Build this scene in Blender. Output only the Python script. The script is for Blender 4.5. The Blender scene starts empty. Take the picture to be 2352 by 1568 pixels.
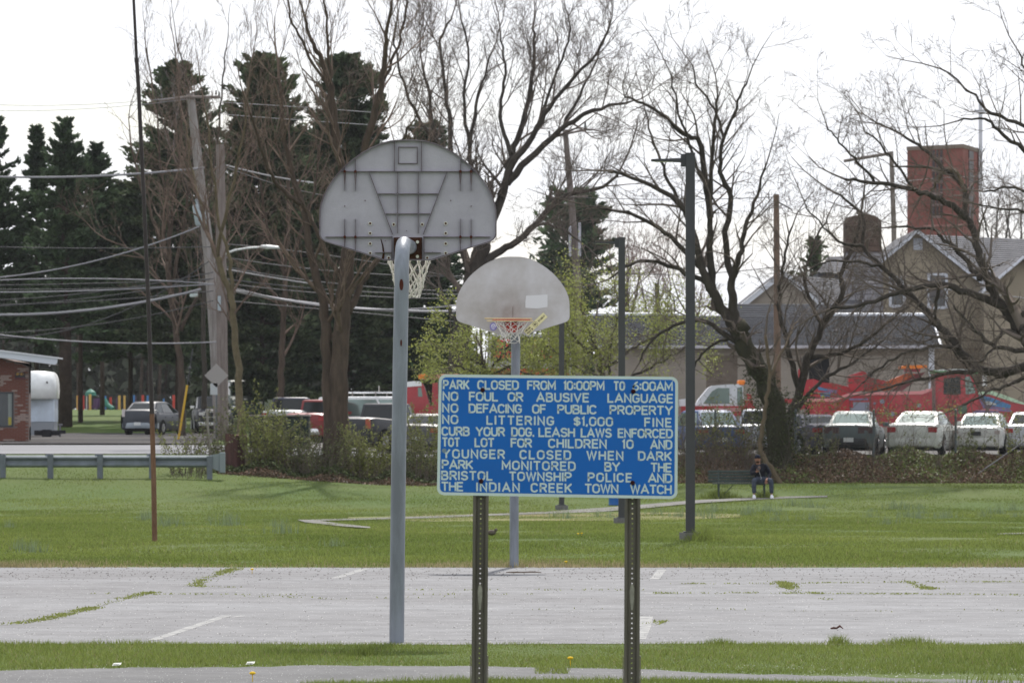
import bpy, math, random
import numpy as np
from mathutils import Vector, Matrix
R = math.radians
random.seed(7); rng = np.random.default_rng(7)
sc = bpy.context.scene
COL = sc.collection

# ------------------------------------------------------------------ camera
F = 12300.0; CXP = 1176.0; HOR = 995.0; CAMZ = 1.62
cam_d = bpy.data.cameras.new('camera'); cam = bpy.data.objects.new('camera', cam_d); COL.objects.link(cam)
cam.location = (0, 0, CAMZ); cam.rotation_euler = (R(90), 0, 0)
cam_d.sensor_width = 36; cam_d.lens = 36*F/2352
cam_d.shift_y = (HOR-784)/2352
cam_d.clip_start = 0.5; cam_d.clip_end = 6000
cam_d.dof.use_dof = True; cam_d.dof.focus_distance = 44.0; cam_d.dof.aperture_fstop = 13.5
sc.camera = cam

# ------------------------------------------------------------------ sky and sun
SUN_EL, SUN_AZ = 48.0, 6.0      # azimuth from +Y towards +X
w = bpy.data.worlds.new('World'); sc.world = w; w.use_nodes = True
nt = w.node_tree; nt.nodes.clear()
def wn(t): return nt.nodes.new(t)
out = wn('ShaderNodeOutputWorld'); mix = wn('ShaderNodeMixShader')
b1 = wn('ShaderNodeBackground'); b2 = wn('ShaderNodeBackground')
sky = wn('ShaderNodeTexSky'); sky.sky_type = 'NISHITA'; sky.sun_disc = False
sky.sun_elevation = R(SUN_EL); sky.sun_rotation = R(SUN_AZ); sky.air_density = 1.0; sky.dust_density = 1.5
b1.inputs['Strength'].default_value = 0.10
b2.inputs['Color'].default_value = (0.94, 0.955, 1.0, 1); b2.inputs['Strength'].default_value = 0.80
tc = wn('ShaderNodeTexCoord'); mp = wn('ShaderNodeMapping'); mp.inputs['Scale'].default_value = (3.0, 3.0, 26.0)
nz = wn('ShaderNodeTexNoise'); nz.inputs['Scale'].default_value = 1.6; nz.inputs['Detail'].default_value = 5
rp = wn('ShaderNodeValToRGB'); rp.color_ramp.elements[0].position = 0.36; rp.color_ramp.elements[0].color = (0.48,)*3+(1,)
rp.color_ramp.elements[1].position = 0.56; rp.color_ramp.elements[1].color = (1, 1, 1, 1)
L = nt.links.new
L(tc.outputs['Generated'], mp.inputs['Vector']); L(mp.outputs[0], nz.inputs['Vector']); L(nz.outputs['Fac'], rp.inputs[0])
L(sky.outputs[0], b1.inputs['Color']); L(rp.outputs[0], mix.inputs[0]); L(b1.outputs[0], mix.inputs[1]); L(b2.outputs[0], mix.inputs[2])
L(mix.outputs[0], out.inputs['Surface'])
sd = bpy.data.lights.new('sun', 'SUN'); sun = bpy.data.objects.new('sun', sd); COL.objects.link(sun)
sd.energy = 3.4; sd.angle = R(1.2); sd.color = (1.0, 0.955, 0.89)
_v = Vector((math.sin(R(SUN_AZ))*math.cos(R(SUN_EL)), math.cos(R(SUN_AZ))*math.cos(R(SUN_EL)), math.sin(R(SUN_EL))))
sun.rotation_euler = (-_v).to_track_quat('-Z', 'Y').to_euler(); sun.location = (0, 0, 60)
sc.view_settings.view_transform = 'Standard'; sc.view_settings.look = 'None'
sc.view_settings.exposure = 0.6; sc.view_settings.gamma = 1.0; sc.view_settings.use_curve_mapping = False
sc.cycles.max_bounces = 5; sc.cycles.diffuse_bounces = 3; sc.cycles.glossy_bounces = 3; sc.cycles.transparent_max_bounces = 8
sc.cycles.use_denoising = True

# ------------------------------------------------------------------ terrain
def lerp(a, b, t): return a+(b-a)*t
def sstep(a, b, x):
    t = np.clip((x-a)/(b-a), 0, 1); return t*t*(3-2*t)
YC = [0, 41.5, 67.6, 85, 115, 135, 145, 155]
ZC = [0, 0, -.07, -.08, -.32, -.45, -.45, -.27]
YL = YC+[159, 162, 166, 172, 190, 225, 245, 252, 262, 300, 400, 600, 4000]
ZL = ZC+[.0, .24, .55, .95, 1.27, 1.45, 1.52, 1.62, 2.15, 2.65, 3.4, 4.2, 6]
YR = YC+[160, 168, 171, 173, 200, 260, 400, 4000]
ZR = ZC+[-.05, .06, .78, .87, .92, 1.0, 1.6, 5]
def H(x, y):
    x = np.asarray(x, float); y = np.asarray(y, float)
    t = sstep(-11, -3, x)
    return np.interp(y, YL, ZL)*(1-t)+np.interp(y, YR, ZR)*t
def Hs(x, y): return float(H(x, y))
def P(px, py, d): return Vector(((px-CXP)*d/F, d, CAMZ+(HOR-py)*d/F))
def G(px, d): x = (px-CXP)*d/F; return Vector((x, d, Hs(x, d)))
def ray(px, py):          # where a line of sight meets the terrain
    k = (py-HOR)/F; u = (px-CXP)/F
    lo, hi = 5.0, 170.0
    d = np.arange(20, 400, .05); zz = CAMZ-k*d; hh = H(u*d, d)
    i = int(np.argmax(zz <= hh)); dd = d[i]
    return Vector((u*dd, dd, float(hh[i])))
def S(d): return F/d

# ------------------------------------------------------------------ materials
MATS = {}
def mat(name, col, rough=.7, metal=0, var=0.0, vscale=3.0, col2=None, bump=0, bscale=40, spec=None, coat=0, island=0, trans=0, vmap=(1,1,1), ramp=(.35,.65), emit=None):
    if name in MATS: return MATS[name]
    if spec is None: spec = .12 if rough >= .7 else .5
    m = bpy.data.materials.new(name); m.use_nodes = True; t = m.node_tree; n = t.nodes; l = t.links.new
    b = n['Principled BSDF']; b.inputs['Roughness'].default_value = rough; b.inputs['Metallic'].default_value = metal
    b.inputs['Specular IOR Level'].default_value = spec; b.inputs['Coat Weight'].default_value = coat; b.inputs['Coat Roughness'].default_value = .06
    c = tuple(col)+(1,); b.inputs['Base Color'].default_value = c
    cur = None; tcn = None
    if var or col2 or bump:
        tcn = n.new('ShaderNodeTexCoord'); mpn = n.new('ShaderNodeMapping'); mpn.inputs['Scale'].default_value = vmap; l(tcn.outputs['Object'], mpn.inputs[0])
    if col2 or var:
        no = n.new('ShaderNodeTexNoise'); no.inputs['Scale'].default_value = vscale; no.inputs['Detail'].default_value = 6; no.inputs['Roughness'].default_value = .65
        l(mpn.outputs[0], no.inputs['Vector'])
        cr = n.new('ShaderNodeValToRGB'); cr.color_ramp.elements[0].position, cr.color_ramp.elements[1].position = ramp
        c2 = tuple(col2)+(1,) if col2 else tuple(max(0, v*(1-var)) for v in col)+(1,)
        c1 = c if col2 else tuple(v*(1+var) for v in col)+(1,)
        cr.color_ramp.elements[0].color = c2; cr.color_ramp.elements[1].color = c1
        l(no.outputs['Fac'], cr.inputs[0]); cur = cr.outputs[0]
    if island:
        g = n.new('ShaderNodeNewGeometry'); mr = n.new('ShaderNodeMapRange'); mr.inputs['To Min'].default_value = 1-island; mr.inputs['To Max'].default_value = 1+island
        l(g.outputs['Random Per Island'], mr.inputs['Value'])
        hs = n.new('ShaderNodeHueSaturation')
        if cur: l(cur, hs.inputs['Color'])
        else: hs.inputs['Color'].default_value = c
        l(mr.outputs[0], hs.inputs['Value']); cur = hs.outputs[0]
    if cur: l(cur, b.inputs['Base Color'])
    if bump:
        n2 = n.new('ShaderNodeTexNoise'); n2.inputs['Scale'].default_value = bscale; n2.inputs['Detail'].default_value = 4; l(mpn.outputs[0], n2.inputs['Vector'])
        bp = n.new('ShaderNodeBump'); bp.inputs['Strength'].default_value = bump; bp.inputs['Distance'].default_value = .02
        l(n2.outputs['Fac'], bp.inputs['Height']); l(bp.outputs[0], b.inputs['Normal'])
    if trans:
        tr = n.new('ShaderNodeBsdfTranslucent'); mx = n.new('ShaderNodeMixShader'); mx.inputs[0].default_value = trans
        if cur: l(cur, tr.inputs['Color'])
        else: tr.inputs['Color'].default_value = c
        l(b.outputs[0], mx.inputs[1]); l(tr.outputs[0], mx.inputs[2]); l(mx.outputs[0], n['Material Output'].inputs['Surface'])
    if emit:
        b.inputs['Emission Color'].default_value = tuple(emit[0])+(1,); b.inputs['Emission Strength'].default_value = emit[1]
    MATS[name] = m; return m

# ------------------------------------------------------------------ mesh builder
class MB:
    def __init__(s): s.v = []; s.f = []; s.M = Matrix()
    def add(s, vs, fs):
        o = len(s.v); s.v += [tuple(s.M @ Vector(p)) for p in vs]; s.f += [tuple(i+o for i in f) for f in fs]; return s
    def box(s, x0, x1, y0, y1, z0, z1):
        vs = [(x, y, z) for x in (x0, x1) for y in (y0, y1) for z in (z0, z1)]
        return s.add(vs, [(0,1,3,2), (4,6,7,5), (0,4,5,1), (2,3,7,6), (0,2,6,4), (1,5,7,3)])
    def bbox(s, x0, x1, y0, y1, z0, z1, b=.01):   # chamfered box
        xs, ys, zs = (x0, x1), (y0, y1), (z0, z1); vs = []; ix = {}
        for i in (0, 1):
            for j in (0, 1):
                for k in (0, 1):
                    sx, sy, sz = (1 if i == 0 else -1), (1 if j == 0 else -1), (1 if k == 0 else -1)
                    for a in range(3):
                        p = [xs[i]+sx*b, ys[j]+sy*b, zs[k]+sz*b]; p[a] = (xs[i], ys[j], zs[k])[a]
                        ix[i, j, k, a] = len(vs); vs.append(tuple(p))
        fs = []
        for a in range(3):
            for e in (0, 1):
                o = [q for q in range(3) if q != a]; c = []
                for (u, v) in ((0,0), (1,0), (1,1), (0,1)):
                    t = [0,0,0]; t[a] = e; t[o[0]] = u; t[o[1]] = v; c.append(ix[t[0], t[1], t[2], a])
                fs.append(tuple(c))
        for a in range(3):
            o = [q for q in range(3) if q != a]
            for u in (0, 1):
                for v in (0, 1):
                    t0 = [0,0,0]; t0[o[0]] = u; t0[o[1]] = v; t1 = list(t0); t0[a] = 0; t1[a] = 1
                    fs.append((ix[(*t0, o[0])], ix[(*t1, o[0])], ix[(*t1, o[1])], ix[(*t0, o[1])]))
        for i in (0, 1):
            for j in (0, 1):
                for k in (0, 1): fs.append((ix[i,j,k,0], ix[i,j,k,1], ix[i,j,k,2]))
        return s.add(vs, fs)
    def quad(s, a, b, c, d): return s.add([a, b, c, d], [(0,1,2,3)])
    def tube(s, pts, rad, n=8, cap=True):
        pts = [Vector(p) for p in pts]; m = len(pts)
        if not hasattr(rad, '__len__'): rad = [rad]*m
        vs = []; fs = []; up = Vector((.31, .17, .93)).normalized()
        for i, p in enumerate(pts):
            t = (pts[min(i+1, m-1)]-pts[max(i-1, 0)]).normalized()
            a = t.cross(up)
            if a.length < .15: a = t.cross(Vector((1, 0, 0)))
            a.normalize(); b = t.cross(a)
            if i and a.dot(pa) < 0: a = -a; b = -b
            if i:
                a = (pa-t*pa.dot(t)).normalized(); b = t.cross(a)
            pa = a
            for k in range(n):
                an = 2*math.pi*(k+.5)/n; vs.append(p+a*math.cos(an)*rad[i]+b*math.sin(an)*rad[i])
        for i in range(m-1):
            for k in range(n): fs.append((i*n+k, i*n+(k+1)%n, (i+1)*n+(k+1)%n, (i+1)*n+k))
        if cap: fs += [tuple(range(n))[::-1], tuple((m-1)*n+k for k in range(n))]
        return s.add(vs, fs)
    def cyl(s, a, b, r, n=12, r2=None): return s.tube([a, b], [r, r if r2 is None else r2], n)
    def prism(s, poly, y0, y1):      # poly in (x,z), extruded along y
        n = len(poly); vs = [(x, y0, z) for x, z in poly]+[(x, y1, z) for x, z in poly]
        return s.add(vs, [tuple(range(n)), tuple(range(2*n-1, n-1, -1))]+[(i, n+i, n+(i+1)%n, (i+1)%n) for i in range(n)])
    def sphere(s, c, r, nu=10, nv=6, sc3=(1,1,1)):
        vs = []; fs = []
        for j in range(nv+1):
            th = math.pi*j/nv
            for i in range(nu):
                ph = 2*math.pi*i/nu
                vs.append((c[0]+r*sc3[0]*math.sin(th)*math.cos(ph), c[1]+r*sc3[1]*math.sin(th)*math.sin(ph), c[2]+r*sc3[2]*math.cos(th)))
        for j in range(nv):
            for i in range(nu): fs.append((j*nu+i, j*nu+(i+1)%nu, (j+1)*nu+(i+1)%nu, (j+1)*nu+i))
        return s.add(vs, fs)
    def loft(s, rings, cap=True, close=True):
        n = len(rings[0]); vs = [p for r in rings for p in r]; fs = []
        for i in range(len(rings)-1):
            for k in range(n if close else n-1): fs.append((i*n+k, i*n+(k+1)%n, (i+1)*n+(k+1)%n, (i+1)*n+k))
        if cap: fs += [tuple(range(n))[::-1], tuple((len(rings)-1)*n+k for k in range(n))]
        return s.add(vs, fs)
    def obj(s, name, m, parent=None, smooth=False, **kw):
        me = bpy.data.meshes.new(name); me.from_pydata(s.v, [], s.f); me.update()
        return link(name, me, m, parent, smooth, **kw)
def link(name, me, m, parent=None, smooth=False, label=None, cat=None, group=None, kind=None, loc=None):
    if m: me.materials.append(m)
    if smooth:
        for p in me.polygons: p.use_smooth = True
        if smooth != 'all': me.set_sharp_from_angle(angle=R(38))
    o = bpy.data.objects.new(name, me); COL.objects.link(o)
    if parent: o.parent = parent
    if loc is not None: o.location = loc
    if label: o['label'] = label
    if cat: o['category'] = cat
    if group: o['group'] = group
    if kind: o['kind'] = kind
    return o
def thing(name, label, cat, loc=(0,0,0), rotz=0, group=None):
    o = bpy.data.objects.new(name, None); COL.objects.link(o); o.empty_display_size = .2
    o.location = loc; o.rotation_euler = (0, 0, rotz); o['label'] = label; o['category'] = cat
    if group: o['group'] = group
    return o
KIDS = {}
def copy_tree(o, parent=None, label=None, loc=None, rotz=None):
    c = o.copy(); COL.objects.link(c); c.parent = parent
    if label: c['label'] = label
    if loc is not None: c.location = loc
    if rotz is not None: c.rotation_euler = (0, 0, rotz)
    for ch in [q for q in COL.objects if q.parent == o]: copy_tree(ch, c)
    return c
def npmesh(name, V, Fc):
    """V (n,3), Fc (m,k) uniform polygons"""
    me = bpy.data.meshes.new(name); V = np.asarray(V, np.float32); Fc = np.asarray(Fc, np.int32); m, k = Fc.shape
    me.vertices.add(len(V)); me.vertices.foreach_set('co', V.ravel())
    me.loops.add(m*k); me.loops.foreach_set('vertex_index', Fc.ravel())
    me.polygons.add(m); me.polygons.foreach_set('loop_start', np.arange(0, m*k, k, dtype=np.int32))
    me.update(calc_edges=True); return me
def tubes_np(segs, sides=3):
    a = np.asarray(segs, np.float64)   # x0 y0 z0 x1 y1 z1 r0 r1
    p0, p1, r0, r1 = a[:, :3], a[:, 3:6], a[:, 6], a[:, 7]
    t = p1-p0; t /= np.linalg.norm(t, axis=1, keepdims=True)+1e-9
    ref = np.where(np.abs(t[:, 2:3]) > .9, [[1., 0, 0]], [[0, 0, 1.]])
    u = np.cross(t, ref); u /= np.linalg.norm(u, axis=1, keepdims=True)+1e-9; v = np.cross(t, u)
    n = len(a); V = np.zeros((n, 2*sides, 3))
    for k in range(sides):
        an = 2*math.pi*k/sides; d = u*math.cos(an)+v*math.sin(an)
        V[:, k] = p0+d*r0[:, None]; V[:, sides+k] = p1+d*r1[:, None]
    base = np.arange(n)[:, None]*2*sides
    Fc = np.concatenate([base+np.array([[k, (k+1) % sides, sides+(k+1) % sides, sides+k]]) for k in range(sides)])
    return V.reshape(-1, 3), Fc

# ------------------------------------------------------------------ stroke lettering
def _arc(cx, cy, rx, ry, a0, a1, n=10):
    return [(cx+rx*math.cos(R(a0+(a1-a0)*i/n)), cy+ry*math.sin(R(a0+(a1-a0)*i/n))) for i in range(n+1)]
GL = {
'A': (.74, [[(0,0),(.37,1),(.74,0)],[(.13,.3),(.61,.3)]]),
'B': (.6, [[(0,0),(0,1),(.32,1)]+_arc(.34,.765,.22,.235,90,-90)+[(0,.53)], [(.3,.53)]+_arc(.34,.265,.26,.265,90,-90)+[(0,0)]]),
'C': (.62, [_arc(.31,.69,.31,.31,25,180)+_arc(.31,.31,.31,.31,180,335)]),
'D': (.62, [[(0,0),(0,1),(.3,1)]+_arc(.3,.68,.32,.32,90,0)+_arc(.3,.32,.32,.32,0,-90)+[(0,0)]]),
'E': (.52, [[(.52,1),(0,1),(0,0),(.52,0)],[(0,.52),(.46,.52)]]),
'F': (.5, [[(.5,1),(0,1),(0,0)],[(0,.52),(.44,.52)]]),
'G': (.62, [_arc(.31,.69,.31,.31,25,180)+_arc(.31,.31,.31,.31,180,340)+[(.62,.46),(.36,.46)]]),
'H': (.6, [[(0,0),(0,1)],[(.6,0),(.6,1)],[(0,.52),(.6,.52)]]),
'I': (.02, [[(.01,0),(.01,1)]]), '1': (.16, [[(.0,.84),(.14,1),(.14,0)]]),
'K': (.6, [[(0,0),(0,1)],[(.58,1),(.02,.38)],[(.2,.57),(.6,0)]]),
'L': (.5, [[(0,1),(0,0),(.5,0)]]),
'M': (.76, [[(0,0),(0,1),(.38,.25),(.76,1),(.76,0)]]),
'N': (.6, [[(0,0),(0,1),(.6,0),(.6,1)]]),
'O': (.64, [_arc(.32,.68,.32,.32,0,180)+_arc(.32,.32,.32,.32,180,360)+[(.64,.68)]]),
'0': (.6, [_arc(.3,.7,.3,.3,0,180)+_arc(.3,.3,.3,.3,180,360)+[(.6,.7)]]),
'P': (.58, [[(0,0),(0,1),(.3,1)]+_arc(.32,.73,.26,.27,90,-90)+[(0,.46)]]),
'R': (.6, [[(0,0),(0,1),(.3,1)]+_arc(.33,.74,.26,.26,90,-90)+[(0,.48)],[(.32,.48),(.6,0)]]),
'S': (.58, [_arc(.29,.75,.28,.25,20,270,12)+_arc(.29,.25,.29,.25,90,-160,12)]),
'T': (.6, [[(0,1),(.6,1)],[(.3,1),(.3,0)]]),
'U': (.6, [[(0,1),(0,.3)]+_arc(.3,.3,.3,.3,180,360)+[(.6,1)]]),
'V': (.68, [[(0,1),(.34,0),(.68,1)]]),
'W': (.92, [[(0,1),(.23,0),(.46,1),(.69,0),(.92,1)]]),
'Y': (.68, [[(0,1),(.34,.48),(.68,1)],[(.34,.48),(.34,0)]]),
'6': (.58, [[(.46,1),(.24,.82),(.06,.5),(.0,.3)]+_arc(.29,.3,.29,.3,180,540,16)]),
'$': (.58, [_arc(.29,.72,.27,.2,20,270,10)+_arc(.29,.29,.29,.21,90,-160,10),[(.29,1.04),(.29,-.04)]]),
'.': (.08, [[(.04,-.02),(.04,.1)]]), ',': (.08, [[(.06,.1),(.0,-.1)]]), ':': (.08, [[(.04,.14),(.04,.28)],[(.04,.62),(.04,.76)]]),
}
def stroke(mb, pts, hw, y, fx):
    """flat ribbon of half width hw along pts(2D); fx maps 2D -> 3D with depth offset y"""
    q = [pts[0]]
    for p in pts[1:]:
        if math.hypot(p[0]-q[-1][0], p[1]-q[-1][1]) > 1e-4: q.append(p)
    pts = q; n = len(pts); vs = []
    for i, p in enumerate(pts):
        d0 = Vector((pts[i][0]-pts[i-1][0], pts[i][1]-pts[i-1][1])).normalized() if i else None
        d1 = Vector((pts[i+1][0]-p[0], pts[i+1][1]-p[1])).normalized() if i < n-1 else None
        if d0 is None: d0 = d1
        if d1 is None: d1 = d0
        t = (d0+d1); t = t.normalized() if t.length > .05 else d0
        nn = Vector((-t.y, t.x)); k = hw/max(.45, abs(nn.dot(Vector((-d0.y, d0.x)))))
        e = Vector((0, 0))
        if i == 0: e = -d1*hw*.55
        if i == n-1: e = d0*hw*.55
        vs += [fx(p[0]+nn.x*k+e.x, p[1]+nn.y*k+e.y, y), fx(p[0]-nn.x*k+e.x, p[1]-nn.y*k+e.y, y)]
    mb.add(vs, [(2*i, 2*i+2, 2*i+3, 2*i+1) for i in range(n-1)])
def word(mb, txt, x0, x1, zb, h, fx, sw=.165, y0=0):
    """letters spaced out over x0..x1 with cap height h, base zb"""
    hw = h*sw/2; hh = h-2*hw; ws = [GL[c][0]*h for c in txt]; tot = sum(ws)
    gap = ((x1-x0-2*hw)-tot)/max(1, len(txt)-1); x = x0+hw; k = 0; xs = 1.0
    if gap < h*.2 and len(txt) > 1:
        gap = h*.2; xs = ((x1-x0-2*hw)-gap*(len(txt)-1))/tot
    for c, wd in zip(txt, ws):
        for st in GL[c][1]:
            stroke(mb, [(x+p[0]*h*xs, zb+hw+p[1]*hh) for p in st], hw, y0+k*2e-4, fx); k = (k+1) % 4
        x += wd*xs+gap
# ================================================================== GROUND
M_soil = mat('grass_ground', (.058,.095,.018), .95, var=0, col2=(.075,.10,.024), vscale=.25, bump=.6, bscale=6, vmap=(1,.35,1), ramp=(.38,.62))  # broad tone noise, part of the lawn's painted shade bands
M_asph = mat('old_asphalt', (.15,.15,.15), .95, spec=.25, col2=(.115,.115,.118), vscale=.5, bump=.5, bscale=60, vmap=(.5,1.0,1), ramp=(.3,.7))
xs = np.concatenate([[-900,-500,-250,-140,-90,-60], np.arange(-45,45.1,1.0), [60,90,140,250,500,900]])
ys = np.concatenate([[-120,-40,0,20,34,41.5,50,60,67.6], np.arange(70,150,2.5), np.arange(150,182,.5), np.arange(182,270,2), [280,300,330,360,400,450,520,600,800,1200,2000,4000]])
ys = np.unique(np.concatenate([ys, YC, [155]]))
X, Y = np.meshgrid(xs, ys); Z = H(X, Y)
bumpy = (Y > 72)&(Y < 165)
Z = Z+np.where(bumpy, .02*np.sin(X*.9+Y*.31)*np.cos(Y*.23-X*.2), 0)
V = np.stack([X, Y, Z], -1).reshape(-1, 3); nx = len(xs); i, j = np.meshgrid(np.arange(len(ys)-1), np.arange(nx-1), indexing='ij')
b_ = (i*nx+j).ravel(); Fc = np.stack([b_, b_+1, b_+nx+1, b_+nx], 1)
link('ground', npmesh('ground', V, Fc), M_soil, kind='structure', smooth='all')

def sheet(name, poly_rows, m, dz, kind='structure', parent=None):
    """strip of quads between two rows of world xy points, laid dz over the terrain"""
    a, b = poly_rows; vs = []
    for p, q in zip(a, b): vs += [(p[0], p[1], Hs(*p)+dz), (q[0], q[1], Hs(*q)+dz)]
    mb = MB(); mb.add(vs, [(2*i, 2*i+2, 2*i+3, 2*i+1) for i in range(len(a)-1)])
    return mb.obj(name, m, parent, kind=kind)
def imgstrip(name, top, bot, m, dz=.012, n=60, kind='structure', jit=0):
    """strip whose two long edges were read off the photograph and laid on the terrain"""
    tx = np.linspace(top[0][0], top[-1][0], n); ty = np.interp(tx, [p[0] for p in top], [p[1] for p in top])
    bx = np.linspace(bot[0][0], bot[-1][0], n); by = np.interp(bx, [p[0] for p in bot], [p[1] for p in bot])
    A = [ray(x, y+random.uniform(-jit, jit)) for x, y in zip(tx, ty)]; B = [ray(x, y+random.uniform(-jit, jit)) for x, y in zip(bx, by)]
    K = 6; vs = []; fs = []
    for i in range(n):
        for k in range(K+1):
            q = A[i].lerp(B[i], k/K); vs.append((q.x, q.y, Hs(q.x, q.y)+dz))
    for i in range(n-1):
        for k in range(K): fs.append((i*(K+1)+k, (i+1)*(K+1)+k, (i+1)*(K+1)+k+1, i*(K+1)+k+1))
    mb = MB(); mb.add(vs, fs); return mb.obj(name, m, kind=kind)
# court: one asphalt sheet, falling gently away
CY0, CY1 = 41.15, 67.55
cxs = np.linspace(-26, 26, 105)
e0 = [(x, CY0+.10*math.sin(x*1.7)+.06*math.sin(x*5.1)) for x in cxs]; e1 = [(x, CY1+.15*math.sin(x*1.1+1)+.08*math.sin(x*4.3)) for x in cxs]
def court_sheet():
    K = 8; vs = []; fs = []
    for i in range(len(cxs)):
        for k in range(K+1):
            t = k/K; x = cxs[i]; y = lerp(e0[i][1], e1[i][1], t); vs.append((x, y, Hs(x, y)+.003))
    for i in range(len(cxs)-1):
        for k in range(K): fs.append((i*(K+1)+k, (i+1)*(K+1)+k, (i+1)*(K+1)+k+1, i*(K+1)+k+1))
    mb = MB(); mb.add(vs, fs); return mb.obj('court_asphalt', M_court, kind='structure')
M_court = mat('court_asphalt', (.208,.21,.219), .9, spec=.2, col2=(.145,.142,.146), vscale=.28, bump=.4, bscale=45, vmap=(.45,1.1,1), ramp=(.22,.68))
# add a fine aggregate speckle to the asphalt
for mm in (M_court, M_asph):
    t = mm.node_tree; n = t.nodes; l = t.links.new; b = n['Principled BSDF']; src = b.inputs['Base Color'].links[0].from_socket
    tcx = n.new('ShaderNodeTexCoord'); mpx = n.new('ShaderNodeMapping'); mpx.inputs['Scale'].default_value = (1.5, 1.5, 1)
    nx_ = n.new('ShaderNodeTexNoise'); nx_.inputs['Scale'].default_value = 1.0; nx_.inputs['Detail'].default_value = 8; nx_.inputs['Roughness'].default_value = .8
    mr = n.new('ShaderNodeMapRange'); mr.inputs['From Min'].default_value = .3; mr.inputs['From Max'].default_value = .7; mr.inputs['To Min'].default_value = .68; mr.inputs['To Max'].default_value = 1.28
    hs = n.new('ShaderNodeHueSaturation'); l(tcx.outputs['Object'], mpx.inputs[0]); l(mpx.outputs[0], nx_.inputs['Vector']); l(nx_.outputs['Fac'], mr.inputs['Value'])
    l(src, hs.inputs['Color']); l(mr.outputs[0], hs.inputs['Value']); l(hs.outputs[0], b.inputs['Base Color'])
court_sheet()
PT = [(-260,1547),(0,1541),(300,1534),(600,1532),(700,1529),(1080,1531),(1250,1534),(1476,1537),(1626,1546),(1826,1551),(2126,1559),(2500,1568)]
PB = [(-260,1650),(300,1640),(560,1600),(725,1570),(1080,1562),(1476,1560),(1626,1562),(1826,1566),(2126,1570),(2500,1580)]
near_path = imgstrip('path', PT, PB, M_asph, .004, 70, jit=1.3)
far_top = [(690,1196),(830,1192),(1000,1187),(1180,1180),(1260,1176),(1380,1168),(1480,1160),(1600,1150),(1720,1145),(1800,1142),(1900,1140)]
far_bot = [(690,1199),(830,1196),(1000,1191),(1180,1184),(1260,1181),(1380,1177),(1480,1169),(1600,1157),(1720,1150),(1800,1146),(1900,1143)]
M_pave = mat('worn_path', (.17,.165,.155), .95, var=.15, vscale=1.2, bump=.3)
imgstrip('path', far_top, far_bot, M_pave, .03, 60)
imgstrip('path', [(682,1196),(720,1197),(790,1206),(850,1213)], [(700,1202),(735,1206),(790,1212),(850,1216)], M_pave, .035, 24)
imgstrip('path', [(2290,1228),(2352,1226),(2450,1224)], [(2290,1230),(2352,1229),(2450,1228)], M_pave, .03, 8)
M_worn = mat('worn_turf', (.20,.17,.085), .95, col2=(.10,.135,.035), vscale=.5, bump=.4, bscale=10, vmap=(.6,1,1), ramp=(.42,.58))
imgstrip('worn_turf', [(800,1188),(1000,1182),(1400,1177),(1560,1178),(1700,1182)], [(800,1192),(1000,1199),(1400,1196),(1560,1196),(1700,1188)], M_worn, .018, 50)
# road and driveway on the left, lot on the right
M_road = mat('road_asphalt', (.20,.20,.212), .9, var=.12, vscale=.3, vmap=(.3,1,1))
M_lot = mat('lot_asphalt', (.12,.115,.11), .9, var=.25, vscale=.4)
M_drive = mat('driveway', (.042,.039,.042), .95, spec=.1, col2=(.075,.07,.066), vscale=.16, vmap=(.6,1,1), ramp=(.42,.55))
def area(name, x0, x1, y0, y1, m, dz, nx=24, ny=10, fx=None):
    vs = []; fs = []
    for j in range(ny+1):
        for i in range(nx+1):
            y = lerp(y0, y1, j/ny); a, b = (x0, x1) if not fx else fx(y); x = lerp(a, b, i/nx)
            vs.append((x, y, Hs(x, y)+dz))
    for j in range(ny):
        for i in range(nx): fs.append((j*(nx+1)+i, j*(nx+1)+i+1, (j+1)*(nx+1)+i+1, (j+1)*(nx+1)+i))
    mb = MB(); mb.add(vs, fs); return mb.obj(name, m, kind='structure')
area('road', -60, -2.5, 172, 186, M_road, .02, 60, 16)
area('driveway', -16.3, -9, 187, 250, M_drive, .05, 12, 40, fx=lambda y: (-20.5*(y/190), lerp(-10.5, -13.5, (y-187)/63)))
area('parking_lot', -14, 60, 186.5, 262, M_lot, .05, 60, 40, fx=lambda y: (lerp(-9, -9.5, (y-186)/70), 60))
area('parking_lot', -1.8, 60, 173, 186.4, M_lot, .05, 60, 10)
# court paint and cracks
M_paint = mat('worn_white_paint', (.36,.36,.35), .9, col2=(.18,.18,.185), vscale=9, ramp=(.40,.60))
M_crack = mat('crack_dirt', (.125,.13,.09), .95, col2=(.12,.12,.115), vscale=3)
def line(name, pts, wid, m, dz=.0042, lab=None, cat=None):
    a = [ray(*p) for p in pts]; mb = MB(); L1 = []; L2 = []
    for i, p in enumerate(a):
        t = (a[min(i+1, len(a)-1)]-a[max(i-1, 0)]); t.z = 0; t.normalize(); nn = Vector((-t.y, t.x, 0))*wid/2
        L1.append(p+nn); L2.append(p-nn)
    vs = []
    for p, q in zip(L1, L2): vs += [(p.x, p.y, Hs(p.x, p.y)+dz), (q.x, q.y, Hs(q.x, q.y)+dz)]
    mb.add(vs, [(2*i, 2*i+2, 2*i+3, 2*i+1) for i in range(len(a)-1)])
    o = mb.obj(name, m, kind='structure'); return a
line('court_line', [(770,1328),(804,1317),(838,1306)], .11, M_paint)
line('court_line', [(352,1470),(430,1444),(520,1414)], .09, M_paint)
line('court_line', [(1503,1330),(1512,1319),(1521,1308)], .11, M_paint)
line('court_line', [(1466,1468),(1478,1441),(1485,1416)], .12, M_paint)
line('court_line', [(930,1469),(1050,1470),(1300,1471),(1620,1472)], .05, M_paint)
line('court_line', [(650,1366),(690,1364),(760,1366)], .07, M_paint)
line('court_line', [(1450,1363),(1480,1362),(1500,1364)], .07, M_paint)
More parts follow.
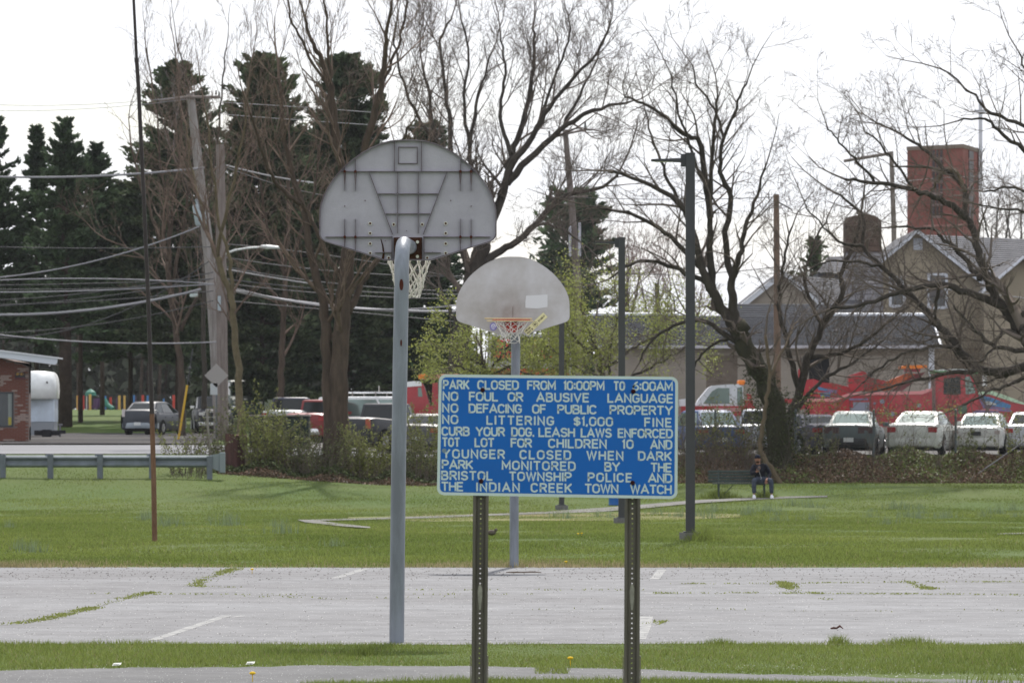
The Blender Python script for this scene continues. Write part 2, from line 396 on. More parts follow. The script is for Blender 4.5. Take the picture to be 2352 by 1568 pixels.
line('court_line', [(500,1417),(530,1418),(560,1414)], .07, M_paint)
crk = [[(0,1437),(60,1432),(100,1424),(172,1408),(215,1397),(262,1382),(300,1372),(355,1362)],
       [(450,1348),(462,1336),(470,1328),(500,1322),(540,1307)], [(430,1347),(480,1349),(540,1351)],
       [(170,1364),(260,1366),(420,1366),(700,1368)], [(940,1356),(1040,1357),(1190,1356),(1340,1356),(1500,1357)],
       [(900,1366),(1050,1367),(1250,1366)], [(1780,1336),(1800,1340),(1812,1352),(1828,1360),(1845,1363)], [(1500,1364),(1800,1364),(1950,1365),(2100,1366),(2380,1368)],
       [(1560,1342),(1800,1342),(2080,1338),(2380,1338)], [(2080,1336),(2110,1346),(2142,1355)], [(1886,1374),(1905,1379)], [(1505,1436),(1530,1428)],
       [(480,1370),(800,1377),(1060,1372)], [(1200,1403),(1500,1397),(1800,1405),(2350,1404)]]
crack_pts = []
for c in crk:
    dn = [c[0]]
    for p, q in zip(c[:-1], c[1:]):
        k = max(2, int(math.hypot(q[0]-p[0], q[1]-p[1])/14))
        dn += [(lerp(p[0], q[0], t/k)+random.uniform(-2, 2)*(t < k), lerp(p[1], q[1], t/k)+random.uniform(-.8, .8)*(t < k)) for t in range(1, k+1)]
    a = line('court_crack', dn, .018, M_crack, .0036); crack_pts.append(a)

# ------------------------------------------------------------------ grass
def blades(name, pts, h, wd, m, lean=.45, az=None, kind='stuff', **kw):
    n = len(pts); az = rng.uniform(0, 2*np.pi, n) if az is None else az; la = rng.uniform(0, 2*np.pi, n); ln = rng.uniform(0, lean, n)*h
    dx = np.stack([np.cos(az), np.sin(az), 0*az], 1)*wd[:, None]/2
    tip = pts+np.stack([np.cos(la)*ln, np.sin(la)*ln, h], 1)
    V = np.stack([pts-dx, pts+dx, tip], 1).reshape(-1, 3); Fc = np.arange(3*n).reshape(-1, 3)
    return link(name, npmesh(name, V, Fc), m, kind=kind, **kw)
M_grass = mat('grass_blades', (.235,.275,.072), .7, col2=(.135,.18,.042), vscale=.13, island=.4, trans=.25, vmap=(1,.5,1), ramp=(.34,.66))  # large-scale colour noise stands in for shade bands on the lawn
M_dry = mat('dry_grass', (.40,.34,.2), .8, col2=(.25,.21,.11), vscale=2, island=.3, trans=.2)
M_weed = mat('weed_leaf', (.22,.245,.075), .7, island=.35, trans=.3)
def field(n, y0, y1, spread=.125, pw=0.0):
    y = rng.uniform(y0, y1, n); x = rng.uniform(-1, 1, n)*spread*y; return x, y
def nrm(x, y, s): return np.sin(x*s+1.3)*np.cos(y*s*.6+.4)+.6*np.sin(x*s*2.3-y*s*1.1)+.4*np.sin(x*s*4.9+y*s*3.1)
def grass_at(name, x, y, h0, w0, m, lean=.5):
    hh = h0*(1+.35*nrm(x, y, .9))*rng.uniform(.5, 1.3, len(x)); hh = np.maximum(hh, .012)
    P_ = np.stack([x, y, H(x, y)-.004], 1); return blades(name, P_, hh, w0*rng.uniform(.7, 1.4, len(x)), m, lean)
x, y = field(120000, 36.0, 41.45); kk = (y < 41.22+.14*np.sin(x*1.7)+.09*np.sin(x*6.3+1)+.05*np.sin(x*17)+rng.uniform(-.1, .12, len(x)))
x, y = x[kk], y[kk]
pa = np.array([ray(px, 1531+2)[1] for px in (0,)])
# keep blades off the near path
def edge_d(poly, x, y):      # image row of path edge at these columns
    px = x*F/y+CXP; return np.interp(px, [p[0] for p in poly], [p[1] for p in poly])
py = HOR+CAMZ*F/y
keep = py < edge_d(PT, x, y)+rng.normal(0, 1.0, len(x))-1
px_ = x*F/y+CXP; tuft = (np.abs(px_-1268) < 38)&(py < 1560)   # tuft that grows over the path
x2, y2 = x[keep|tuft], y[keep|tuft]
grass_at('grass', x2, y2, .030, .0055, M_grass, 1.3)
x, y = field(60000, 33.5, 36.2, .13); py = HOR+CAMZ*F/y
k2 = py > edge_d(PB, x, y)+rng.normal(0, 1.5, len(x))
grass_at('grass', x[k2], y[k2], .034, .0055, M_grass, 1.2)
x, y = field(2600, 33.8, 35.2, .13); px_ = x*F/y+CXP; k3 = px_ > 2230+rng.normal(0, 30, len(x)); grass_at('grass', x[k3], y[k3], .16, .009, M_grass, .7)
# main lawn
n = 560000
u = rng.uniform(0, 1, n); y = 67.4+(168-67.4)*u**1.25; x = rng.uniform(-1, 1, n)*.112*y
kk = (y > 67.6+.15*np.sin(x*1.1+1)+.25*np.sin(x*3.7)+rng.uniform(-.3, .4, n))&~((y > 157)&(x > -12)&(x < 2)&(rng.uniform(0, 1, n) < .4))
kk &= (y > 70)|(rng.uniform(0, 1, n) < np.clip(.25+(y-67.5)/2.6, 0, 1))
x, y = x[kk], y[kk]
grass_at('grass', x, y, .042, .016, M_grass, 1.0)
# dry fringe along the far edge of the court and pale straws
x, y = field(70000, 67.3, 71.5, .12); kk = rng.uniform(0, 1, len(x)) < np.clip(.9-(y-67.4)/3.2, 0, 1)*(.6+.4*np.sin(x*.8+1))
grass_at('dry_grass', x[kk], y[kk], .05, .012, M_dry)
x, y = field(60000, 70, 150, .11); px_ = x*F/y+CXP; py = HOR+(CAMZ-H(x, y))*F/y
kk = (rng.uniform(0, 1, len(x)) < .06)|((np.abs(py-1186) < 9)&(px_ > 900)&(px_ < 1600)&(rng.uniform(0, 1, len(x)) < .9))
grass_at('dry_grass', x[kk], y[kk], .06, .012, M_dry, 1.0)
# weeds in the cracks
wp = []
for ci, a in enumerate(crack_pts):
    dens = [120, 80, 80, 34, 26, 22, 120, 80, 45, 110, 60, 90, 12, 9][ci]
    for p, q in zip(a[:-1], a[1:]):
        g = random.choice((.1,.3,.6,1.0,2.4))*(q-p).length
        for _ in range(int(dens*g)):
            c = p.lerp(q, random.random()); wp.append((c.x+random.gauss(0, .05), c.y+random.gauss(0, .09), Hs(c.x, c.y)+.01))
wp = np.array(wp); blades('crack_weeds', wp, rng.uniform(.008, .020, len(wp)), rng.uniform(.012, .022, len(wp)), M_weed, 1.2)
# grass tufts that stand over the near court edge, lamp foot and bench
def tuft_at(px, d, w_, h_, n, m=M_grass, sy=.25):
    g = G(px, d); x = rng.normal(g.x, w_/2, n); y = rng.normal(d, sy, n); hh = h_*np.exp(-((x-g.x)/w_)**2)*rng.uniform(.5, 1.1, n)+.02
    return np.stack([x, y, H(x, y)], 1), hh
def tuft(name, label, px, d, w_, h_, n, wd=.008, m=M_grass, sy=.25):
    p, hh = tuft_at(px, d, w_, h_, n, sy=sy); o = blades(name, p-np.array(G(px, d)), hh, wd*rng.uniform(.7, 1.3, n), m, 1.0, kind='thing', loc=G(px, d)); o['label'] = label; o['category'] = 'grass tuft'
tuft('grass_tuft', 'bright green tuft of grass at the near court edge right of the sign posts', 1925, 41.2, .10, .07, 200, .007, sy=.08)
tuft('grass_tuft', 'wide bright tuft of grass at the near court edge, rightmost one', 2090, 41.2, .26, .055, 360, .007, sy=.08)
tuft('grass_tuft', 'small grass tuft at the court edge just right of the right sign post', 1655, 41.2, .14, .04, 180, .007, sy=.08)
tuft('grass_tuft', 'dark green grass clump beside the foot of the nearest lamp post', 1618, 84.6, .28, .26, 420, .012)
tuft('grass_tuft', 'dark grass clump at the left foot of the green park bench', 1655, 155.2, .55, .30, 420, .03)
tuft('grass_tuft', 'dark grass clump under the seated man at the right foot of the bench', 1757, 155.2, .4, .26, 300, .03)
tuft('grass_tuft', 'dark low grass mound on the strip of lawn between court and near path', 834, 39.2, .11, .05, 500, .007, sy=.1)
# daffodil clumps
M_daff = mat('daffodil_leaf', (.18,.23,.12), .5, island=.3, trans=.2)
dpos = [(2282-i*0, 1200) for i in range(0)]
for (px, py) in [(1820,1162),(1858,1166),(1890,1167),(1642,1175),(1712,1183),(1724,1180),(1765,1176),(1790,1182),(1630,1192),(1562,1189),(1600,1187),(2050,1170),(2078,1170),(2112,1168),(2120,1178),(2080,1188),(2105,1192),(1998,1190),(2040,1205),(2160,1192),(2175,1190),(2260,1188),(2290,1180),(2330,1172),(2333,1188),(1785,1198),(1862,1194),(2002,1176),(1505,1184),(1400,1190),(1375,1188),(1273,1188),(1175,1190),
                (333,1196),(346,1192),(391,1204),(381,1212),(483,1198),(516,1210),(533,1206),(531,1194),(632,1210),(766,1254),(52,1264),(78,1268),(20,1212),(650,1226),(1300,1192)]:
    g = ray(px, py); n = 46
    if 'DAFF' not in KIDS:
        p = np.stack([rng.normal(0, .12, n), rng.normal(0, .15, n), np.zeros(n)], 1)
        KIDS['DAFF'] = blades('daffodil_clump', p, rng.uniform(.16, .34, n), rng.uniform(.012, .022, n), M_daff, .35, kind='thing'); o = KIDS['DAFF']
    else: o = KIDS['DAFF'].copy(); COL.objects.link(o)
    o['group'] = 'daffodil clumps in the lawn'; o['label'] = 'grey-green clump of daffodil leaves in the lawn '+('right of the nearest lamp post' if px > 1585 else 'seen past or under the blue sign' if px > 1150 else 'left of the near hoop pole'); o['category'] = 'plant'
    o.location = g; k_ = random.uniform(.55, 1.15)*(.7 if py > 1240 else 1); o.scale = (k_, k_, k_*random.uniform(.8, 1.1)); o.rotation_euler = (0, 0, random.uniform(0, 6))
# dandelions
M_yel = mat('dandelion_yellow', (.7,.45,.02), .7)
for (px, py) in [(1328,1233),(1336,1232),(1300,1300),(1310,1530),(579,1318),(580,1566)]:
    g = ray(px, py); o = MB(); o.cyl((0,0,0), (0,0,.05), .003, 5).sphere((0,0,.06), .022, 8, 4, (1,1,.5))
    q = o.obj('dandelion', M_yel); q.location = g; q['group'] = 'dandelions'; q['label'] = 'tiny yellow dandelion flower in the grass'; q['category'] = 'flower'
# pebbles and grit lying on the court
def grit(name, n, m, s0, s1, y0, y1, pw=1.0):
    y = y0+(y1-y0)*rng.uniform(0, 1, n)**pw; x = rng.uniform(-1, 1, n)*.115*y; s = rng.uniform(s0, s1, n)[:, None]; c = np.stack([x, y, H(x, y)+.003], 1)
    a = rng.uniform(0, 6.28, n); V = [c+np.stack([np.cos(a+k*2.09), np.sin(a+k*2.09), 0*a], 1)*s for k in range(3)]+[c+np.stack([rng.normal(0,.2,n), rng.normal(0,.2,n), rng.uniform(.5,1.1,n)], 1)*s]
    V = np.stack(V, 1).reshape(-1, 3); b = np.arange(n)[:, None]*4; Fc = np.concatenate([b+np.array([[0,1,3]]), b+np.array([[1,2,3]]), b+np.array([[2,0,3]])]); link(name, npmesh(name, V, Fc), m, kind='stuff')
grit('grit', 7000, mat('grit_light', (.36,.36,.35), .9, island=.3), .003, .007, 41.3, 60, 1.3); grit('grit', 2200, mat('grit_dark', (.09,.085,.08), .9, island=.3), .003, .008, 41.3, 67.4); grit('grit', 1500, mat('grit_dark', (.07,.065,.06)), .006, .014, 61, 67.4); grit('grit', 2500, mat('grit_light', (.42,.42,.41)), .003, .006, 34.5, 37.5)
x, y = field(5000, 36.5, 41.2); py = HOR+CAMZ*F/y; k_ = py < edge_d(PT, x, y)-2; grass_at('dry_grass', x[k_], y[k_], .03, .006, M_dry, 1.5)
# small items on the ground
def bark(name, label, px, py, ln, r, col, cat, bend=.02):
    g = ray(px, py); mb = MB(); mb.tube([(-ln/2,0,r),(-ln/4,.01,r+bend*.2),(0,.02,r+bend*.1),(ln/4,0,r+bend),(ln/2,-.02,r)], [r*.6, r, r*.8, r, r*.4], 6)
    o = mb.obj(name, mat(name+'_m', col, .9, var=.3, vscale=20)); o.location = g+Vector((0,0,.02)); o['label'] = label; o['category'] = cat
bark('fallen_stick', 'long thin brown stick lying on the far end of the court by the hoop pole', 1203, 1319, .42, .008, (.14,.1,.07), 'stick', .004)
bark('bark_piece', 'short dark reddish-brown lump of bark lying alone on the near court', 1922, 1451, .10, .010, (.11,.06,.05), 'bark')
mb = MB(); g = ray(1129, 1232); mb.sphere((0,0,.07), .06, 8, 6, (1.3,.8,.8)).sphere((.075,0,.115), .03, 8, 5).tube([(-.07,0,.07),(-.14,0,.05)], [.02,.008], 5)
o = mb.obj('small_bird', mat('bird_feathers', (.12,.1,.08), .8), smooth='all'); o.location = g; o['label'] = 'small brown bird standing in the lawn between the two hoop poles'; o['category'] = 'bird'
for i, (px, py, lab) in enumerate([(267,1533,'small pale scrap of litter on the near path edge, left one'), (574,1530,'white scrap of litter at the near path edge left of the near hoop pole')]):
    g = ray(px, py); mb = MB(); mb.add([(-.03,0,0),(.03,0,.005),(.035,.03,.02),(-.02,.03,.018)], [(0,1,2,3)]); mb.box(-.02,.02,0,.01,0,.012)
    o = mb.obj('litter', mat('litter_white', (.7,.7,.66), .8)); o.location = g+Vector((0,0,.015)); o['label'] = lab; o['category'] = 'litter'
# ================================================================== BASKETBALL HOOPS
M_galv = mat('galvanised_steel', (.235,.26,.30), .45, metal=.2, col2=(.15,.165,.19), vscale=1.6, vmap=(4,4,.7), ramp=(.38,.62), bump=.1, bscale=30)
M_galv_b = mat('galvanised_top', (.62,.66,.72), .35, metal=.4, var=.05, vscale=3)
M_alum = mat('cast_aluminium', (.46,.445,.495), .7, col2=(.37,.355,.40), vscale=3, ramp=(.35,.7), bump=.12, bscale=60)
M_rib = mat('aluminium_rib', (.21,.19,.21), .7, col2=(.12,.10,.115), vscale=9)
M_rust = mat('rust', (.065,.028,.017), .85, col2=(.03,.014,.010), vscale=14, bump=.3)
M_rustspot = mat('rust_spot', (.075,.022,.015), .9)
M_bolt = mat('bolt_zinc', (.55,.55,.48), .35, metal=.6)
M_net = mat('net_cord', (.66,.64,.58), .9, var=.12, vscale=30)
M_orange = mat('orange_paint', (.42,.035,.02), .45, var=.1, vscale=12, col2=None)
HALF = [(0,.958),(.07,.957),(.14,.950),(.22,.928),(.30,.893),(.37,.853),(.43,.81),(.50,.752),(.55,.70),(.60,.637),(.64,.575),(.67,.515),(.69,.46),(.702,.40),(.705,.30),(.705,.215),(.70,.19),(.685,.168),(.66,.15),(.60,.13),(.50,.10),(.41,.071),(.30,.036),(.19,0)]
OUT = [(x, z) for x, z in HALF]+[(-x, z) for x, z in HALF[::-1] if x > 0]
def board_mesh(sx=1.0, th=.035):
    m = MB(); m.prism([(x*sx, z) for x, z in OUT], 0, th); return m
def board_back(root, sx=1.0):
    """ribs, rim flange, boss and bolts on the ribbed back at y<0"""
    m = MB(); n = len(OUT); d = .028
    for i in range(n):
        a, b = OUT[i], OUT[(i+1) % n]; ca = Vector((a[0], a[1]-.4)); cb = Vector((b[0], b[1]-.4))
        ia = (a[0]-ca.normalized().x*.010, a[1]-ca.normalized().y*.010); ib = (b[0]-cb.normalized().x*.010, b[1]-cb.normalized().y*.010)
        m.add([(a[0], -d, a[1]), (b[0], -d, b[1]), (ib[0], -d, ib[1]), (ia[0], -d, ia[1]), (a[0], -.0005, a[1]), (b[0], -.0005, b[1]), (ib[0], -.0005, ib[1]), (ia[0], -.0005, ia[1])],
              [(0,1,2,3), (0,4,5,1), (3,2,6,7)])
    m.obj('edge_flange', M_rib, root)
    def rib(x0, z0, x1, z1, w0=.0062, w1=None, hgt=.026):
        w1 = w0 if w1 is None else w1; t = Vector((x1-x0, z1-z0)).normalized(); nn = Vector((-t.y, t.x)); q = MB()
        a = [(x0+nn.x*w0/2, z0+nn.y*w0/2), (x0-nn.x*w0/2, z0-nn.y*w0/2), (x1-nn.x*w1/2, z1-nn.y*w1/2), (x1+nn.x*w1/2, z1+nn.y*w1/2)]
        q.prism(a, -hgt, -.0006); q.obj('rib', M_rib, root)
    rib(-.545, .705, .545, .705); rib(-.655, .186, -.121, .186); rib(.121, .186, .655, .186)
    rib(-.238, .528, .238, .528); rib(-.176, .37, .176, .37)
    rib(-.31, .70, -.121, .205); rib(.31, .70, .121, .205)
    for s in (-1, 1):
        rib(s*.082, .70, s*.082, .215); rib(s*.107, .71, s*.107, .945); rib(s*.128, .19, s*.128, .006)
        for xx in (.417, .502):
            rib(s*xx, .70, s*xx, .55, .008, .002); rib(s*xx, .70, s*xx, (.80 if xx < .45 else .745)); rib(s*xx, .191, s*xx, .33, .008, .002); rib(s*xx, .18, s*xx, (.078 if xx < .45 else .105))
        rib(s*.128, .062, s*.262, .062, .009, .002)
    q = MB()
    for a, b, c, d2 in ((-.078,.078,.895,.902), (-.078,.078,.765,.772), (-.078,-.071,.772,.895), (.071,.078,.772,.895)): q.box(a, b, -.012, -.0007, c, d2)
    q.obj('maker_panel_frame', M_rib, root)
    def boss(x, z, r=.009, ring=True):
        if ring: MB().cyl((x, -.010, z), (x, -.001, z), r*1.7, 12).obj('washer', M_bolt, root)
        MB().cyl((x, -.016, z), (x, -.0101 if ring else -.001, z), r, 8).obj('bolt', M_rustspot, root)
    for s in (-1, 1):
        for z in (.293, .215, .133, .057): boss(s*.30, z)
        boss(s*.113, .285); boss(s*.153, .020)
        for xx in (.417, .502):
            for z in (.705, .186): MB().cyl((s*xx, -.030, z), (s*xx, -.0265, z), .011, 8).obj('rust_spot', M_rustspot, root)
        for xx in (.417, .502):
            st = MB(); st.add([(s*xx-.011,-.0012,.698),(s*xx+.011,-.0012,.698),(s*xx+.003,-.0012,.60),(s*xx-.003,-.0012,.60)], [(0,1,2,3)]); st.add([(s*xx-.009,-.0012,.18),(s*xx+.009,-.0012,.18),(s*xx+.002,-.0012,.11),(s*xx-.002,-.0012,.11)], [(0,1,2,3)]); st.obj('rust_streak', mat('faint_rust', (.20,.15,.14), .8), root, kind='stuff')
        for z in (.528, .37): MB().cyl((s*.082, -.030, z), (s*.082, -.0265, z), .010, 8).obj('bolt', M_rib, root)
        boss(s*.34, .475, .004, False); boss(s*.502, .43, .004, False)
    for x, z in ((.01, .215), (-.16, .135), (.215, .045)): boss(x-.02, z+.02, .003, False)
    st = MB(); st.tube([(-.215,-.002,.17),(-.20,-.002,.12),(-.192,-.002,.06),(-.198,-.002,.01)], [.003,.006,.008,.012], 5); st.obj('rust_streak', M_rust, root)
def net(root, c, r0, r1, hgt, rows, n=12, swirl=0.0, rad=.0042, mess=0):
    pr = [[None]*(2*n) for _ in range(rows+1)]; m = MB()
    def pt(i, k):
        t = k/rows; r = lerp(r0, r1, t**.75); a = 2*math.pi*(i+.5*(k % 2))/n+swirl*t
        rr = random.Random(i*31+k*7+int(r0*1000)); j = mess*t
        return (c[0]+r*math.cos(a)+rr.uniform(-j, j), c[1]+r*math.sin(a)+rr.uniform(-j, j), c[2]-hgt*(t**.9)+rr.uniform(-j, j)*.7)
    for k in range(rows):
        for i in range(n):
            a = pt(i, k)
            for j in ((i, i-1) if k % 2 == 0 else (i, i+1)):
                b = pt(j % n, k+1); mid = tuple((a[q]+b[q])/2+(.004 if q == 2 else 0) for q in range(3)); m.tube([a, mid, b], rad, 5, cap=False)
            m.sphere(a, rad*1.9, 6, 4)
    for i in range(n):
        a, b = pt(i, rows), pt((i+1) % n, rows); mid = tuple((a[q]+b[q])/2-(.02 if q == 2 else 0) for q in range(3)); m.tube([a, mid, b], rad*1.1, 5, cap=False)
    return m.obj('net', M_net, root, smooth='all')
def rim(root, c, s, r=.2286, wings=True):
    """s = +1 when the rim reaches towards +y from the board"""
    m = MB(); N = 28; ring = []
    for i in range(N):
        a = 2*math.pi*i/N; q = []
        for k in range(8):
            b = 2*math.pi*k/8; rr = r+.0095*math.cos(b); q.append((c[0]+rr*math.cos(a), c[1]+rr*math.sin(a), c[2]+.0095*math.sin(b)))
        ring.append(q)
    ring.append(ring[0]); m.loft(ring, cap=False)
    m.obj('rim', M_orange, root, smooth='all')
    m = MB(); m.box(-.115, .115, min(c[1]-s*r, c[1]-s*(r+.15)), max(c[1]-s*r, c[1]-s*(r+.15)), c[2]-.012, c[2]+.010)
    m.prism([(-.075, c[2]-.02), (.075, c[2]-.02), (.062, c[2]-.14), (-.062, c[2]-.14)], c[1]-s*(r+.15), c[1]-s*(r+.135))
    for k in (-1, 1): m.tube([(k*.19, c[1]-s*.02, c[2]-.012), (k*.15, c[1]-s*.13, c[2]-.06), (k*.07, c[1]-s*(r+.135), c[2]-.11)], .008, 6)
    m.obj('rim_bracket', M_orange, root)
# near hoop
gp = G(911, 41.5); pole_x = 0
D_P, D_B = 41.5, 42.55
hoop = thing('basketball_hoop', 'nearer basketball hoop seen from behind, ribbed grey backboard back on a gooseneck pole', 'basketball hoop', (gp.x, 41.5, gp.z))
top = P(921, 560, D_P)-gp; pl = P(922, 640, D_P)-gp
bc = P(937, 598, D_B)-gp; arm_end = Vector((bc.x+.015, bc.y-.03, bc.z+.105))
pts = [Vector((0,0,-.05)), Vector((.01,0,1.0)), Vector((pl.x*.75,0,2.2)), Vector((pl.x,0,pl.z-.1))]
r_b = .28; cz = arm_end.z-r_b
pts += [Vector((pl.x+.004, 0, cz-.05))]
for k in range(1, 9):
    a = math.pi/2*k/8; t = (1-math.cos(a)); pts.append(Vector((lerp(pl.x, arm_end.x, t*.35), r_b*t, cz+r_b*math.sin(a))))
pts.append(Vector(arm_end))
rr_ = [.0575]*len(pts)
m = MB(); m.tube(pts[:5]+pts[5:], rr_, 20); m.obj('pole', M_galv, hoop, smooth=True)
for (z, hgt, wd, dx) in ((2.77, .085, .030, .0), (2.32, .05, .014, .01)):
    q = MB(); n_ = 7; zc = z; vs = []; px_ = float(np.interp(z, [0,1,2.2,pl.z-.1], [0,.01,pl.x*.75,pl.x]))
    for k in range(n_+1):
        t = k/n_; a0 = math.radians(-90)+dx*4
        ww = wd*(1-.6*abs(2*t-1)**2)/.058
        for s in (-1, 1): vs.append((px_+.0615*math.sin(s*ww*.5+.02+dx*8), -.0615*math.cos(s*ww*.5+.02+dx*8), zc+hgt*(t-.5)))
    q.add(vs, [(2*i, 2*i+1, 2*i+3, 2*i+2) for i in range(n_)]); q.obj('rust_patch', M_rustspot, hoop)
bd = board_mesh(); ob = bd.obj('backboard', M_alum, hoop); ob.location = bc
board_back(ob)
m = MB(); m.bbox(-.112, .112, -.022, -.0008, .0, .182, .003); m.obj('mount_plate', M_rust, ob)
for x, z in ((.076, .145), (.076, .03), (-.076, .145), (-.076, .03)):
    MB().cyl((x,-.034,z),(x,-.0225,z),.013,8).obj('bolt', M_bolt, ob); 
rc = (bc.x, bc.y+.035+.15+.2286, bc.z+.155)
class _R: pass
sub = hoop
m_ = MB()
def shifted_rim(root, c, s):
    o0 = len(COL.objects); rim(root, (0, c[1], c[2]), s)
    for o in list(COL.objects)[o0:]: o.location.x = c[0]
shifted_rim(hoop, rc, 1)
net(hoop, (rc[0], rc[1], rc[2]-.01), .222, .088, .41, 6, swirl=.15, rad=.0058, mess=.012)
# far hoop
gp = G(1181, 67.6); hoop2 = thing('basketball_hoop', 'farther basketball hoop facing the camera, dirty grey fan backboard with orange rim', 'basketball hoop', (gp.x, 67.6, gp.z))
bc = P(1178, 767, 66.45)-gp; x_p = .0
zz = bc.z+.10
pts = [Vector((0,0,-.05)), Vector((.0,0,1.4)), Vector((.02,0,zz-.35))]
for k in range(1, 7):
    a = math.pi/2*k/6; pts.append(Vector((lerp(.02, bc.x, (1-math.cos(a))*.4), -.28*(1-math.cos(a)), zz-.28+.28*math.sin(a))))
pts.append(Vector((bc.x, bc.y+.04, zz)))
m = MB(); m.tube(pts, .0575, 16); m.obj('pole', M_galv, hoop2, smooth=True)
M_board = mat('backboard_face', (.56,.55,.55), .6, col2=(.36,.33,.29), vscale=1.4, ramp=(.28,.6), vmap=(1,1,1), bump=.05)
ob = board_mesh().obj('backboard', M_board, hoop2); ob.location = bc
_t = M_board.node_tree; _n = _t.nodes; _b = _n['Principled BSDF']; _src = _b.inputs['Base Color'].links[0].from_socket   # scuff left by balls around the middle
_tc = _n.new('ShaderNodeTexCoord'); _mp = _n.new('ShaderNodeMapping'); _mp.inputs['Location'].default_value = (.10,0,-.62); _mp.inputs['Scale'].default_value = (1.9,1,2.2); _g = _n.new('ShaderNodeTexGradient'); _g.gradient_type = 'SPHERICAL'; _mx = _n.new('ShaderNodeMix'); _mx.data_type = 'RGBA'
_nz = _n.new('ShaderNodeTexNoise'); _nz.inputs['Scale'].default_value = 7; _mt = _n.new('ShaderNodeMath'); _mt.operation = 'MULTIPLY'
_t.links.new(_tc.outputs['Object'], _mp.inputs[0]); _t.links.new(_mp.outputs[0], _g.inputs[0]); _t.links.new(_tc.outputs['Object'], _nz.inputs['Vector']); _t.links.new(_g.outputs['Fac'], _mt.inputs[0]); _t.links.new(_nz.outputs['Fac'], _mt.inputs[1])
_t.links.new(_mt.outputs[0], _mx.inputs[0]); _t.links.new(_src, _mx.inputs[6]); _mx.inputs[7].default_value = (.20,.16,.12,1); _t.links.new(_mx.outputs[2], _b.inputs['Base Color'])
q = MB(); q.add([(.155,-.003,.40),(.165,-.003,.475),(.43,-.003,.49),(.43,-.003,.335),(.30,-.003,.315),(.155,-.003,.325)], [(0,1,2,3,4,5)]); q.obj('paint_patch', mat('paint_patch', (.66,.66,.66), .6), ob)
q = MB(); q.box(-.0015,.0015,-.004,-.0005,.19,.34); q.obj('scratch', M_rustspot, ob)
q = MB(); N=40; prof=[]
for i in range(len(OUT)):
    a, b = OUT[i], OUT[(i+1) % len(OUT)]; q.quad((a[0]*1.004,-.004,a[1]+.002),(b[0]*1.004,-.004,b[1]+.002),(b[0]*1.004,.037,b[1]+.002),(a[0]*1.004,.037,a[1]+.002))
q.obj('edge_flange', mat('board_edge', (.30,.27,.26), .7), ob)
rc2 = (bc.x-.02, bc.y-.15-.2286, bc.z+.165)
shifted_rim(hoop2, rc2, -1)
net(hoop2, (rc2[0], rc2[1], rc2[2]-.01), .215, .10, .24, 4, swirl=.9, rad=.0036, mess=.045)
# two wooden sticks laid across the rim and stickers
M_stick = mat('pale_wood', (.60,.48,.28), .7, var=.15, vscale=20)
mb = MB(); mb.tube([(rc2[0]-.33, rc2[1]+.12, rc2[2]+.022), (rc2[0]+.26, rc2[1]+.10, rc2[2]+.018)], .011, 6); mb.obj('rail', M_stick, hoop2)
mb = MB(); mb.tube([(rc2[0]-.30, rc2[1]-.235, rc2[2]-.014), (rc2[0]+.27, rc2[1]-.235, rc2[2]-.016)], .008, 6); mb.obj('rail', M_stick, hoop2)
M_cream = mat('sticker_cream', (.72,.67,.36), .6); M_ink = mat('sticker_ink', (.06,.05,.04), .7); M_purp = mat('sticker_purple', (.22,.19,.50), .6); M_white = mat('white_print', (.72,.72,.72), .6)
def rot2(c, a):
    ca, sa = math.cos(a), math.sin(a)
    return lambda u, v, y: (c[0]+u*ca-v*sa, y, c[1]+u*sa+v*ca)
fx = rot2((.282, .125), R(43)); q = MB()
L_, W_ = .335, .078; q.add([fx(-L_/2,-W_/2,-.004), fx(L_/2,-W_/2,-.004), fx(L_/2,W_/2,-.004), fx(-L_/2,W_/2,-.004)], [(0,1,2,3)]); stk = q.obj('sticker', M_cream, ob)
q = MB(); word(q, 'PROUD', -.155, -.075, .006, .022, fx, .2, -.0046); word(q, 'PARENT', -.158, -.092, -.028, .021, fx, .2, -.0046); word(q, 'OF', -.083, -.063, -.028, .021, fx, .2, -.0046)
word(q, 'STUDENT', .045, .155, -.012, .024, fx, .2, -.0046); word(q, 'BU', -.02, .012, -.012, .026, fx, .22, -.0046)
stroke(q, [(.0+.03*math.cos(R(a)), .0+.03*math.sin(R(a))) for a in range(0, 361, 20)], .002, -.0046, lambda u, v, y: fx(u-.004, v, y)); q.obj('lettering', M_ink, stk)
fx = lambda u, v, y: (-.243+u, y, .092+v); q = MB()
ring = [(.044*math.cos(R(a)), .05*math.sin(R(a))) for a in range(0, 360, 15)]; q.add([fx(u, v, -.004) for u, v in ring], [tuple(range(len(ring)))]); stk = q.obj('sticker', M_purp, ob)
q = MB(); ring = [(.029*math.cos(R(a)), .034*math.sin(R(a))) for a in range(0, 360, 15)]; q.add([fx(u, v, -.0045) for u, v in ring], [tuple(range(len(ring)))]); q.obj('emblem_disc', M_white, stk)
q = MB(); stroke(q, [(-.018,.0),(-.018,-.02),(.018,-.02),(.018,.0),(0,.02),(-.018,0)], .0035, -.005, fx); word(q, 'E', -.006, .006, -.014, .018, fx, .2, -.0055); q.obj('emblem', M_purp, stk)

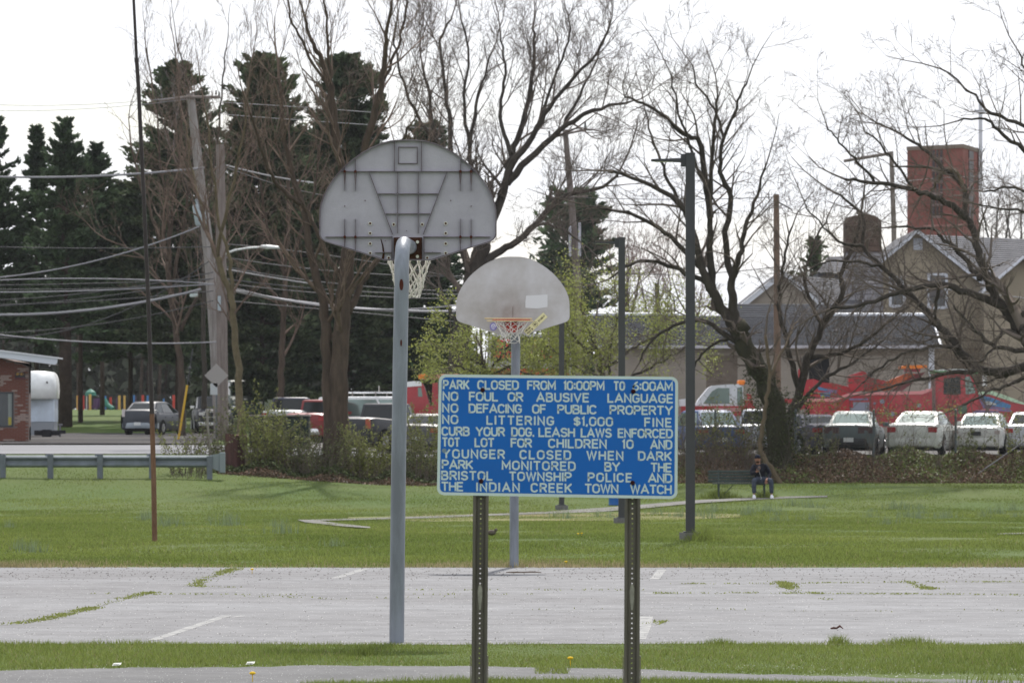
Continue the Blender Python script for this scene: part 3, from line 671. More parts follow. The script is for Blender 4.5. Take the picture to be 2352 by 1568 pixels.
# ================================================================== PARK SIGN
DS = 27.3; M_blue = mat('sign_blue', (.003,.118,.46), .55, spec=.3, var=.06, vscale=2); M_let = mat('sign_letters', (.54,.64,.63), .5, var=.05, vscale=8)
g0 = G(1278, DS); sign = thing('park_rules_sign', 'blue park rules sign with pale capital lettering on two brown steel posts', 'sign', (g0.x, DS, 0))
ss = 1/3.095*.7903      # crop px -> D px
def SP(cx, cy, y):      # position on the sign plate from detail-crop pixels
    return P(980+cx*.25535, 837.7+cy*.25535, DS)-Vector((g0.x, DS, 0))+Vector((0, y, 0))
TL, TR, BR, BL = (110,85), (2262,108), (2255,1205), (92,1168)
def bil(u, v):
    a = (lerp(TL[0], TR[0], u), lerp(TL[1], TR[1], u)); b = (lerp(BL[0], BR[0], u), lerp(BL[1], BR[1], u)); return (lerp(a[0], b[0], v), lerp(a[1], b[1], v))
def rounded(inset, r, n=6):
    W, Hh = 2150., 1090.; pts = []
    for cx, cy, a0 in ((W-inset-r, inset+r, -90), (W-inset-r, Hh-inset-r, 0), (inset+r, Hh-inset-r, 90), (inset+r, inset+r, 180)):
        for k in range(n+1):
            a = R(a0+90*k/n); pts.append(bil((cx+r*math.cos(a))/W, (cy+r*math.sin(a))/Hh))
    return pts
o_ = rounded(0, 62); i_ = rounded(26, 42); q = MB(); n = len(o_)
q.add([SP(*p, 0) for p in o_]+[SP(*p, .003) for p in o_], [tuple(range(n)), tuple(range(2*n-1, n-1, -1))]+[(k, n+k, n+(k+1)%n, (k+1)%n) for k in range(n)]); plate = q.obj('sign_plate', M_let, sign)
q = MB(); q.add([SP(*p, -.0008) for p in i_], [tuple(range(n))]); q.obj('blue_field', M_blue, plate)
ROWS = [
 ((132,148),[('PARK',145,385),('CLOSED',455,830),('FROM',903,1162),('10:00PM',1230,1600),('TO',1680,1785),('6:00AM',1850,2215)]),
 ((236,258),[('NO',142,285),('FOUL',380,645),('OR',728,870),('ABUSIVE',985,1462),('LANGUAGE',1625,2218)]),
 ((342,365),[('NO',138,285),('DEFACING',377,857),('OF',948,1075),('PUBLIC',1175,1530),('PROPERTY',1645,2215)]),
 ((444,474),[('NO',138,285),('LITTERING',537,1147),('$1,000',1320,1677),('FINE',1957,2205)]),
 ((550,573),[('CURB',133,388),('YOUR',440,705),('DOG.',760,970),('LEASH',1005,1335),('LAWS',1385,1665),('ENFORCED',1718,2215)]),
 ((648,672),[('TOT',138,300),('LOT',430,610),('FOR',755,948),('CHILDREN',1092,1620),('10',1757,1862),('AND',2010,2210)]),
 ((752,776),[('YOUNGER',140,705),('CLOSED',835,1300),('WHEN',1437,1770),('DARK',1900,2205)]),
 ((848,878),[('PARK',135,418),('MONITORED',675,1340),('BY',1598,1740),('THE',2013,2205)]),
 ((947,973),[('BRISTOL',130,595),('TOWNSHIP',740,1305),('POLICE',1448,1850),('AND',1990,2210)]),
 ((1046,1075),[('THE',130,330),('INDIAN',445,838),('CREEK',935,1308),('TOWN',1420,1725),('WATCH',1830,2205)])]
for (ya, yb), ws in ROWS:
    slope = (yb-ya)/2070.
    for tx, x0, x1 in ws:
        q = MB(); word(q, tx, x0, x1, 0, 86, lambda u, v, y: SP(u, ya+slope*(u-140)+88-v, y), .178, -.0016); q.obj('lettering', M_let, plate)
for cx, cy in ((503,225),(1858,238),(490,1045),(1852,1060)):
    c = SP(cx, cy, 0); MB().tube([(c.x, -.012, c.z), (c.x, -.006, c.z), (c.x, -.0021, c.z)], [.009, .0120, .0125], 10).obj('bolt', mat('red_rust_bolt', (.035,.010,.012), .9), plate)
c = SP(158, 770, 0); MB().cyl((c.x,-.0032,c.z), (c.x,-.0024,c.z), .012, 10).obj('dent', mat('sign_dent', (.16,.24,.3), .5), plate)
M_post = mat('bronze_green_post', (.125,.112,.088), .6, metal=.1, col2=(.075,.068,.055), vscale=3, vmap=(3,3,.6)); M_post2 = mat('post_scuffed', (.32,.31,.26), .6, var=.25, vscale=20)
M_edge = mat('post_edge', (.16,.14,.11), .5, metal=.3)
for (xt, xb) in ((1104.5, 1100.5), (1453, 1451)):
    ztop = P(xt, 870, DS).z; tx = P(xt, 1145, DS).x-g0.x; bx = P(xb, 1568, DS).x-g0.x; slope = (tx-bx)/((1568-1145)/S(DS))
    zr = P(0, 1145, DS).z; ax = lambda z: tx+slope*(z-zr)
    pm = bpy.data.objects.new('post', bpy.data.meshes.new('post')); 
    wb = MB(); hw = .0165; pitch = .0254; z = -.3; y_ = .030; oct_ = [(math.cos(R(22.5+45*k)), math.sin(R(22.5+45*k))) for k in range(8)]
    while z < ztop-.01:
        cx = ax(z+pitch/2); cz = z+pitch/2; big = [(hw,.41*pitch/2),(.41*hw,pitch/2),(-.41*hw,pitch/2),(-hw,.41*pitch/2),(-hw,-.41*pitch/2),(-.41*hw,-pitch/2),(.41*hw,-pitch/2),(hw,-.41*pitch/2)]
        sm = [(.0042*c_[0], .0042*c_[1]) for c_ in oct_]
        wb.add([(cx+a, y_, cz+b) for a, b in big]+[(cx+a, y_, cz+b) for a, b in sm], [(k, (k+1) % 8, 8+(k+1) % 8, 8+k) for k in range(8)])
        for (a0, a1) in (((hw,.41*pitch/2),(.41*hw,pitch/2)), ((-hw,.41*pitch/2),(-.41*hw,pitch/2)), ((-hw,-.41*pitch/2),(-.41*hw,-pitch/2)), ((hw,-.41*pitch/2),(.41*hw,-pitch/2))):
            wb.add([(cx+a0[0], y_, cz+a0[1]), (cx+a1[0], y_, cz+a1[1]), (cx+math.copysign(hw, a0[0]), y_, cz+math.copysign(pitch/2, a0[1]))], [(0,1,2)])
        z += pitch
    for s in (-1, 1):
        r = []
        for zz_ in (-.3, ztop):
            c0 = ax(zz_); r.append([(c0+s*hw, y_, zz_), (c0+s*.026, .005, zz_), (c0+s*.040, .005, zz_), (c0+s*.040, .0075, zz_), (c0+s*.0275, .0075, zz_), (c0+s*(hw+.001), .033, zz_)])
        wb.loft(r)
    po = wb.obj('post', M_post, sign)
    c0 = ax(P(0,1372,DS).z); z0 = P(0,1400,DS).z; z1 = P(0,1342,DS).z
    # scuffed strap on the post and the ground stub it is bolted to
    q = MB(); q.add([(ax(z0)-.004,.0292,z0),(ax(z0)+.004,.0292,z0),(ax(z0)+.010,.0292,lerp(z0,z1,.4)),(ax(z1)+.011,.0292,lerp(z0,z1,.8)),(ax(z1)+.005,.0292,z1),(ax(z1)-.006,.0292,z1),(ax(z1)-.012,.0292,lerp(z0,z1,.7)),(ax(z1)-.009,.0292,lerp(z0,z1,.3))], [tuple(range(8))]); q.obj('worn_patch', M_post2, po)
    zt = P(0, 1505, DS).z; q = MB()
    for s in (-1, 1): q.box(bx+s*.044-.0025 if s > 0 else bx-.046, bx+.0465 if s > 0 else bx-.0415, .002, .02, -.3, zt)
    q.obj('ground_stub', M_edge, po)
bpy.data.objects.remove(pm) if pm.name in bpy.data.objects else None

# ================================================================== LAMP POSTS, LEANING POLE
M_dark = mat('dark_bronze_paint', (.042,.043,.048), .6, metal=.0, var=.1); M_conc = mat('lamp_footing', (.16,.155,.155), .9, var=.15, vscale=12, bump=.3)
def lamp(px, d, label, hgt=6.13, h_arm=.48):
    g = G(px, d); t = thing('street_lamp', label, 'street lamp', g, group='square park lamp posts')
    m = MB(); m.cyl((0,0,-.2), (0,0,.13), .175, 20); m.obj('footing', M_conc, t, smooth=True)
    m = MB(); m.bbox(-.073, .073, -.073, .073, .13, hgt, .006); m.bbox(-.11,.11,-.11,.11,.13,.15,.004); p_ = m.obj('pole', M_dark, t)
    m = MB(); m.bbox(-.078, .078, -.078, .078, hgt-.001, hgt+.02, .004); m.box(-.15, -.074, -.035, .035, hgt-.2, hgt-.0); m.obj('bracket', M_dark, t)
    m = MB(); m.add([(-.15,-.09,hgt-.13),(-.15,.09,hgt-.13),(-.15,.09,hgt-.07),(-.15,-.09,hgt-.07),(-.62,-.12,hgt-.115),(-.62,.12,hgt-.115),(-.62,.12,hgt-.085),(-.62,-.12,hgt-.085)],
          [(0,1,2,3),(7,6,5,4),(0,4,5,1),(1,5,6,2),(2,6,7,3),(3,7,4,0)]); hd = m.obj('lamp_head', M_dark, t)
    m = MB(); m.box(-.56,-.22,-.08,.08,hgt-.126,hgt-.119); m.obj('lens', mat('lamp_lens', (.5,.5,.45), .3), hd)
    return t
lamp(1585.5, 85, 'tallest-looking dark square lamp post, nearest one, right of the blue sign')
lamp(1428, 115, 'second dark square lamp post, rising behind the right part of the blue sign')
lamp(1290, 145, 'farthest dark lamp post, standing behind the farther hoop and the blue sign')
g = G(355.5, 83.6); t = thing('leaning_pole', 'tall thin steel pole leaning left, black above and rusty brown below, alone on the lawn', 'pole', g)
def lp(px, py): return P(px, py, 83.6)-g
M_lp1 = mat('pole_black', (.030,.022,.022), .5, metal=.3, var=.2, vscale=4); M_lp2 = mat('pole_brown', (.20,.115,.075), .75, col2=(.13,.07,.045), vscale=5, vmap=(3,3,1))
m = MB(); m.tube([lp(355.5,1250), lp(353,1100), lp(349,950)], [.042,.040,.038], 12); m.obj('lower_section', M_lp2, t, smooth=True)
m = MB(); m.tube([lp(349,950), lp(341,700), lp(330,450), lp(318,200), lp(314,140)], [.036,.034,.032,.031,.031], 12); m.obj('middle_section', M_lp1, t, smooth=True)
m = MB(); m.tube([lp(314,143), lp(313.6,134)], .036, 12); m.tube([lp(314,140), lp(307,0), lp(303,-90)], [.024,.022,.02], 12); m.obj('upper_section', M_lp1, t, smooth=True)
# blue barrel behind the sign post
g = ray(1418, 1160); m = MB(); m.tube([(0,0,0),(0,0,.02),(0,0,.28),(0,0,.3),(0,0,.56),(0,0,.58),(0,0,.86),(0,0,.88)], [.26,.285,.285,.295,.295,.285,.285,.27], 18)
o = m.obj('barrel', mat('barrel_blue', (.02,.13,.45), .45), smooth=True); o.location = g; o['label'] = 'blue plastic barrel half sunk beside the path, mostly hidden by the sign'; o['category'] = 'barrel'
o.scale = (.85,.85,.75)

# ================================================================== BENCH AND PERSON
DB = 155.0; gb = G(1700, DB); gz = P(0, 1144, DB).z
M_bench = mat('green_bench', (.022,.040,.036), .5, var=.15, vscale=6)
bench = thing('park_bench', 'dark green park bench on the grass with a man seated at its right end', 'bench', (gb.x, DB, gb.z))
bh = gz-gb.z
for k, z in enumerate((.50, .59, .68, .77)):
    m = MB(); m.bbox(-.92, .90, .27+.03*k, .305+.03*k, bh+z-.037, bh+z+.037, .008); m.obj('back_slat', M_bench, bench)
for k in range(4):
    m = MB(); m.bbox(-.80, .88, -.20+.11*k, -.105+.11*k, bh+.415, bh+.455, .006); m.obj('seat_slat', M_bench, bench)
for x in (-.62, .70):
    m = MB(); m.tube([(x, .22, bh-.05), (x, .20, bh+.42)], .028, 8); m.tube([(x, -.16, bh-.05), (x, -.12, bh+.42)], .024, 8); m.box(x-.025, x+.025, -.2, .27, bh+.375, bh+.414); m.tube([(x, .22, bh+.40), (x, .40, bh+.82)], .022, 6); m.obj('leg', M_bench, bench)
    s = 1 if x < 0 else -1; m = MB(); m.tube([(x+s*.06, .05, bh+.02), (x+s*.42, .05, bh+.39)], .012, 6); m.obj('brace', M_bench, bench)
# person
GP = Vector((gb.x+(1747-1700)/S(DB), DB-.12, gz)); man = thing('person', 'man in black jacket and cap seated on the bench, holding a phone under his chin', 'person', GP)
def skin(name, verts, edges, radii, m, parent, sub=2, root=0):
    me = bpy.data.meshes.new(name); me.from_pydata([tuple(v) for v in verts], edges, []); o = link(name, me, m, parent)
    md = o.modifiers.new('Skin', 'SKIN'); md.use_smooth_shade = True
    if not me.skin_vertices: pass
    sv = me.skin_vertices[0].data if me.skin_vertices else None
    if sv is None:
        bpy.context.view_layer.objects.active = o; sv = me.skin_vertices[0].data
    for i, r in enumerate(radii): sv[i].radius = (r, r) if not hasattr(r, '__len__') else r
    sv[root].use_root = True
    s2 = o.modifiers.new('Subd', 'SUBSURF'); s2.levels = sub; s2.render_levels = sub
    return o
M_skin = mat('skin', (.34,.17,.11), .6); M_jack = mat('black_jacket', (.012,.013,.020), .8, var=.3, vscale=10); M_jean = mat('slate_trousers', (.05,.06,.085), .85, var=.25, vscale=10)
pel = Vector((0,.05,.53)); che = Vector((-.03,.10,.80)); nek = Vector((-.07,.08,.985)); hed = Vector((-.09,.05,1.11))
shL, shR = Vector((-.21,.09,.92)), Vector((.15,.09,.93))
elL, haL = Vector((-.27,-.08,.70)), Vector((-.085,-.24,.80))
elR, haR = Vector((.27,-.02,.68)), Vector((.15,-.30,.54))
hipL, hipR = Vector((-.10,.04,.52)), Vector((.10,.04,.52)); knL, knR = Vector((-.21,-.38,.53)), Vector((.28,-.36,.53))
anL, anR = Vector((-.21,-.34,.10)), Vector((.30,-.32,.10))
V_ = [pel, che, nek, hed, hed+Vector((0,-.01,.06)), shL, elL, haL, shR, elR, haR, hipL, knL, anL, hipR, knR, anR]
E_ = [(0,1),(1,2),(2,3),(3,4),(1,5),(5,6),(6,7),(1,8),(8,9),(9,10),(0,11),(11,12),(12,13),(0,14),(14,15),(15,16)]
body = skin('body', V_, E_, [.09,.11,.05,.085,.07,.05,.038,.026,.05,.038,.026,.07,.045,.03,.07,.045,.03], M_skin, man)
skin('jacket', [pel+Vector((0,0,.02)), Vector((-.02,.09,.68)), che+Vector((0,0,.03)), nek+Vector((0,.0,-.03)), shL, elL, haL.lerp(elL,.22), shR, elR, haR.lerp(elR,.25)], [(0,1),(1,2),(2,3),(2,4),(4,5),(5,6),(2,7),(7,8),(8,9)],
     [(.17,.13),(.175,.13),(.165,.12),.085,.085,.068,.050,.085,.068,.050], M_jack, man)
skin('trousers', [pel, hipL, knL, anL+Vector((0,0,.03)), hipR, knR, anR+Vector((0,0,.03))], [(0,1),(1,2),(2,3),(0,4),(4,5),(5,6)], [.13,.10,.078,.062,.10,.078,.062], M_jean, man)
m = MB(); m.sphere(hed+Vector((0,0,.03)), .092, 14, 10, (.86,1.0,1.18)); m.sphere(hed+Vector((0,-.093,.02)), .016, 6, 5, (.8,1,1.4))
for s in (-1,1): m.sphere(hed+Vector((s*.08,0,.025)), .022, 6, 5, (.5,.8,1.2))
m.obj('head', M_skin, man, smooth='all')
m = MB(); m.sphere(hed+Vector((0,.01,.065)), .102, 14, 8, (.88,1.0,.98)); m.bbox(-.09-.062,-.09+.062, -.115, -.045, 1.175, 1.19, .004); m.obj('cap', mat('cap_navy', (.008,.010,.022), .8), man, smooth=True)
m = MB()
for s in (-1,1): m.sphere(hed+Vector((s*.032,-.080,.035)), .011, 6, 4)
m.obj('eyes', mat('eye_dark', (.02,.015,.012), .4), man)
m = MB(); m.sphere(hed+Vector((0,-.083,-.028)), .02, 8, 4, (1.2,.5,.35)); m.obj('mouth', mat('lips', (.22,.08,.07), .6), man)
m = MB(); m.sphere(hed+Vector((0,-.05,-.055)), .06, 10, 6, (.95,.7,.6)); m.obj('beard', mat('beard_dark', (.05,.03,.022), .9), man, smooth='all')
def hand(c, dirv, up, name):
    m = MB(); d = dirv.normalized(); u = up.normalized(); s_ = d.cross(u).normalized()
    m.tube([c-d*.03, c+d*.02, c+d*.06], [.026,.036,.030], 8)
    for k, (o_, ln) in enumerate(((-.03,.060),(-.010,.072),(.011,.068),(.030,.052))):
        b = c+d*.055+s_*o_; m.tube([b, b+d*ln*.5-u*.004, b+d*ln*.8-u*.022, b+d*ln-u*.042], [.0095,.009,.0085,.007], 6)
    b = c+s_*.03; m.tube([b, b+s_*.025+d*.025-u*.01, b+s_*.03+d*.055-u*.025], [.011,.010,.008], 6)
    return m.obj(name, M_skin, man, smooth='all')
hand(haL, Vector((.25,-.1,1)), Vector((0,1,.2)), 'hand'); hand(haR, Vector((-.15,-.3,-1)), Vector((0,1,0)), 'hand')
for a in (anL, anR):
    m = MB(); rings = []
    for (y, z1, hw_) in ((.07,.085,.035),(.03,.12,.044),(-.03,.115,.046),(-.10,.075,.050),(-.16,.055,.046),(-.195,.04,.028)):
        rings.append([(a.x-hw_, a.y+y, .0), (a.x-hw_, a.y+y, z1*.6), (a.x-hw_*.55, a.y+y, z1), (a.x+hw_*.55, a.y+y, z1), (a.x+hw_, a.y+y, z1*.6), (a.x+hw_, a.y+y, .0)])
    m.loft(rings); m.obj('shoe', mat('white_shoe', (.75,.76,.80), .6), man, smooth=True)
ph = GP+haL; m = MB(); m.bbox(-.036,.036,-.006,.006,-.07,.075,.003); o = m.obj('smartphone', mat('phone_dark', (.05,.035,.035), .3)); o.location = ph+Vector((.012,-.035,.075)); o.rotation_euler = (R(-15), R(8), 0)
o['label'] = 'dark smartphone held upright in the seated man\'s raised hand'; o['category'] = 'phone'
m = MB(); m.tube([Vector((-.06,-.26,.78)), Vector((-.03,-.20,.70)), Vector((0,-.14,.62)), Vector((.0,-.2,.56))], .004, 5); o = m.obj('earphone_cable', mat('white_cable', (.7,.7,.7), .6)); o.location = GP; o['label'] = 'thin pale cable hanging from the phone across the man\'s jacket'; o['category'] = 'cable'
# ================================================================== VEHICLES
M_glass = mat('car_glass', (.012,.016,.016), .08, spec=.45); M_glassg = mat('car_glass_green', (.20,.26,.24), .14, metal=.6, spec=1.0)
M_tyre = mat('tyre', (.02,.02,.02), .9); M_rimm = mat('wheel_rim', (.35,.35,.36), .35, metal=.7); M_black = mat('black_plastic', (.018,.018,.02), .6)
M_red = mat('tail_lamp_red', (.30,.012,.015), .25); M_lens = mat('lamp_lens_clear', (.55,.55,.52), .15); M_chr = mat('chrome', (.65,.65,.65), .15, metal=.9)
M_amb = mat('amber_lens', (.75,.20,.02), .3); M_plate = mat('number_plate', (.6,.62,.62), .5); M_shut = mat('under_body', (.012,.012,.012), .9)
def paint(name, c, rough=None, coat=None): return mat('paint_'+name, c, rough or (.4 if max(c) > .3 else .5), coat=(.35 if max(c) > .3 else .06) if coat is None else coat, var=.10, vscale=2)
def wheel(root, x, y, r, s, rimcol=None):
    m = MB(); w_ = .105
    m.tube([(x, y-w_, r), (x, y-w_+.02, r), (x, y+w_-.02, r), (x, y+w_, r)], [r*.93, r, r, r*.93], 20); o = m.obj('wheel', M_tyre, root, smooth=True)
    yo = y+s*w_; m = MB(); m.cyl((x, yo-s*.005, r), (x, yo+s*.008, r), r*.62, 16); m.cyl((x, yo+s*.0081, r), (x, yo+s*.02, r), r*.16, 8)
    for k in range(5):
        a = 2*math.pi*k/5; m.tube([(x+r*.12*math.cos(a), yo+s*.012, r+r*.12*math.sin(a)), (x+r*.56*math.cos(a), yo+s*.012, r+r*.56*math.sin(a))], .025, 5)
    m.obj('rim', rimcol or M_rimm, o)
def car(name, label, cat, loc, heading, p, group=None):
    """local frame: x forward, y left, z up. p holds the outline of this vehicle"""
    t = thing(name, label, cat, loc, heading, group); Lh = p['L']/2; W = p['W']/2; H_ = p['H']; r = p.get('r', .32); pm = p['paint']
    zb, zh, zt = p['belt'], p['hood'], p['trunk']; xr0, xr1, xf1, xf0 = p['gh']; low = .22
    rear_l, front_l = p.get('rl', .12), p.get('fl', .14)
    st = [(-Lh, low+.16, zt-.20, W*.70), (-Lh+.05, low+.05, zt-.06, W*.86), (-Lh+rear_l+.05, low, zt-.005, W*.94), (-Lh+.42, low, zt+.01, W*.985), (xr0, low, zb, W), (0, low-.02, zb-.01, W), (xf0, low, zb-.01, W), (Lh-.45, low, (zb+zh*2)/3+.03, W*.975), (Lh-front_l, low, zh, W*.93), (Lh-.03, low+.05, zh-.07, W*.86), (Lh, low+.14, zh-.20, W*.76)]
    rings = []
    for x, z0, z1, hw in st:
        zm = lerp(z0, z1, .55); h = [(hw*.90, z0), (hw*.97, z0+.07), (hw, zm), (hw*.985, lerp(zm, z1, .6)), (hw*.93, z1-.03), (hw*.80, z1+.006), (hw*.4, z1+.022)]
        rings.append([(x, a, b) for a, b in h]+[(x, -a, b) for a, b in h[::-1]])
    m = MB(); m.loft(rings); m.obj('body', pm, t, smooth=True)
    # greenhouse
    wb, wt = W*.90, W*p.get('tumble', .74); zt_ = H_
    def top(x, n=5): return None
    lo = lambda x: (x, zb-.02); pts_lo = [(xr0, wb*.93), (lerp(xr0, xf0, .3), wb), (lerp(xr0, xf0, .7), wb), (xf0, wb*.90)]
    pts_hi = [(xr1, wt*.93), (lerp(xr1, xf1, .3), wt), (lerp(xr1, xf1, .7), wt), (xf1, wt*.92)]
    def ringof(pl, z): return [(x, y, z) for x, y in pl]+[(x, -y, z) for x, y in pl[::-1]]
    mid = [((a[0]*.12+b[0]*.88), (a[1]*.10+b[1]*.90)) for a, b in zip(pts_lo, pts_hi)]
    inn = [(lerp(0, b[0]-(xr1+xf1)/2, .90)+(xr1+xf1)/2, b[1]*.84) for b in pts_hi]
    m = MB(); m.loft([ringof(pts_lo, zb-.03), ringof(mid, zt_-.07), ringof(pts_hi, zt_-.035), ringof(inn, zt_)], cap=True)
    m.obj('roof', p.get('roofpaint', pm), t, smooth=True)
    gm = p.get('glass', M_glass)
    def pane(nm, A, B, C, D, off, ins=(.06,.06,.08,.1)):
        A, B, C, D = map(Vector, (A, B, C, D)); nn = (B-A).cross(D-A).normalized()
        if nn.dot(off) < 0: nn = -nn
        f = lambda u, v: (A.lerp(B, u)).lerp(D.lerp(C, u), v)+nn*.008
        u0, u1, v0, v1 = ins; q = MB(); a = [f(u0, v0), f(1-u1, v0), f(1-u1, 1-v1), f(u0, 1-v1)]
        q.add(a+[k-nn*.006 for k in a], [(0,1,2,3),(0,4,5,1),(1,5,6,2),(2,6,7,3),(3,7,4,0)]); q.obj(nm, gm, t)
    lo_, hi_ = pts_lo, mid; zl, zhh = zb-.03, zt_-.07
    pane('rear_window', (lo_[0][0], -lo_[0][1], zl), (lo_[0][0], lo_[0][1], zl), (hi_[0][0], hi_[0][1], zhh), (hi_[0][0], -hi_[0][1], zhh), Vector((-1,0,.4)), (.07,.07,p.get('rw0',.10),.04))
    pane('windshield', (lo_[3][0], -lo_[3][1], zl), (lo_[3][0], lo_[3][1], zl), (hi_[3][0], hi_[3][1], zhh), (hi_[3][0], -hi_[3][1], zhh), Vector((1,0,.4)), (.06,.06,.08,.04))
    for s in (-1, 1):
        for a, b, nm in ((0,1,'quarter_window'), (1,2,'side_window'), (2,3,'side_window')):
            if nm == 'quarter_window' and p.get('noq'): continue
            i0, i1 = (.22 if a == 0 else .03), (.2 if b == 3 else .03)
            pane(nm, (lo_[a][0], s*lo_[a][1], zl), (lo_[b][0], s*lo_[b][1], zl), (hi_[b][0], s*hi_[b][1], zhh), (hi_[a][0], s*hi_[a][1], zhh), Vector((0,s,.1)), (i0,i1,.10,.06))
    # wheels and arches
    xw = p.get('wb', (Lh-.85)*1.0)
    for sx, xx in ((-1, -Lh+p.get('ro', .95)), (1, Lh-p.get('fo', .85))):
        for s in (-1, 1):
            q = MB(); q.cyl((xx, s*(W-.16), r+.01), (xx, s*(W+.002), r+.01), r+.055, 22); q.obj('wheel_arch', M_shut, t)
            wheel(t, xx, s*(W-.09), r, s, p.get('rimcol'))
    # lamps, bumpers, plates, mirrors, handles
    zl = p.get('tl_z', zt-.20); tw = p.get('tl_w', .30); th = p.get('tl_h', .14)
    for s in (-1, 1):
        q = MB(); y0, y1 = s*(W*.88-tw), s*W*.90
        q.prism([(min(y0,y1), zl-th/2), (max(y0,y1), zl-th/2*(1 if s < 0 else 1)), (max(y0,y1), zl+th/2), (min(y0,y1), zl+th/2)], 0, .07)
        for i in range(len(q.v)): q.v[i] = (-Lh-.012+q.v[i][1]+(.03 if abs(q.v[i][0]) > W*.8 else 0), q.v[i][0], q.v[i][2])
        q.obj('tail_light', p.get('tlm', M_red), t)
        q = MB(); q.bbox(Lh-.09, Lh+.004, min(s*W*.5, s*W*.82), max(s*W*.5, s*W*.82), zh-.24, zh-.10, .012); q.obj('headlight', M_lens, t)
        q = MB(); q.bbox(xf0-.25, xf0-.13, min(s*W*.97, s*(W+.17)), max(s*W*.97, s*(W+.17)), zb-.02, zb+.12, .02); q.obj('side_mirror', p.get('mir', pm), t)
        for xx in ((lerp(xr0, xf0, .35)), (lerp(xr0, xf0, .66)-.2)):
            q = MB(); q.bbox(xx-.09, xx+.09, min(s*W*.98, s*(W+.02)), max(s*W*.98, s*(W+.02)), zb-.2, zb-.17, .005); q.obj('door_handle', p.get('hm', pm), t)
    q = MB(); q.loft([[(-Lh-.085+.30*abs(u)**3.2+a, u*W*.99, z) for a, z in ((.22,low+.06),(.02,low+.07),(0,low+.13),(0,low+.26),(.03,low+.32),(.22,low+.33))] for u in [k/8-1 for k in range(17)]]); q.obj('rear_bumper', p.get('bump', pm), t, smooth=True)
    q = MB(); q.bbox(Lh-.12, Lh+.07, -W*.86, W*.86, low+.06, low+.26, .04); q.obj('front_bumper', p.get('bump', pm), t, smooth=True)
    q = MB(); q.box(-Lh-.09, -Lh-.0755, -.16, .16, p.get('plz', low+.20), p.get('plz', low+.20)+.14); q.obj('number_plate', p.get('plm', M_plate), t)
    q = MB(); q.box(Lh+.002, Lh+.02, -W*.42, W*.42, zh-.24, zh-.11); q.obj('grille', M_black, t)
    q = MB(); q.box(-Lh+.1, Lh-.1, -W*.8, W*.8, low-.08, low+.02); q.obj('underbody', M_shut, t)
    return t
def gz_at(px, d): return G(px, d)
SED = dict(L=4.6, W=1.76, H=1.40, belt=.92, hood=.84, trunk=.98, gh=(-1.62,-.85,.42,1.15), r=.31, tumble=.68)
def variant(**k): q = dict(SED); q.update(k); return q
# rear-to-camera row on the right: forward is away (+y) so heading 90 deg, slightly turned
def row(name, label, cat, px, d, head, p, group=None):
    g = G(px, d); return car(name, label, cat, Vector((g.x, g.y, g.z+.05)), R(head), p, group)
row('parked_car', 'dark blue hatchback with bright rear window, parked nearest the lamp post behind the sign', 'car', 1612, 176, 106, variant(paint=paint('blue', (.03,.07,.20)), H=1.46, gh=(-1.95,-1.35,.3,1.1), trunk=.95, L=4.2, glass=M_glassg))
row('parked_car', 'white estate car mostly hidden behind the ivy-covered trunk', 'car', 1752, 178, 84, variant(paint=paint('white2', (.42,.44,.50)), H=1.5, gh=(-1.9,-1.5,.4,1.2)))
row('parked_car', 'dusty dark grey crumpled car right beside the thick trunk', 'car', 1856, 177, 110, variant(paint=mat('paint_dusty', (.085,.085,.11), .75, var=.3, vscale=4), H=1.32, gh=(-1.3,-.7,.3,.9), trunk=1.0))
row('parked_car', 'dark green-grey boxy sedan with full-width dark tail lamps', 'car', 1962, 175, 82, variant(paint=paint('greengrey', (.085,.11,.115)), W=1.78, L=4.7, H=1.42, trunk=1.0, belt=.95, tl_w=.48, tl_h=.20, tlm=mat('tail_dark', (.06,.022,.028), .3), bump=M_black, glass=M_glassg, roofpaint=paint('greengrey', (.085,.11,.115))))
row('parked_car', 'white two-door coupe with red wedge tail lamps, rear to the park', 'car', 2122, 175, 76, variant(paint=paint('white', (.52,.535,.50)), W=1.80, H=1.42, belt=.98, trunk=1.02, gh=(-1.75,-.75,.45,1.2), tl_w=.26, tl_h=.17, plm=M_plate, glass=mat('car_glass_mid', (.10,.14,.13), .12, metal=.5, spec=1.0)))
row('parked_car', 'white older sedan with dark recess for its plate, rightmost white car', 'car', 2262, 177, 78, variant(paint=paint('white3', (.48,.48,.45)), W=1.72, H=1.36, belt=.88, trunk=.93, tl_w=.16, tl_h=.12, plm=M_black, plz=.62, tlm=mat('tail_pale', (.35,.30,.28), .4), glass=M_glassg))
row('parked_car', 'silver car cut by the right picture edge behind bare branches', 'car', 2372, 178, 80, variant(paint=paint('silver', (.42,.44,.47)), W=1.74))
# left-hand vehicles
gq = G(362, 243)
row('hatchback', 'charcoal sloping-back hatchback parked on the driveway, rear to the camera', 'car', 355, 243, 74, variant(paint=paint('charcoal', (.03,.036,.05), .5, .1), L=4.4, W=1.72, H=1.49, belt=.98, hood=.82, trunk=1.12, gh=(-2.10,-1.30,.25,1.5), tl_w=.13, tl_h=.34, tl_z=.98, tlm=mat('tail_clear', (.55,.5,.5), .2), rw0=.05, bump=paint('greyblue', (.25,.29,.33))))
TR = dict(L=4.9, W=1.78, H=1.70, belt=1.12, hood=1.03, trunk=1.10, gh=(-.55,-.40,.55,1.05), r=.37, tumble=.80)
def tvar(**k): q = dict(TR); q.update(k); return q
tk = row('pickup_truck', 'black pickup truck with bright grille frame facing the camera, left of the wooden poles', 'pickup truck', 487, 252, -84, tvar(paint=paint('black', (.012,.014,.02)), bump=M_chr, mir=M_chr))
q = MB()
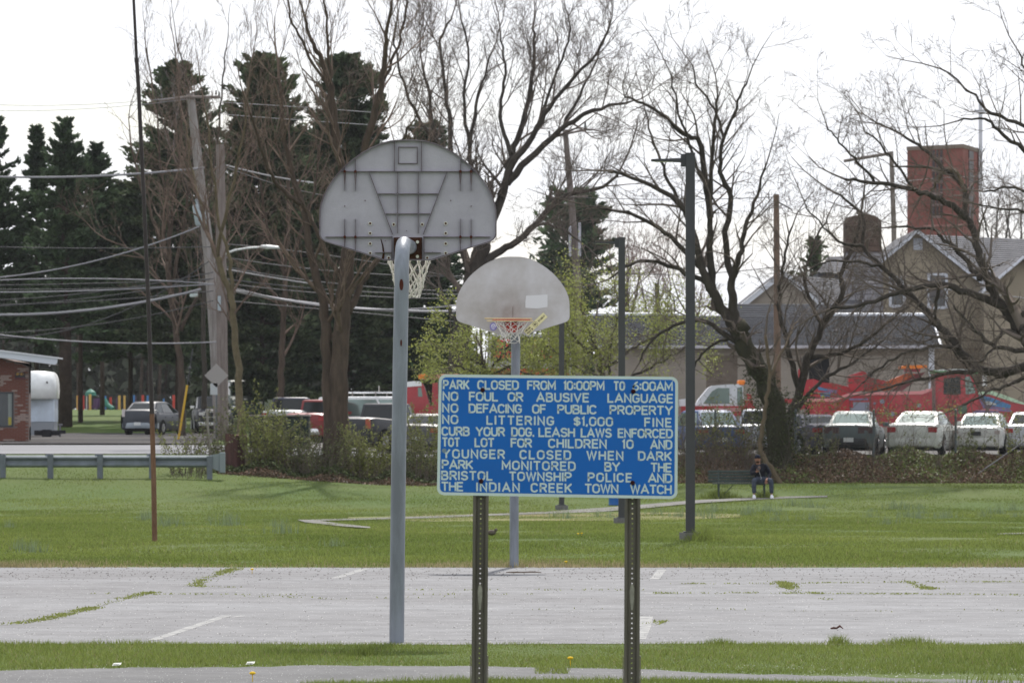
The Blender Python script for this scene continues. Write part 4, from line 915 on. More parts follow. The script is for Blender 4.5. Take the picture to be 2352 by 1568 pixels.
for a in ((2.47,2.50,-.52,.52,.93,.965),(2.47,2.50,-.52,.52,.69,.725),(2.47,2.50,-.555,-.52,.69,.965),(2.47,2.50,.52,.555,.69,.965)): q.box(*a)
q.obj('grille_frame', M_chr, tk)
row('van', 'dark green van seen between the wooden pole and the thin brown trunk', 'van', 556, 268, -80, tvar(paint=paint('dkgreen', (.012,.04,.028)), H=2.0, belt=1.2, gh=(-2.3,-2.2,.7,1.3), roofpaint=paint('palegreen', (.07,.10,.085)), noq=1, mir=M_chr))
row('pickup_truck', 'silver pickup truck with dark cab behind the green shrubs', 'pickup truck', 668, 215, 84, tvar(paint=paint('silver2', (.40,.43,.42)), roofpaint=paint('navy', (.02,.025,.05)), trunk=1.16, tl_w=.2, tl_h=.2))
row('pickup_truck', 'dark red pickup truck whose tailgate shows left of the big brown trunk', 'pickup truck', 738, 214, 76, tvar(paint=paint('maroon', (.20,.018,.018)), bump=M_chr, trunk=1.14, tl_w=.2, tl_h=.2))
vn = row('work_van', 'white work van with a silver roof rack, between the big trunk and the hoop pole', 'van', 876, 215, -20, dict(L=5.2, W=1.9, H=2.02, belt=1.18, hood=1.05, trunk=1.3, gh=(-2.5,-2.4,1.1,1.85), r=.35, tumble=.84, paint=paint('vanwhite', (.80,.83,.83)), glass=M_glassg, rimcol=M_rimm))
q = MB()
for y in (-.62, .62): q.tube([(-2.2,y,2.18),(1.1,y,2.18)], .03, 6)
for x in (-2.0,-1.0,0,1.0): q.tube([(x,-.66,2.18),(x,.66,2.18)], .025, 6); q.box(x-.02,x+.02,-.64,-.6,2.0,2.18); q.box(x-.02,x+.02,.6,.64,2.0,2.18)
q.tube([(.1,-.5,2.2),(.1,-.5,2.45)], .03, 6); q.tube([(.8,-.5,2.2),(.8,-.5,2.45)], .03, 6); q.obj('roof_rack', M_chr, vn)
row('pickup_truck', 'black pickup truck seen from behind through the shrubs left of the near hoop pole', 'pickup truck', 885, 190, 62, tvar(paint=paint('black2', (.018,.02,.026)), trunk=1.18, L=5.1, tlm=mat('tail_orange', (.35,.07,.03), .3), tl_w=.14, tl_h=.34))
row('parked_car', 'grey car low behind the stems right of the near hoop pole', 'car', 992, 186, 78, variant(paint=paint('grey5', (.07,.07,.07)), H=1.36))
# ---- white and red tow truck, faces left
M_tred = mat('tow_red', (.34,.010,.018), .35, coat=.5, var=.12, vscale=1.2); M_twhite = paint('towwhite', (.62,.64,.68))
D1 = 194.0; g = G(1665, D1); tt = thing('tow_truck', 'white and red tow truck facing left, orange beacon on its cab', 'tow truck', g)
def q1(cx, cy): p = P(1549+cx*.2217, 822+cy*.2217, D1)-g; return (p.x, p.z)
def q2(cx, cy, D, g0): p = P(1849+cx*.2137, 822+cy*.2137, D)-g0; return (p.x, p.z)
m = MB(); m.prism([q1(*p) for p in ((215,500),(238,440),(345,310),(385,288),(500,278),(650,272),(700,300),(708,500))], -.95, .95); m.obj('cab', M_twhite, tt)
m = MB(); m.prism([q1(*p) for p in ((60,500),(205,498),(820,497),(830,560),(815,600),(60,600))], -1.05, 1.05); m.obj('body', M_tred, tt)
m = MB(); m.prism([q1(*p) for p in ((50,430),(120,420),(215,470),(215,499),(50,499))], -.9, .9); m.obj('hood', M_twhite, tt)
for nm, pl, y in (('side_window', ((288,474),(380,345),(440,312),(570,312),(572,474)), .958), ('rear_cab_window', ((640,488),(640,310),(690,300),(700,488)), .958)):
    for s in (-1, 1):
        m = MB(); a = [q1(*p) for p in pl]; m.prism(a, s*y-.006, s*y+.006); m.obj(nm, M_glassg, tt)
m = MB(); m.prism([q1(*p) for p in ((560,474),(560,312),(570,312),(572,474))], -.97, -.966); m.obj('door_pillar', M_twhite, tt)
m = MB(); m.prism([q1(*p) for p in ((715,495),(715,440),(800,440),(800,495))], -1.0, 1.0); m.prism([q1(*p) for p in ((752,430),(745,370),(790,380),(800,425))], -.5, .5); m.obj('winch_box', M_tred, tt)
m = MB(); x_, z_ = q1(690, 250); m.bbox(x_-.12, x_+.12, -.7, .7, z_-.1, z_+.07, .03); m.obj('beacon', M_amb, tt)
for cx in (150, 690):
    x_, z_ = q1(cx, 640)
    for s in (-1,1): wheel(tt, x_, s*.92, .42, s)
m = MB()
for k in range(13):     # faded white lettering strokes along the red flank, too far to read
    x_, z_ = q1(388+k*23, 535); m.box(x_-.035, x_+.05, -1.056, -1.052, z_-.07, z_+.07)
m.obj('faded_lettering', mat('faded_pink', (.45,.22,.22), .6), tt)
# ---- big red rotator tow truck
D2 = 204.0; g = G(2080, D2); rt = thing('heavy_tow_truck', 'large red heavy wrecker truck with green-white cab roof and folded crane boom', 'tow truck', g)
def Q(*pl): return [q2(x, y, D2, g) for x, y in pl]
def pr(name, pl, y0, y1, m, parent=None):
    b = MB(); b.prism(Q(*pl), y0, y1); return b.obj(name, m, parent or rt)
M_rl = mat('red_gloss', (.36,.008,.018), .28, coat=.7, var=.15, vscale=.8); M_gy = mat('panel_grey', (.22,.23,.29), .5); M_bl = mat('graphic_blue', (.07,.20,.38), .4); M_pu = mat('graphic_purple', (.20,.15,.28), .4); M_gr = mat('cab_green', (.10,.38,.12), .35, coat=.5)
M_or = mat('boom_orange', (.42,.10,.03), .45, var=.25, vscale=2)
pr('service_body', ((8,478),(15,436),(290,438),(455,380),(1230,358),(1335,330),(1345,740),(8,740)), -1.22, 1.22, M_rl)
pr('deck_highlight', ((8,436),(290,436),(455,378),(1230,356),(1340,328),(1340,350),(1235,392),(455,404),(292,470),(8,470)), -1.245, -1.2205, mat('highlight_pink', (.66,.26,.26), .35))  # pale strip paints the pinkish highlight along the deck's upper edge
for k, (x0, x1) in enumerate(((460,675),(680,860),(868,1060),(1068,1330))):
    for (xa) in (x0,): pr('door_seam', ((xa,410),(xa+5,410),(xa+5,735),(xa,735)), -1.226, -1.2225, M_black)
pr('door_seam', ((300,604),(1330,604),(1330,609),(300,609)), -1.227, -1.2225, M_black)
pr('grey_panel', ((495,476),(668,476),(668,586),(500,586),(495,570),(462,570),(462,535),(495,535)), -1.228, -1.2225, M_gy)
pr('vent', ((455,436),(655,436),(655,456),(455,456)), -1.228, -1.2225, M_pu)
for x, y, r_ in ((805,468,.09),(915,602,.09),(1200,510,.08),(725,488,.05)):
    a, b = q2(x, y, D2, g); MB().cyl((a,-1.232,b),(a,-1.2225,b), r_, 10).obj('tool_latch', M_gy, rt)
pr('flank_graphic', ((150,620),(245,615),(210,700),(130,690)), -1.229, -1.2225, M_pu); pr('flank_graphic', ((200,715),(280,712),(300,740),(210,740)), -1.229, -1.2225, M_bl)
pr('cab', ((1380,740),(1378,158),(1740,152),(1765,190),(1830,368),(1850,740)), -1.15, 1.15, M_rl)
pr('cab_roof', ((1365,168),(1372,132),(1500,122),(1735,124),(1800,135),(1830,160),(1815,175),(1745,178)), -1.18, 1.18, M_gr)
pr('cab_roof_fairing', ((1372,131),(1500,120),(1735,122),(1805,134),(1800,140),(1380,142)), -1.19, 1.19, paint('roofwhite', (.7,.74,.7)))
for s in (-1, 1):
    pr('side_window', ((1462,392),(1468,222),(1640,205),(1648,392)), s*1.157-.005, s*1.157+.005, M_glass)
    pr('door_window', ((1700,392),(1690,205),(1742,200),(1800,345),(1800,380)), s*1.158-.005, s*1.158+.005, M_glassg)
b = MB(); a = Q((1748,188),(1834,366)); b.add([(a[0][0]+.02,-1.08,a[0][1]),(a[0][0]+.02,1.08,a[0][1]),(a[1][0]+.02,1.08,a[1][1]),(a[1][0]+.02,-1.08,a[1][1])], [(0,1,2,3)]); b.obj('windshield', M_glassg, rt)
pr('hood', ((1851,740),(1838,372),(1965,352),(2230,446),(2325,490),(2345,560),(2352,740)), -1.0, 1.0, M_rl)
pr('hood_top', ((1838,371),(1965,348),(2230,442),(2330,486),(2330,502),(2225,478),(1960,392),(1842,398)), -1.02, 1.02, mat('hood_palegreen', (.45,.62,.42), .3, coat=.6))
pr('hood_graphic', ((1845,400),(1960,420),(2190,505),(2180,545),(1990,520),(1850,440)), -1.006, -1.0005, M_bl); pr('hood_graphic', ((1845,445),(1990,525),(2180,550),(2200,580),(1900,560)), -1.006, -1.0005, M_pu)
pr('headlight_bezel', ((1915,470),(1940,462),(2035,495),(2030,508),(1925,500)), -1.012, -1.0065, M_lens)
pr('fender', ((1705,700),(1740,610),(1810,560),(1900,548),(2040,560),(2060,600),(2030,640),(1900,610),(1830,618),(1780,650),(1755,740),(1705,740)), -1.22, -1.155, M_pu)
pr('fender_highlight', ((1810,562),(1900,546),(2045,556),(2050,568),(1900,562)), -1.225, -1.2205, mat('highlight_pink2', (.6,.22,.22), .3))  # highlight on the fender's upper curve, painted as a pale strip
for cx in (1900, 300, 620):
    x_, z_ = q2(cx, 790, D2, g)
    for s in (-1,1): wheel(rt, x_, s*1.05, .52, s)
pr('fuel_tank_window', ((1618,510),(1712,502),(1712,600),(1618,600)), -1.162, -1.1505, mat('dull_green', (.08,.13,.09), .5))
pr('boom_base', ((455,300),(460,190),(500,178),(620,138),(700,215),(860,250),(830,290),(760,300),(700,330),(560,362),(480,358)), -.55, .55, M_rl)
pr('boom_arm', ((-60,330),(0,232),(90,226),(180,262),(300,272),(500,322),(560,356),(480,395),(330,420),(130,424),(-40,400)), -.42, .42, M_rl)
pr('boom_graphic', ((110,300),(230,330),(240,360),(140,345)), -.428, -.4205, M_bl); pr('boom_graphic', ((235,330),(340,345),(330,385),(245,362)), -.429, -.4205, M_pu); pr('boom_graphic', ((150,370),(270,365),(260,415),(165,415)), -.428, -.4205, M_bl)
pr('main_boom', ((600,362),(1050,180),(1110,160),(1180,170),(905,352)), -.40, .40, M_or); pr('inner_boom', ((930,354),(1170,172),(1290,150),(1262,182),(1040,354)), -.30, .30, mat('boom_dusty', (.20,.07,.075), .6, var=.25))
pr('light_bar', ((1020,116),(1020,92),(1050,82),(1290,78),(1292,110),(1100,118)), -.8, .8, M_amb)
pr('light_bar_mount', ((1060,150),(1070,118),(1240,114),(1230,150)), -.25, .25, M_rl)
pr('rear_mast', ((-65,440),(-75,130),(-55,108),(-35,130),(-20,440)), -.18, .18, M_rl); pr('under_lift', ((-230,470),(-225,440),(-60,436),(10,470),(10,540),(-60,560)), -.6, .6, M_rl)
m = MB(); m.cyl((q2(690,180,D2,g)[0],-.6,q2(690,180,D2,g)[1]), (q2(690,180,D2,g)[0],.6,q2(690,180,D2,g)[1]), .12, 12); m.obj('winch_drum', M_black, rt)
b = MB(); x_, z_ = q2(1905, 210, D2, g); b.bbox(x_-.12, x_+.05, -1.45, -1.22, z_-.35, z_+.35, .03); b.obj('side_mirror', M_chr, rt)
# ---- red tow truck with orange light bar, left of the sign
D3 = 212.0; g = G(985, D3); t3 = thing('tow_truck', 'red tow truck with white roof and orange light bar right of near hoop pole', 'tow truck', g)
def q3(cx, cy): p = P(711.3+cx*.17135, 821.9+cy*.17135, D3)-g; return (p.x, p.z)
m = MB(); m.prism([q3(*p) for p in ((1130,640),(1300,400),(1310,330),(1500,320),(1540,380),(1620,640),(1900,640),(1900,760),(1150,760))], -.98, .98); m.obj('cab', M_rl, t3)
m = MB(); m.prism([q3(*p) for p in ((1290,392),(1300,325),(1400,312),(1500,318),(1510,375))], -1.0, 1.0); m.obj('roof', paint('vanwhite', (.80,.83,.83)), t3)
m = MB(); m.prism([q3(*p) for p in ((1460,520),(1455,400),(1500,395),(1520,520))], -.99, -.982); m.obj('side_window', M_glassg, t3)
m = MB(); m.prism([q3(*p) for p in ((1640,640),(1650,340),(1720,330),(1730,640))], -.9, .9); m.obj('rear_post', M_rl, t3)
x0, z0 = q3(1480, 270); m = MB(); m.bbox(x0, x0+1.6, -.6, .6, z0-.05, z0+.16, .04); m.obj('light_bar', mat('light_bar_peach', (.62,.30,.22), .35), t3); m = MB(); m.bbox(x0-.06, x0+.36, -.62, .62, z0-.06, z0+.17, .05); m.obj('beacon', M_amb, t3)
m = MB(); m.box(x0+.3, x0+.4, -.3, .3, q3(0,330)[1], z0-.05); m.obj('light_bar_mount', M_black, t3)
for cx in (1250, 1800):
    x_, z_ = q3(cx, 0); 
    for s in (-1,1): wheel(t3, x_, s*.88, .42, s)
# ---- white trailer beside the brick building, coupler and jack
D4 = 222.0; g = G(96, D4); tr = thing('trailer', 'white rounded-nose camper trailer beside the brick building', 'trailer', g)
def q4(cx, cy): p = P(cx*.2352, 774.5+cy*.2352, D4)-g; return (p.x, p.z)
prof = [(.92,600),(.97,560),(1.0,500),(.99,430),(.95,380),(.86,345),(.6,330)]
def ring4(w0, w1, z, y0): return [(w0, y0, z), (w1, y0, z)]
m = MB(); rings = []
for f, cy in ((.94,603),(.985,590),(1.0,520),(.99,450),(.96,395),(.90,355),(.80,335),(.5,328)):
    x0, z = q4(275, cy); x1, _ = q4(275+(545-275)*f, cy); bulge = -.55*math.sin(min(1, (cy-320)/280*1.0)*math.pi*.75)
    rings.append([(x0-1.4, 0+bulge, z), (x0+.4, bulge-.08, z), (x1-.25, bulge+.05, z), (x1, bulge+.45, z), (x1, 1.9, z), (x0-1.4, 1.9, z)])
m.loft(rings); m.obj('upper_nose', paint('trailerwhite', (.74,.76,.76)), tr, smooth='all')
m = MB(); a = q4(275, 604); b = q4(530, 604); c = q4(0, 828); m.bbox(a[0]-1.4, b[0], .05, 1.9, c[1]+.001, a[1]+.03, .03); m.obj('lower_body', paint('trailerblue', (.55,.63,.74)), tr)
m = MB(); e = q4(0, 955); m.box(a[0]-1.4, b[0]-.02, .08, 1.9, e[1]+.0, c[1]); m.obj('skirt', mat('skirt_grey', (.26,.28,.31), .6), tr)
m = MB(); x, z = q4(470, 440); m.sphere((x, -.52, z), .045, 8, 5); x, z = q4(408, 590); m.sphere((x, -.02, z), .045, 8, 5); m.obj('marker_light', M_black, tr)
m = MB(); x0, z0 = q4(345, 940); x1, _ = q4(650, 940); m.bbox(x0, x1-.25, -.55, -.35, z0-.07, z0+.14, .03); m.bbox(q4(420,0)[0], q4(510,0)[0], -.62, -.2, q4(0,975)[1], z0+.17, .03); m.box(x1-.3, x1, -.5, -.42, z0, z0+.14); m.obj('hitch', mat('hitch_black', (.02,.02,.024), .7), tr)
m = MB(); x, z1 = q4(595, 850); m.tube([(x, -.45, q4(0,1015)[1]), (x, -.45, z1)], .045, 8); m.bbox(x-.12, x+.12, -.57, -.33, q4(0,1020)[1]-.02, q4(0,1015)[1], .01); m.bbox(x-.1,x+.1,-.5,-.4,z1-.06,z1+.03,.01); m.obj('jack', mat('jack_steel', (.12,.12,.13), .5), tr)
# ---- white rounded trailer far left-centre
g = G(598, 285); t5 = thing('trailer', 'small white rounded trailer far behind the shrubs and the dark trunks', 'trailer', g); m = MB()
zt = P(0, 863, 285).z-g.z; z0 = P(0, 925, 285).z-g.z; rings = []
for x, k in ((-.6,.85),(-.45,.93),(0,1),(.3,1),(.62,.96),(.68,.6)): rings.append([(x, -1, z0-1.1), (x, -1, lerp(z0, zt, .7*k)), (x, -.6, lerp(z0, zt, k)), (x, .6, lerp(z0, zt, k)), (x, 1, lerp(z0, zt, .7*k)), (x, 1, z0-1.1)])
m.loft(rings); m.obj('trailer_body', paint('trailerwhite', (.74,.76,.76)), t5, smooth=True)
m = MB(); m.tube([(0,-.95,.35),(0,.95,.35)], .34, 14); m.obj('wheel', M_tyre, t5)
# ================================================================== GUARDRAIL
M_gv2 = mat('guardrail_steel', (.19,.22,.25), .6, metal=.2, col2=(.13,.155,.17), vscale=2.5); M_gp = mat('guardrail_post', (.125,.145,.165), .6, metal=.3, var=.12, vscale=5)
DG = 162.5; gr = thing('guardrail', 'grey steel W-beam guardrail along the road, ending by the shrubs', 'guardrail', G(0, DG)); g0 = Vector(gr.location)
zt = P(0, 1045, DG).z-g0.z; zb = P(0, 1073, DG).z-g0.z
xw = lambda px: (px-0)*DG/F
W_ = [(.0,0),(-.04,.03),(-.075,.055),(-.075,.10),(-.04,.13),(-.005,.165),(-.005,.205),(-.04,.24),(-.075,.27),(-.075,.315),(-.04,.34),(0,.37)]
def beam(name, x0, x1, m=M_gv2):
    b = MB(); k = (zt-zb)/.37; prf = [(y, zb+z*k) for y, z in W_]+[(y+.006, zb+z*k) for y, z in W_[::-1]]
    b.loft([[(x0, y, z) for y, z in prf], [(x1, y, z) for y, z in prf]]); return b.obj(name, m, gr)
xs_ = [-4.5, xw(118)-.0, xw(350), xw(480)]
beam('rail', -4.5, xw(231)-.002); beam('rail', xw(231), xw(480))
for px in (-110, 8, 117, 231, 350, 482):
    x = xw(px); zg = Hs(g0.x+x, DG)-g0.z; m = MB(); m.bbox(x-.085, x+.085, -.28 if px < 470 else -.17, -.08 if px < 470 else -.08, zg-.3, zt+.03 if px < 470 else zt-.02, .01); m.obj('post', M_gp, gr)
    if px < 470: m = MB(); m.bbox(x-.17, x+.0, .0, .16, zb+.03, zt+.03, .01); m.obj('block', M_gp, gr)
m = MB(); x = xw(482); x2 = xw(514); m.add([(x,-.09,zt),(x2-.12,-.06,zt+.06),(x2-.12,-.06,zb-.12),(x,-.09,zb),(x,-.05,zt),(x2-.12,-.02,zt+.06),(x2-.12,-.02,zb-.12),(x,-.05,zb)], [(0,1,2,3),(7,6,5,4),(0,4,5,1),(1,5,6,2),(2,6,7,3)]); m.bbox(x2-.13, x2+.05, -.12, .05, zb-.17, zt+.09, .02); m.obj('end_terminal', mat('terminal_pale', (.20,.235,.25), .5, metal=.2), gr)
# ================================================================== UTILITY POLES
M_wood = mat('weathered_pole', (.25,.215,.20), .9, col2=(.15,.125,.115), vscale=2.5, vmap=(4,4,.35), bump=.3, bscale=20); M_wood2 = mat('pale_pole', (.33,.31,.30), .9, col2=(.20,.18,.17), vscale=2.5, vmap=(4,4,.35))
M_wire = mat('cable_dark', (.05,.05,.055), .6); M_wire2 = mat('cable_pale', (.24,.24,.26), .4, metal=.3); M_tf = mat('transformer_grey', (.34,.40,.44), .5)
def upole(name, label, pts, d, rp, m=M_wood, cat='utility pole'):
    g = G(pts[0][0], d); t = thing(name, label, cat, g); b = MB(); q = [P(x, y, d)-g for x, y in pts]; q[0].z = -.3
    b.tube(q, [r/S(d) for r in rp], 12); b.obj('pole', m, t, smooth=True); return t, g
u1, g = upole('utility_pole', 'leaning pale wooden utility pole with transformer and tilted crossarm', [(508,980),(496,800),(482,600),(458,400),(437,216)], 214, [15,14,13,11,9], M_wood2)
def rel(px, py, dy=0, d=214, g0=None): v = P(px, py, d)-(g0 or g); v.y += dy; return v
m = MB(); m.tube([rel(366,232,-.2), rel(437,223,-.2)], .06, 6); m.tube([rel(437,224,-.2), rel(506,224,-.2)], .06, 6); m.obj('crossarm', M_wood, u1)
for px, py in ((372,226),(400,224),(497,219),(504,222)): m = MB(); c = rel(px, py-2, -.2); m.tube([c-Vector((0,0,.02)), c+Vector((0,0,.15))], [.05,.03], 6); m.obj('insulator', M_conc, u1)
m = MB(); a, b_ = rel(464,518,-.42), rel(456,470,-.42); m.tube([a, a.lerp(b_,.1), a.lerp(b_,.9), b_], [.2,.24,.24,.2], 14); m.tube([b_, b_+Vector((-.08,0,.2))], .05, 6); m.obj('transformer', M_tf, u1, smooth=True)
m = MB(); m.bbox(rel(437,0,-.3).x, rel(455,0,-.3).x, -.4, -.1, rel(0,683).z, rel(0,669).z, .03); m.obj('splice_box', mat('splice_box', (.5,.58,.58), .5), u1)
u2, g = upole('utility_pole', 'upright weathered wooden utility pole with curved white street light arm', [(512,975),(510,800),(508,600),(506,332)], 208, [13.5,13,12,10], M_wood)
def rel2(px, py, dy=0): v = P(px, py, 208)-g; v.y += dy; return v
m = MB(); m.tube([rel2(514,584,-.1), rel2(540,575,-.15), rel2(570,570,-.2), rel2(600,568,-.22), rel2(632,568,-.25)], [.045,.045,.04,.04,.04], 8); m.obj('lamp_arm', mat('arm_white', (.6,.62,.62), .4, metal=.3), u2)
m = MB(); a = rel2(600,567,-.25); b_ = rel2(645,569,-.25); m.tube([a, a.lerp(b_,.3), b_], [.07,.09,.05], 8); m.obj('lamp_head', mat('arm_white', (.6,.62,.62)), u2)
m = MB(); m.tube([rel2(506,560,-.24), rel2(506,520,-.24)], .02, 5); m.bbox(rel2(501,0).x, rel2(508,0).x, -.32, -.24, rel2(0,716).z, rel2(0,680).z, .01); m.obj('conduit_box', M_tf, u2)
# diamond sign back
g = G(489, 206); t = thing('road_sign', 'grey back of a diamond road sign behind the upright wooden pole', 'road sign', g); m = MB(); c = P(497,862,206)-g
m.prism([(c.x-.46,c.z),(c.x,c.z-.46),(c.x+.46,c.z),(c.x,c.z+.46)], -.003, .003); m.obj('sign_plate', mat('sign_back', (.33,.31,.30), .5, metal=.3), t)
m = MB(); c2 = P(490,893,206)-g; m.box(c2.x-.12,c2.x+.16,-.003,.003,c2.z-.22,c2.z+.22); m.obj('sub_plate', mat('sign_back2', (.45,.48,.5), .5), t)
m = MB(); m.box(c.x-.03,c.x+.03,.004,.04,-.2,c.z+.4); m.obj('post', M_gp, t)
# yellow guy guard with its wire
g = G(402, 205); t = thing('guy_wire', 'yellow guard tube on a slanting guy wire in front of the dark hatchback', 'guy wire', g); m = MB(); m.tube([P(400,1045,205)-g+Vector((0,0,-.2)), P(414,985,205)-g, P(430,884,205)-g], .045, 8); m.obj('guard_tube', mat('guard_yellow', (.60,.36,.02), .5), t, smooth=True)
m = MB(); m.tube([P(430,886,205)-g, P(436,845,205)-g, P(443,800,205)-g], .022, 6); m.sphere(P(436,845,205)-g, .07, 8, 5); m.obj('wire', M_wire, t)
# thin post by the guardrail
g = G(482, 165); m = MB(); m.tube([(0,0,-.2), (-.0,0,.6), (P(475,940,165)-g)], .035, 8); o = m.obj('metal_stake', mat('stake_grey', (.24,.22,.20), .7)); o.location = g; o['label'] = 'thin grey stake standing behind the guardrail end among stems'; o['category'] = 'post'
# brown stump
g = G(541, 167.5); m = MB(); rings = []
for z, r_ in ((-.2,.40),(.0,.38),(.25,.34),(.6,.335),(.95,.34),(1.05,.32)):
    rings.append([(r_*(1+.09*math.sin(3*a+z*2)+.05*math.sin(9*a))*math.cos(a), .8*r_*(1+.09*math.sin(3*a))*math.sin(a), z+.04*math.sin(a*2)*(z > .9)) for a in [2*math.pi*k/26 for k in range(26)]])
m.loft(rings); o = m.obj('tree_stump', mat('stump_bark', (.12,.062,.055), .95, col2=(.07,.04,.035), vscale=3, vmap=(4,4,.5), bump=.6), smooth=True); o.location = g; o['label'] = 'reddish-brown broken tree stump between the guardrail end and the green shrubs'; o['category'] = 'tree stump'
# dark dumpster behind the shrubs
g = G(650, 180); t = thing('dumpster', 'dark green metal dumpster behind the yellow-green shrubs', 'dumpster', g); x0 = P(575,0,180).x-g.x; x1 = P(711,0,180).x-g.x; z1 = P(0,953,180).z-g.z
m = MB(); m.bbox(x0, x1, -.7, .7, .08, z1-.04, .02); m.obj('bin', mat('dumpster_green', (.022,.033,.028), .7, var=.2), t); m = MB(); m.bbox(x0-.03, x1+.03, -.75, .75, z1-.039, z1+.01, .01); m.obj('rim', mat('dumpster_rim', (.22,.2,.18), .6), t)
for k in range(5): x = lerp(x0+.1, x1-.1, k/4); m = MB(); m.box(x-.03, x+.03, -.76, -.7005, .1, z1-.06); m.obj('rib', mat('dumpster_green', (.022,.033,.028)), t)
# poles on the right
u3, g = upole('utility_pole', 'leaning utility pole with crossarm rising right of the farther backboard', [(1334,900),(1326,640),(1313,470),(1298,298)], 262, [10,9,8,6], M_wood)
m = MB(); r3 = lambda x, y, dy=-.2: (P(x, y, 262)-g)+Vector((0, dy, 0))
m.tube([r3(1256,320), r3(1300,308), r3(1348,298)], .06, 6); m.obj('crossarm', M_wood, u3)
for x, y in ((1262,315),(1284,308),(1344,295)): m = MB(); c = r3(x, y); m.tube([c, c+Vector((0,0,.3))], [.07,.05], 6); m.obj('insulator', M_conc, u3)
m = MB(); m.tube([r3(1262,455), r3(1350,452)], .05, 6); m.obj('crossarm', M_wood, u3)
for x, y0, y1 in ((1309,520,590),(1331,512,590)): m = MB(); m.bbox(r3(x-3,0).x, r3(x+3,0).x, -.5, -.25, r3(0,y1).z, r3(0,y0).z, .03); m.obj('riser_box', mat('riser_white', (.5,.5,.56), .5), u3)
u4, g = upole('utility_pole', 'plain brown wooden pole cut off square at the top, left of the beige houses', [(1786,900),(1785,700),(1783,446)], 200, [9,8,6.5], mat('brown_pole', (.20,.14,.10), .9, col2=(.13,.09,.07), vscale=2, vmap=(4,4,.4)))
m = MB(); m.tube([P(1789,465,200)-g, P(1806,474,200)-g, P(1820,482,200)-g], .03, 5); m.obj('wire_bracket', M_wire, u4)
u5, g = upole('utility_pole', 'thin far utility pole with long crossarm in front of the red tower', [(2058,900),(2053,520),(2047,348)], 290, [6,6,5], M_wood)
m = MB(); m.tube([P(1938,370,290)-g, P(2047,352,290)-g], .09, 6); m.tube([P(1962,372,290)-g, P(2012,410,290)-g, P(2050,440,290)-g], .05, 6); m.obj('crossarm', M_wood, u5)
# ---- overhead cables (each its own object)
def cable(label, pts, d, r, pale=False, grp='overhead cables on the left'):
    n = 26; xs = [p[0] for p in pts]; q = []
    for k in range(n+1):
        x = lerp(xs[0], xs[-1], k/n)
        if len(pts) == 3:       # parabola through three points
            (x0,y0),(x1,y1),(x2,y2) = pts; y = y0*(x-x1)*(x-x2)/((x0-x1)*(x0-x2))+y1*(x-x0)*(x-x2)/((x1-x0)*(x1-x2))+y2*(x-x0)*(x-x1)/((x2-x0)*(x2-x1))
        else: y = lerp(pts[0][1], pts[1][1], k/n)
        dd = d if not isinstance(d, tuple) else lerp(d[0], d[1], k/n); q.append(P(x, y, dd))
    c0 = q[0]; b = MB(); b.tube([p-c0 for p in q], r, 5); o = b.obj('overhead_cable', M_wire2 if pale else M_wire); o.location = c0; o['label'] = label; o['category'] = 'cable'; o['group'] = grp
TL_ = 'thin overhead cable among the bundle crossing the left trees'
cable('highest thin pale cable crossing the white sky at upper left', [(-40,240),(200,240),(400,225)], 213, .012, True)
cable('second pale cable in the sky at upper left, just below the highest', [(-40,254),(200,250),(430,228)], 213, .012, True)
cable('grey cable bundle in front of the left evergreens, above the transformer level', [(-40,405),(200,405),(470,385)], 212, .045, True)
cable('cable rising steeply from the left edge to the transformer', [(-40,640),(180,608),(458,520)], 211, .03, True)
for a in ([(-40,566),(200,570),(505,566)], [(-40,655),(240,650),(490,640)], [(-40,664),(260,662),(488,652)], [(-40,690),(240,668),(490,625)], [(-40,705),(240,680),(488,640)], [(-40,765),(240,742),(490,690)], [(-40,775),(200,745),(480,600)], [(-40,700),(230,690),(490,668)]):
    cable(TL_, a, 211, .020)
for a in ([(-40,671),(240,666),(492,652)], [(-40,645),(230,640),(490,652)]): cable('pale thin overhead cable in the left bundle', a, 211, .026, True)
cable('thickest bright cable sagging from the left edge to the splice box', [(-40,722),(200,712),(462,664)], 210, .055, True)
cable('low cable running level below the bundle to the poles', [(-40,764),(180,784),(500,785)], 211, .03, True)
TR_ = 'thin overhead cable running right from the wooden poles'
for a in ([(520,385),(700,440),(900,470)], [(514,612),(760,650),(1060,668)], [(514,650),(760,675),(1060,686)], [(514,560),(620,570),(1060,640)], [(514,690),(760,712),(1060,740)], [(514,640),(800,668),(1080,676)], [(514,590),(760,622),(1060,634)]):
    cable(TR_, a, (210,250), .022, grp='overhead cables right of the wooden poles')
for a in ([(520,380),(640,408),(720,420)], [(518,618),(640,640),(740,655)], [(514,655),(660,690),(1056,700)]): cable('pale overhead cable running right from the wooden poles', a, (209,225), .035, True, 'overhead cables right of the wooden poles')
cable('thickest bright cable from the poles to behind the farther backboard', [(518,664),(760,702),(1060,715)], (209,240), .06, True, 'overhead cables right of the wooden poles')
for y0, y1, y2 in ((235,262,300),(262,290,310)): cable('high faint cable crossing the evergreen tops to the right pole', [(505,y0),(900,y1),(1300,y2)], (212,262), .015, True, 'high cables to the right pole')
for y0, y1, y2, lab in ((452,458,452,'faint cable in the sky between the two right-hand poles'), (620,630,612,'cable low in the sky right of the farther backboard'), (640,690,700,'cable drooping behind the green-leaved tree')):
    cable(lab, [(1300,y0),(1560,y1),(1790,y2)], (262,200), .018, grp='right-hand cables')
cable('pale cable crossing in front of the beige gable house', [(1790,632),(2080,655),(2400,690)], (200,215), .018, True, 'right-hand cables')
cable('faint cable crossing the red brick tower', [(1790,480),(2100,414),(2400,412)], (260,280), .012, True, 'right-hand cables')
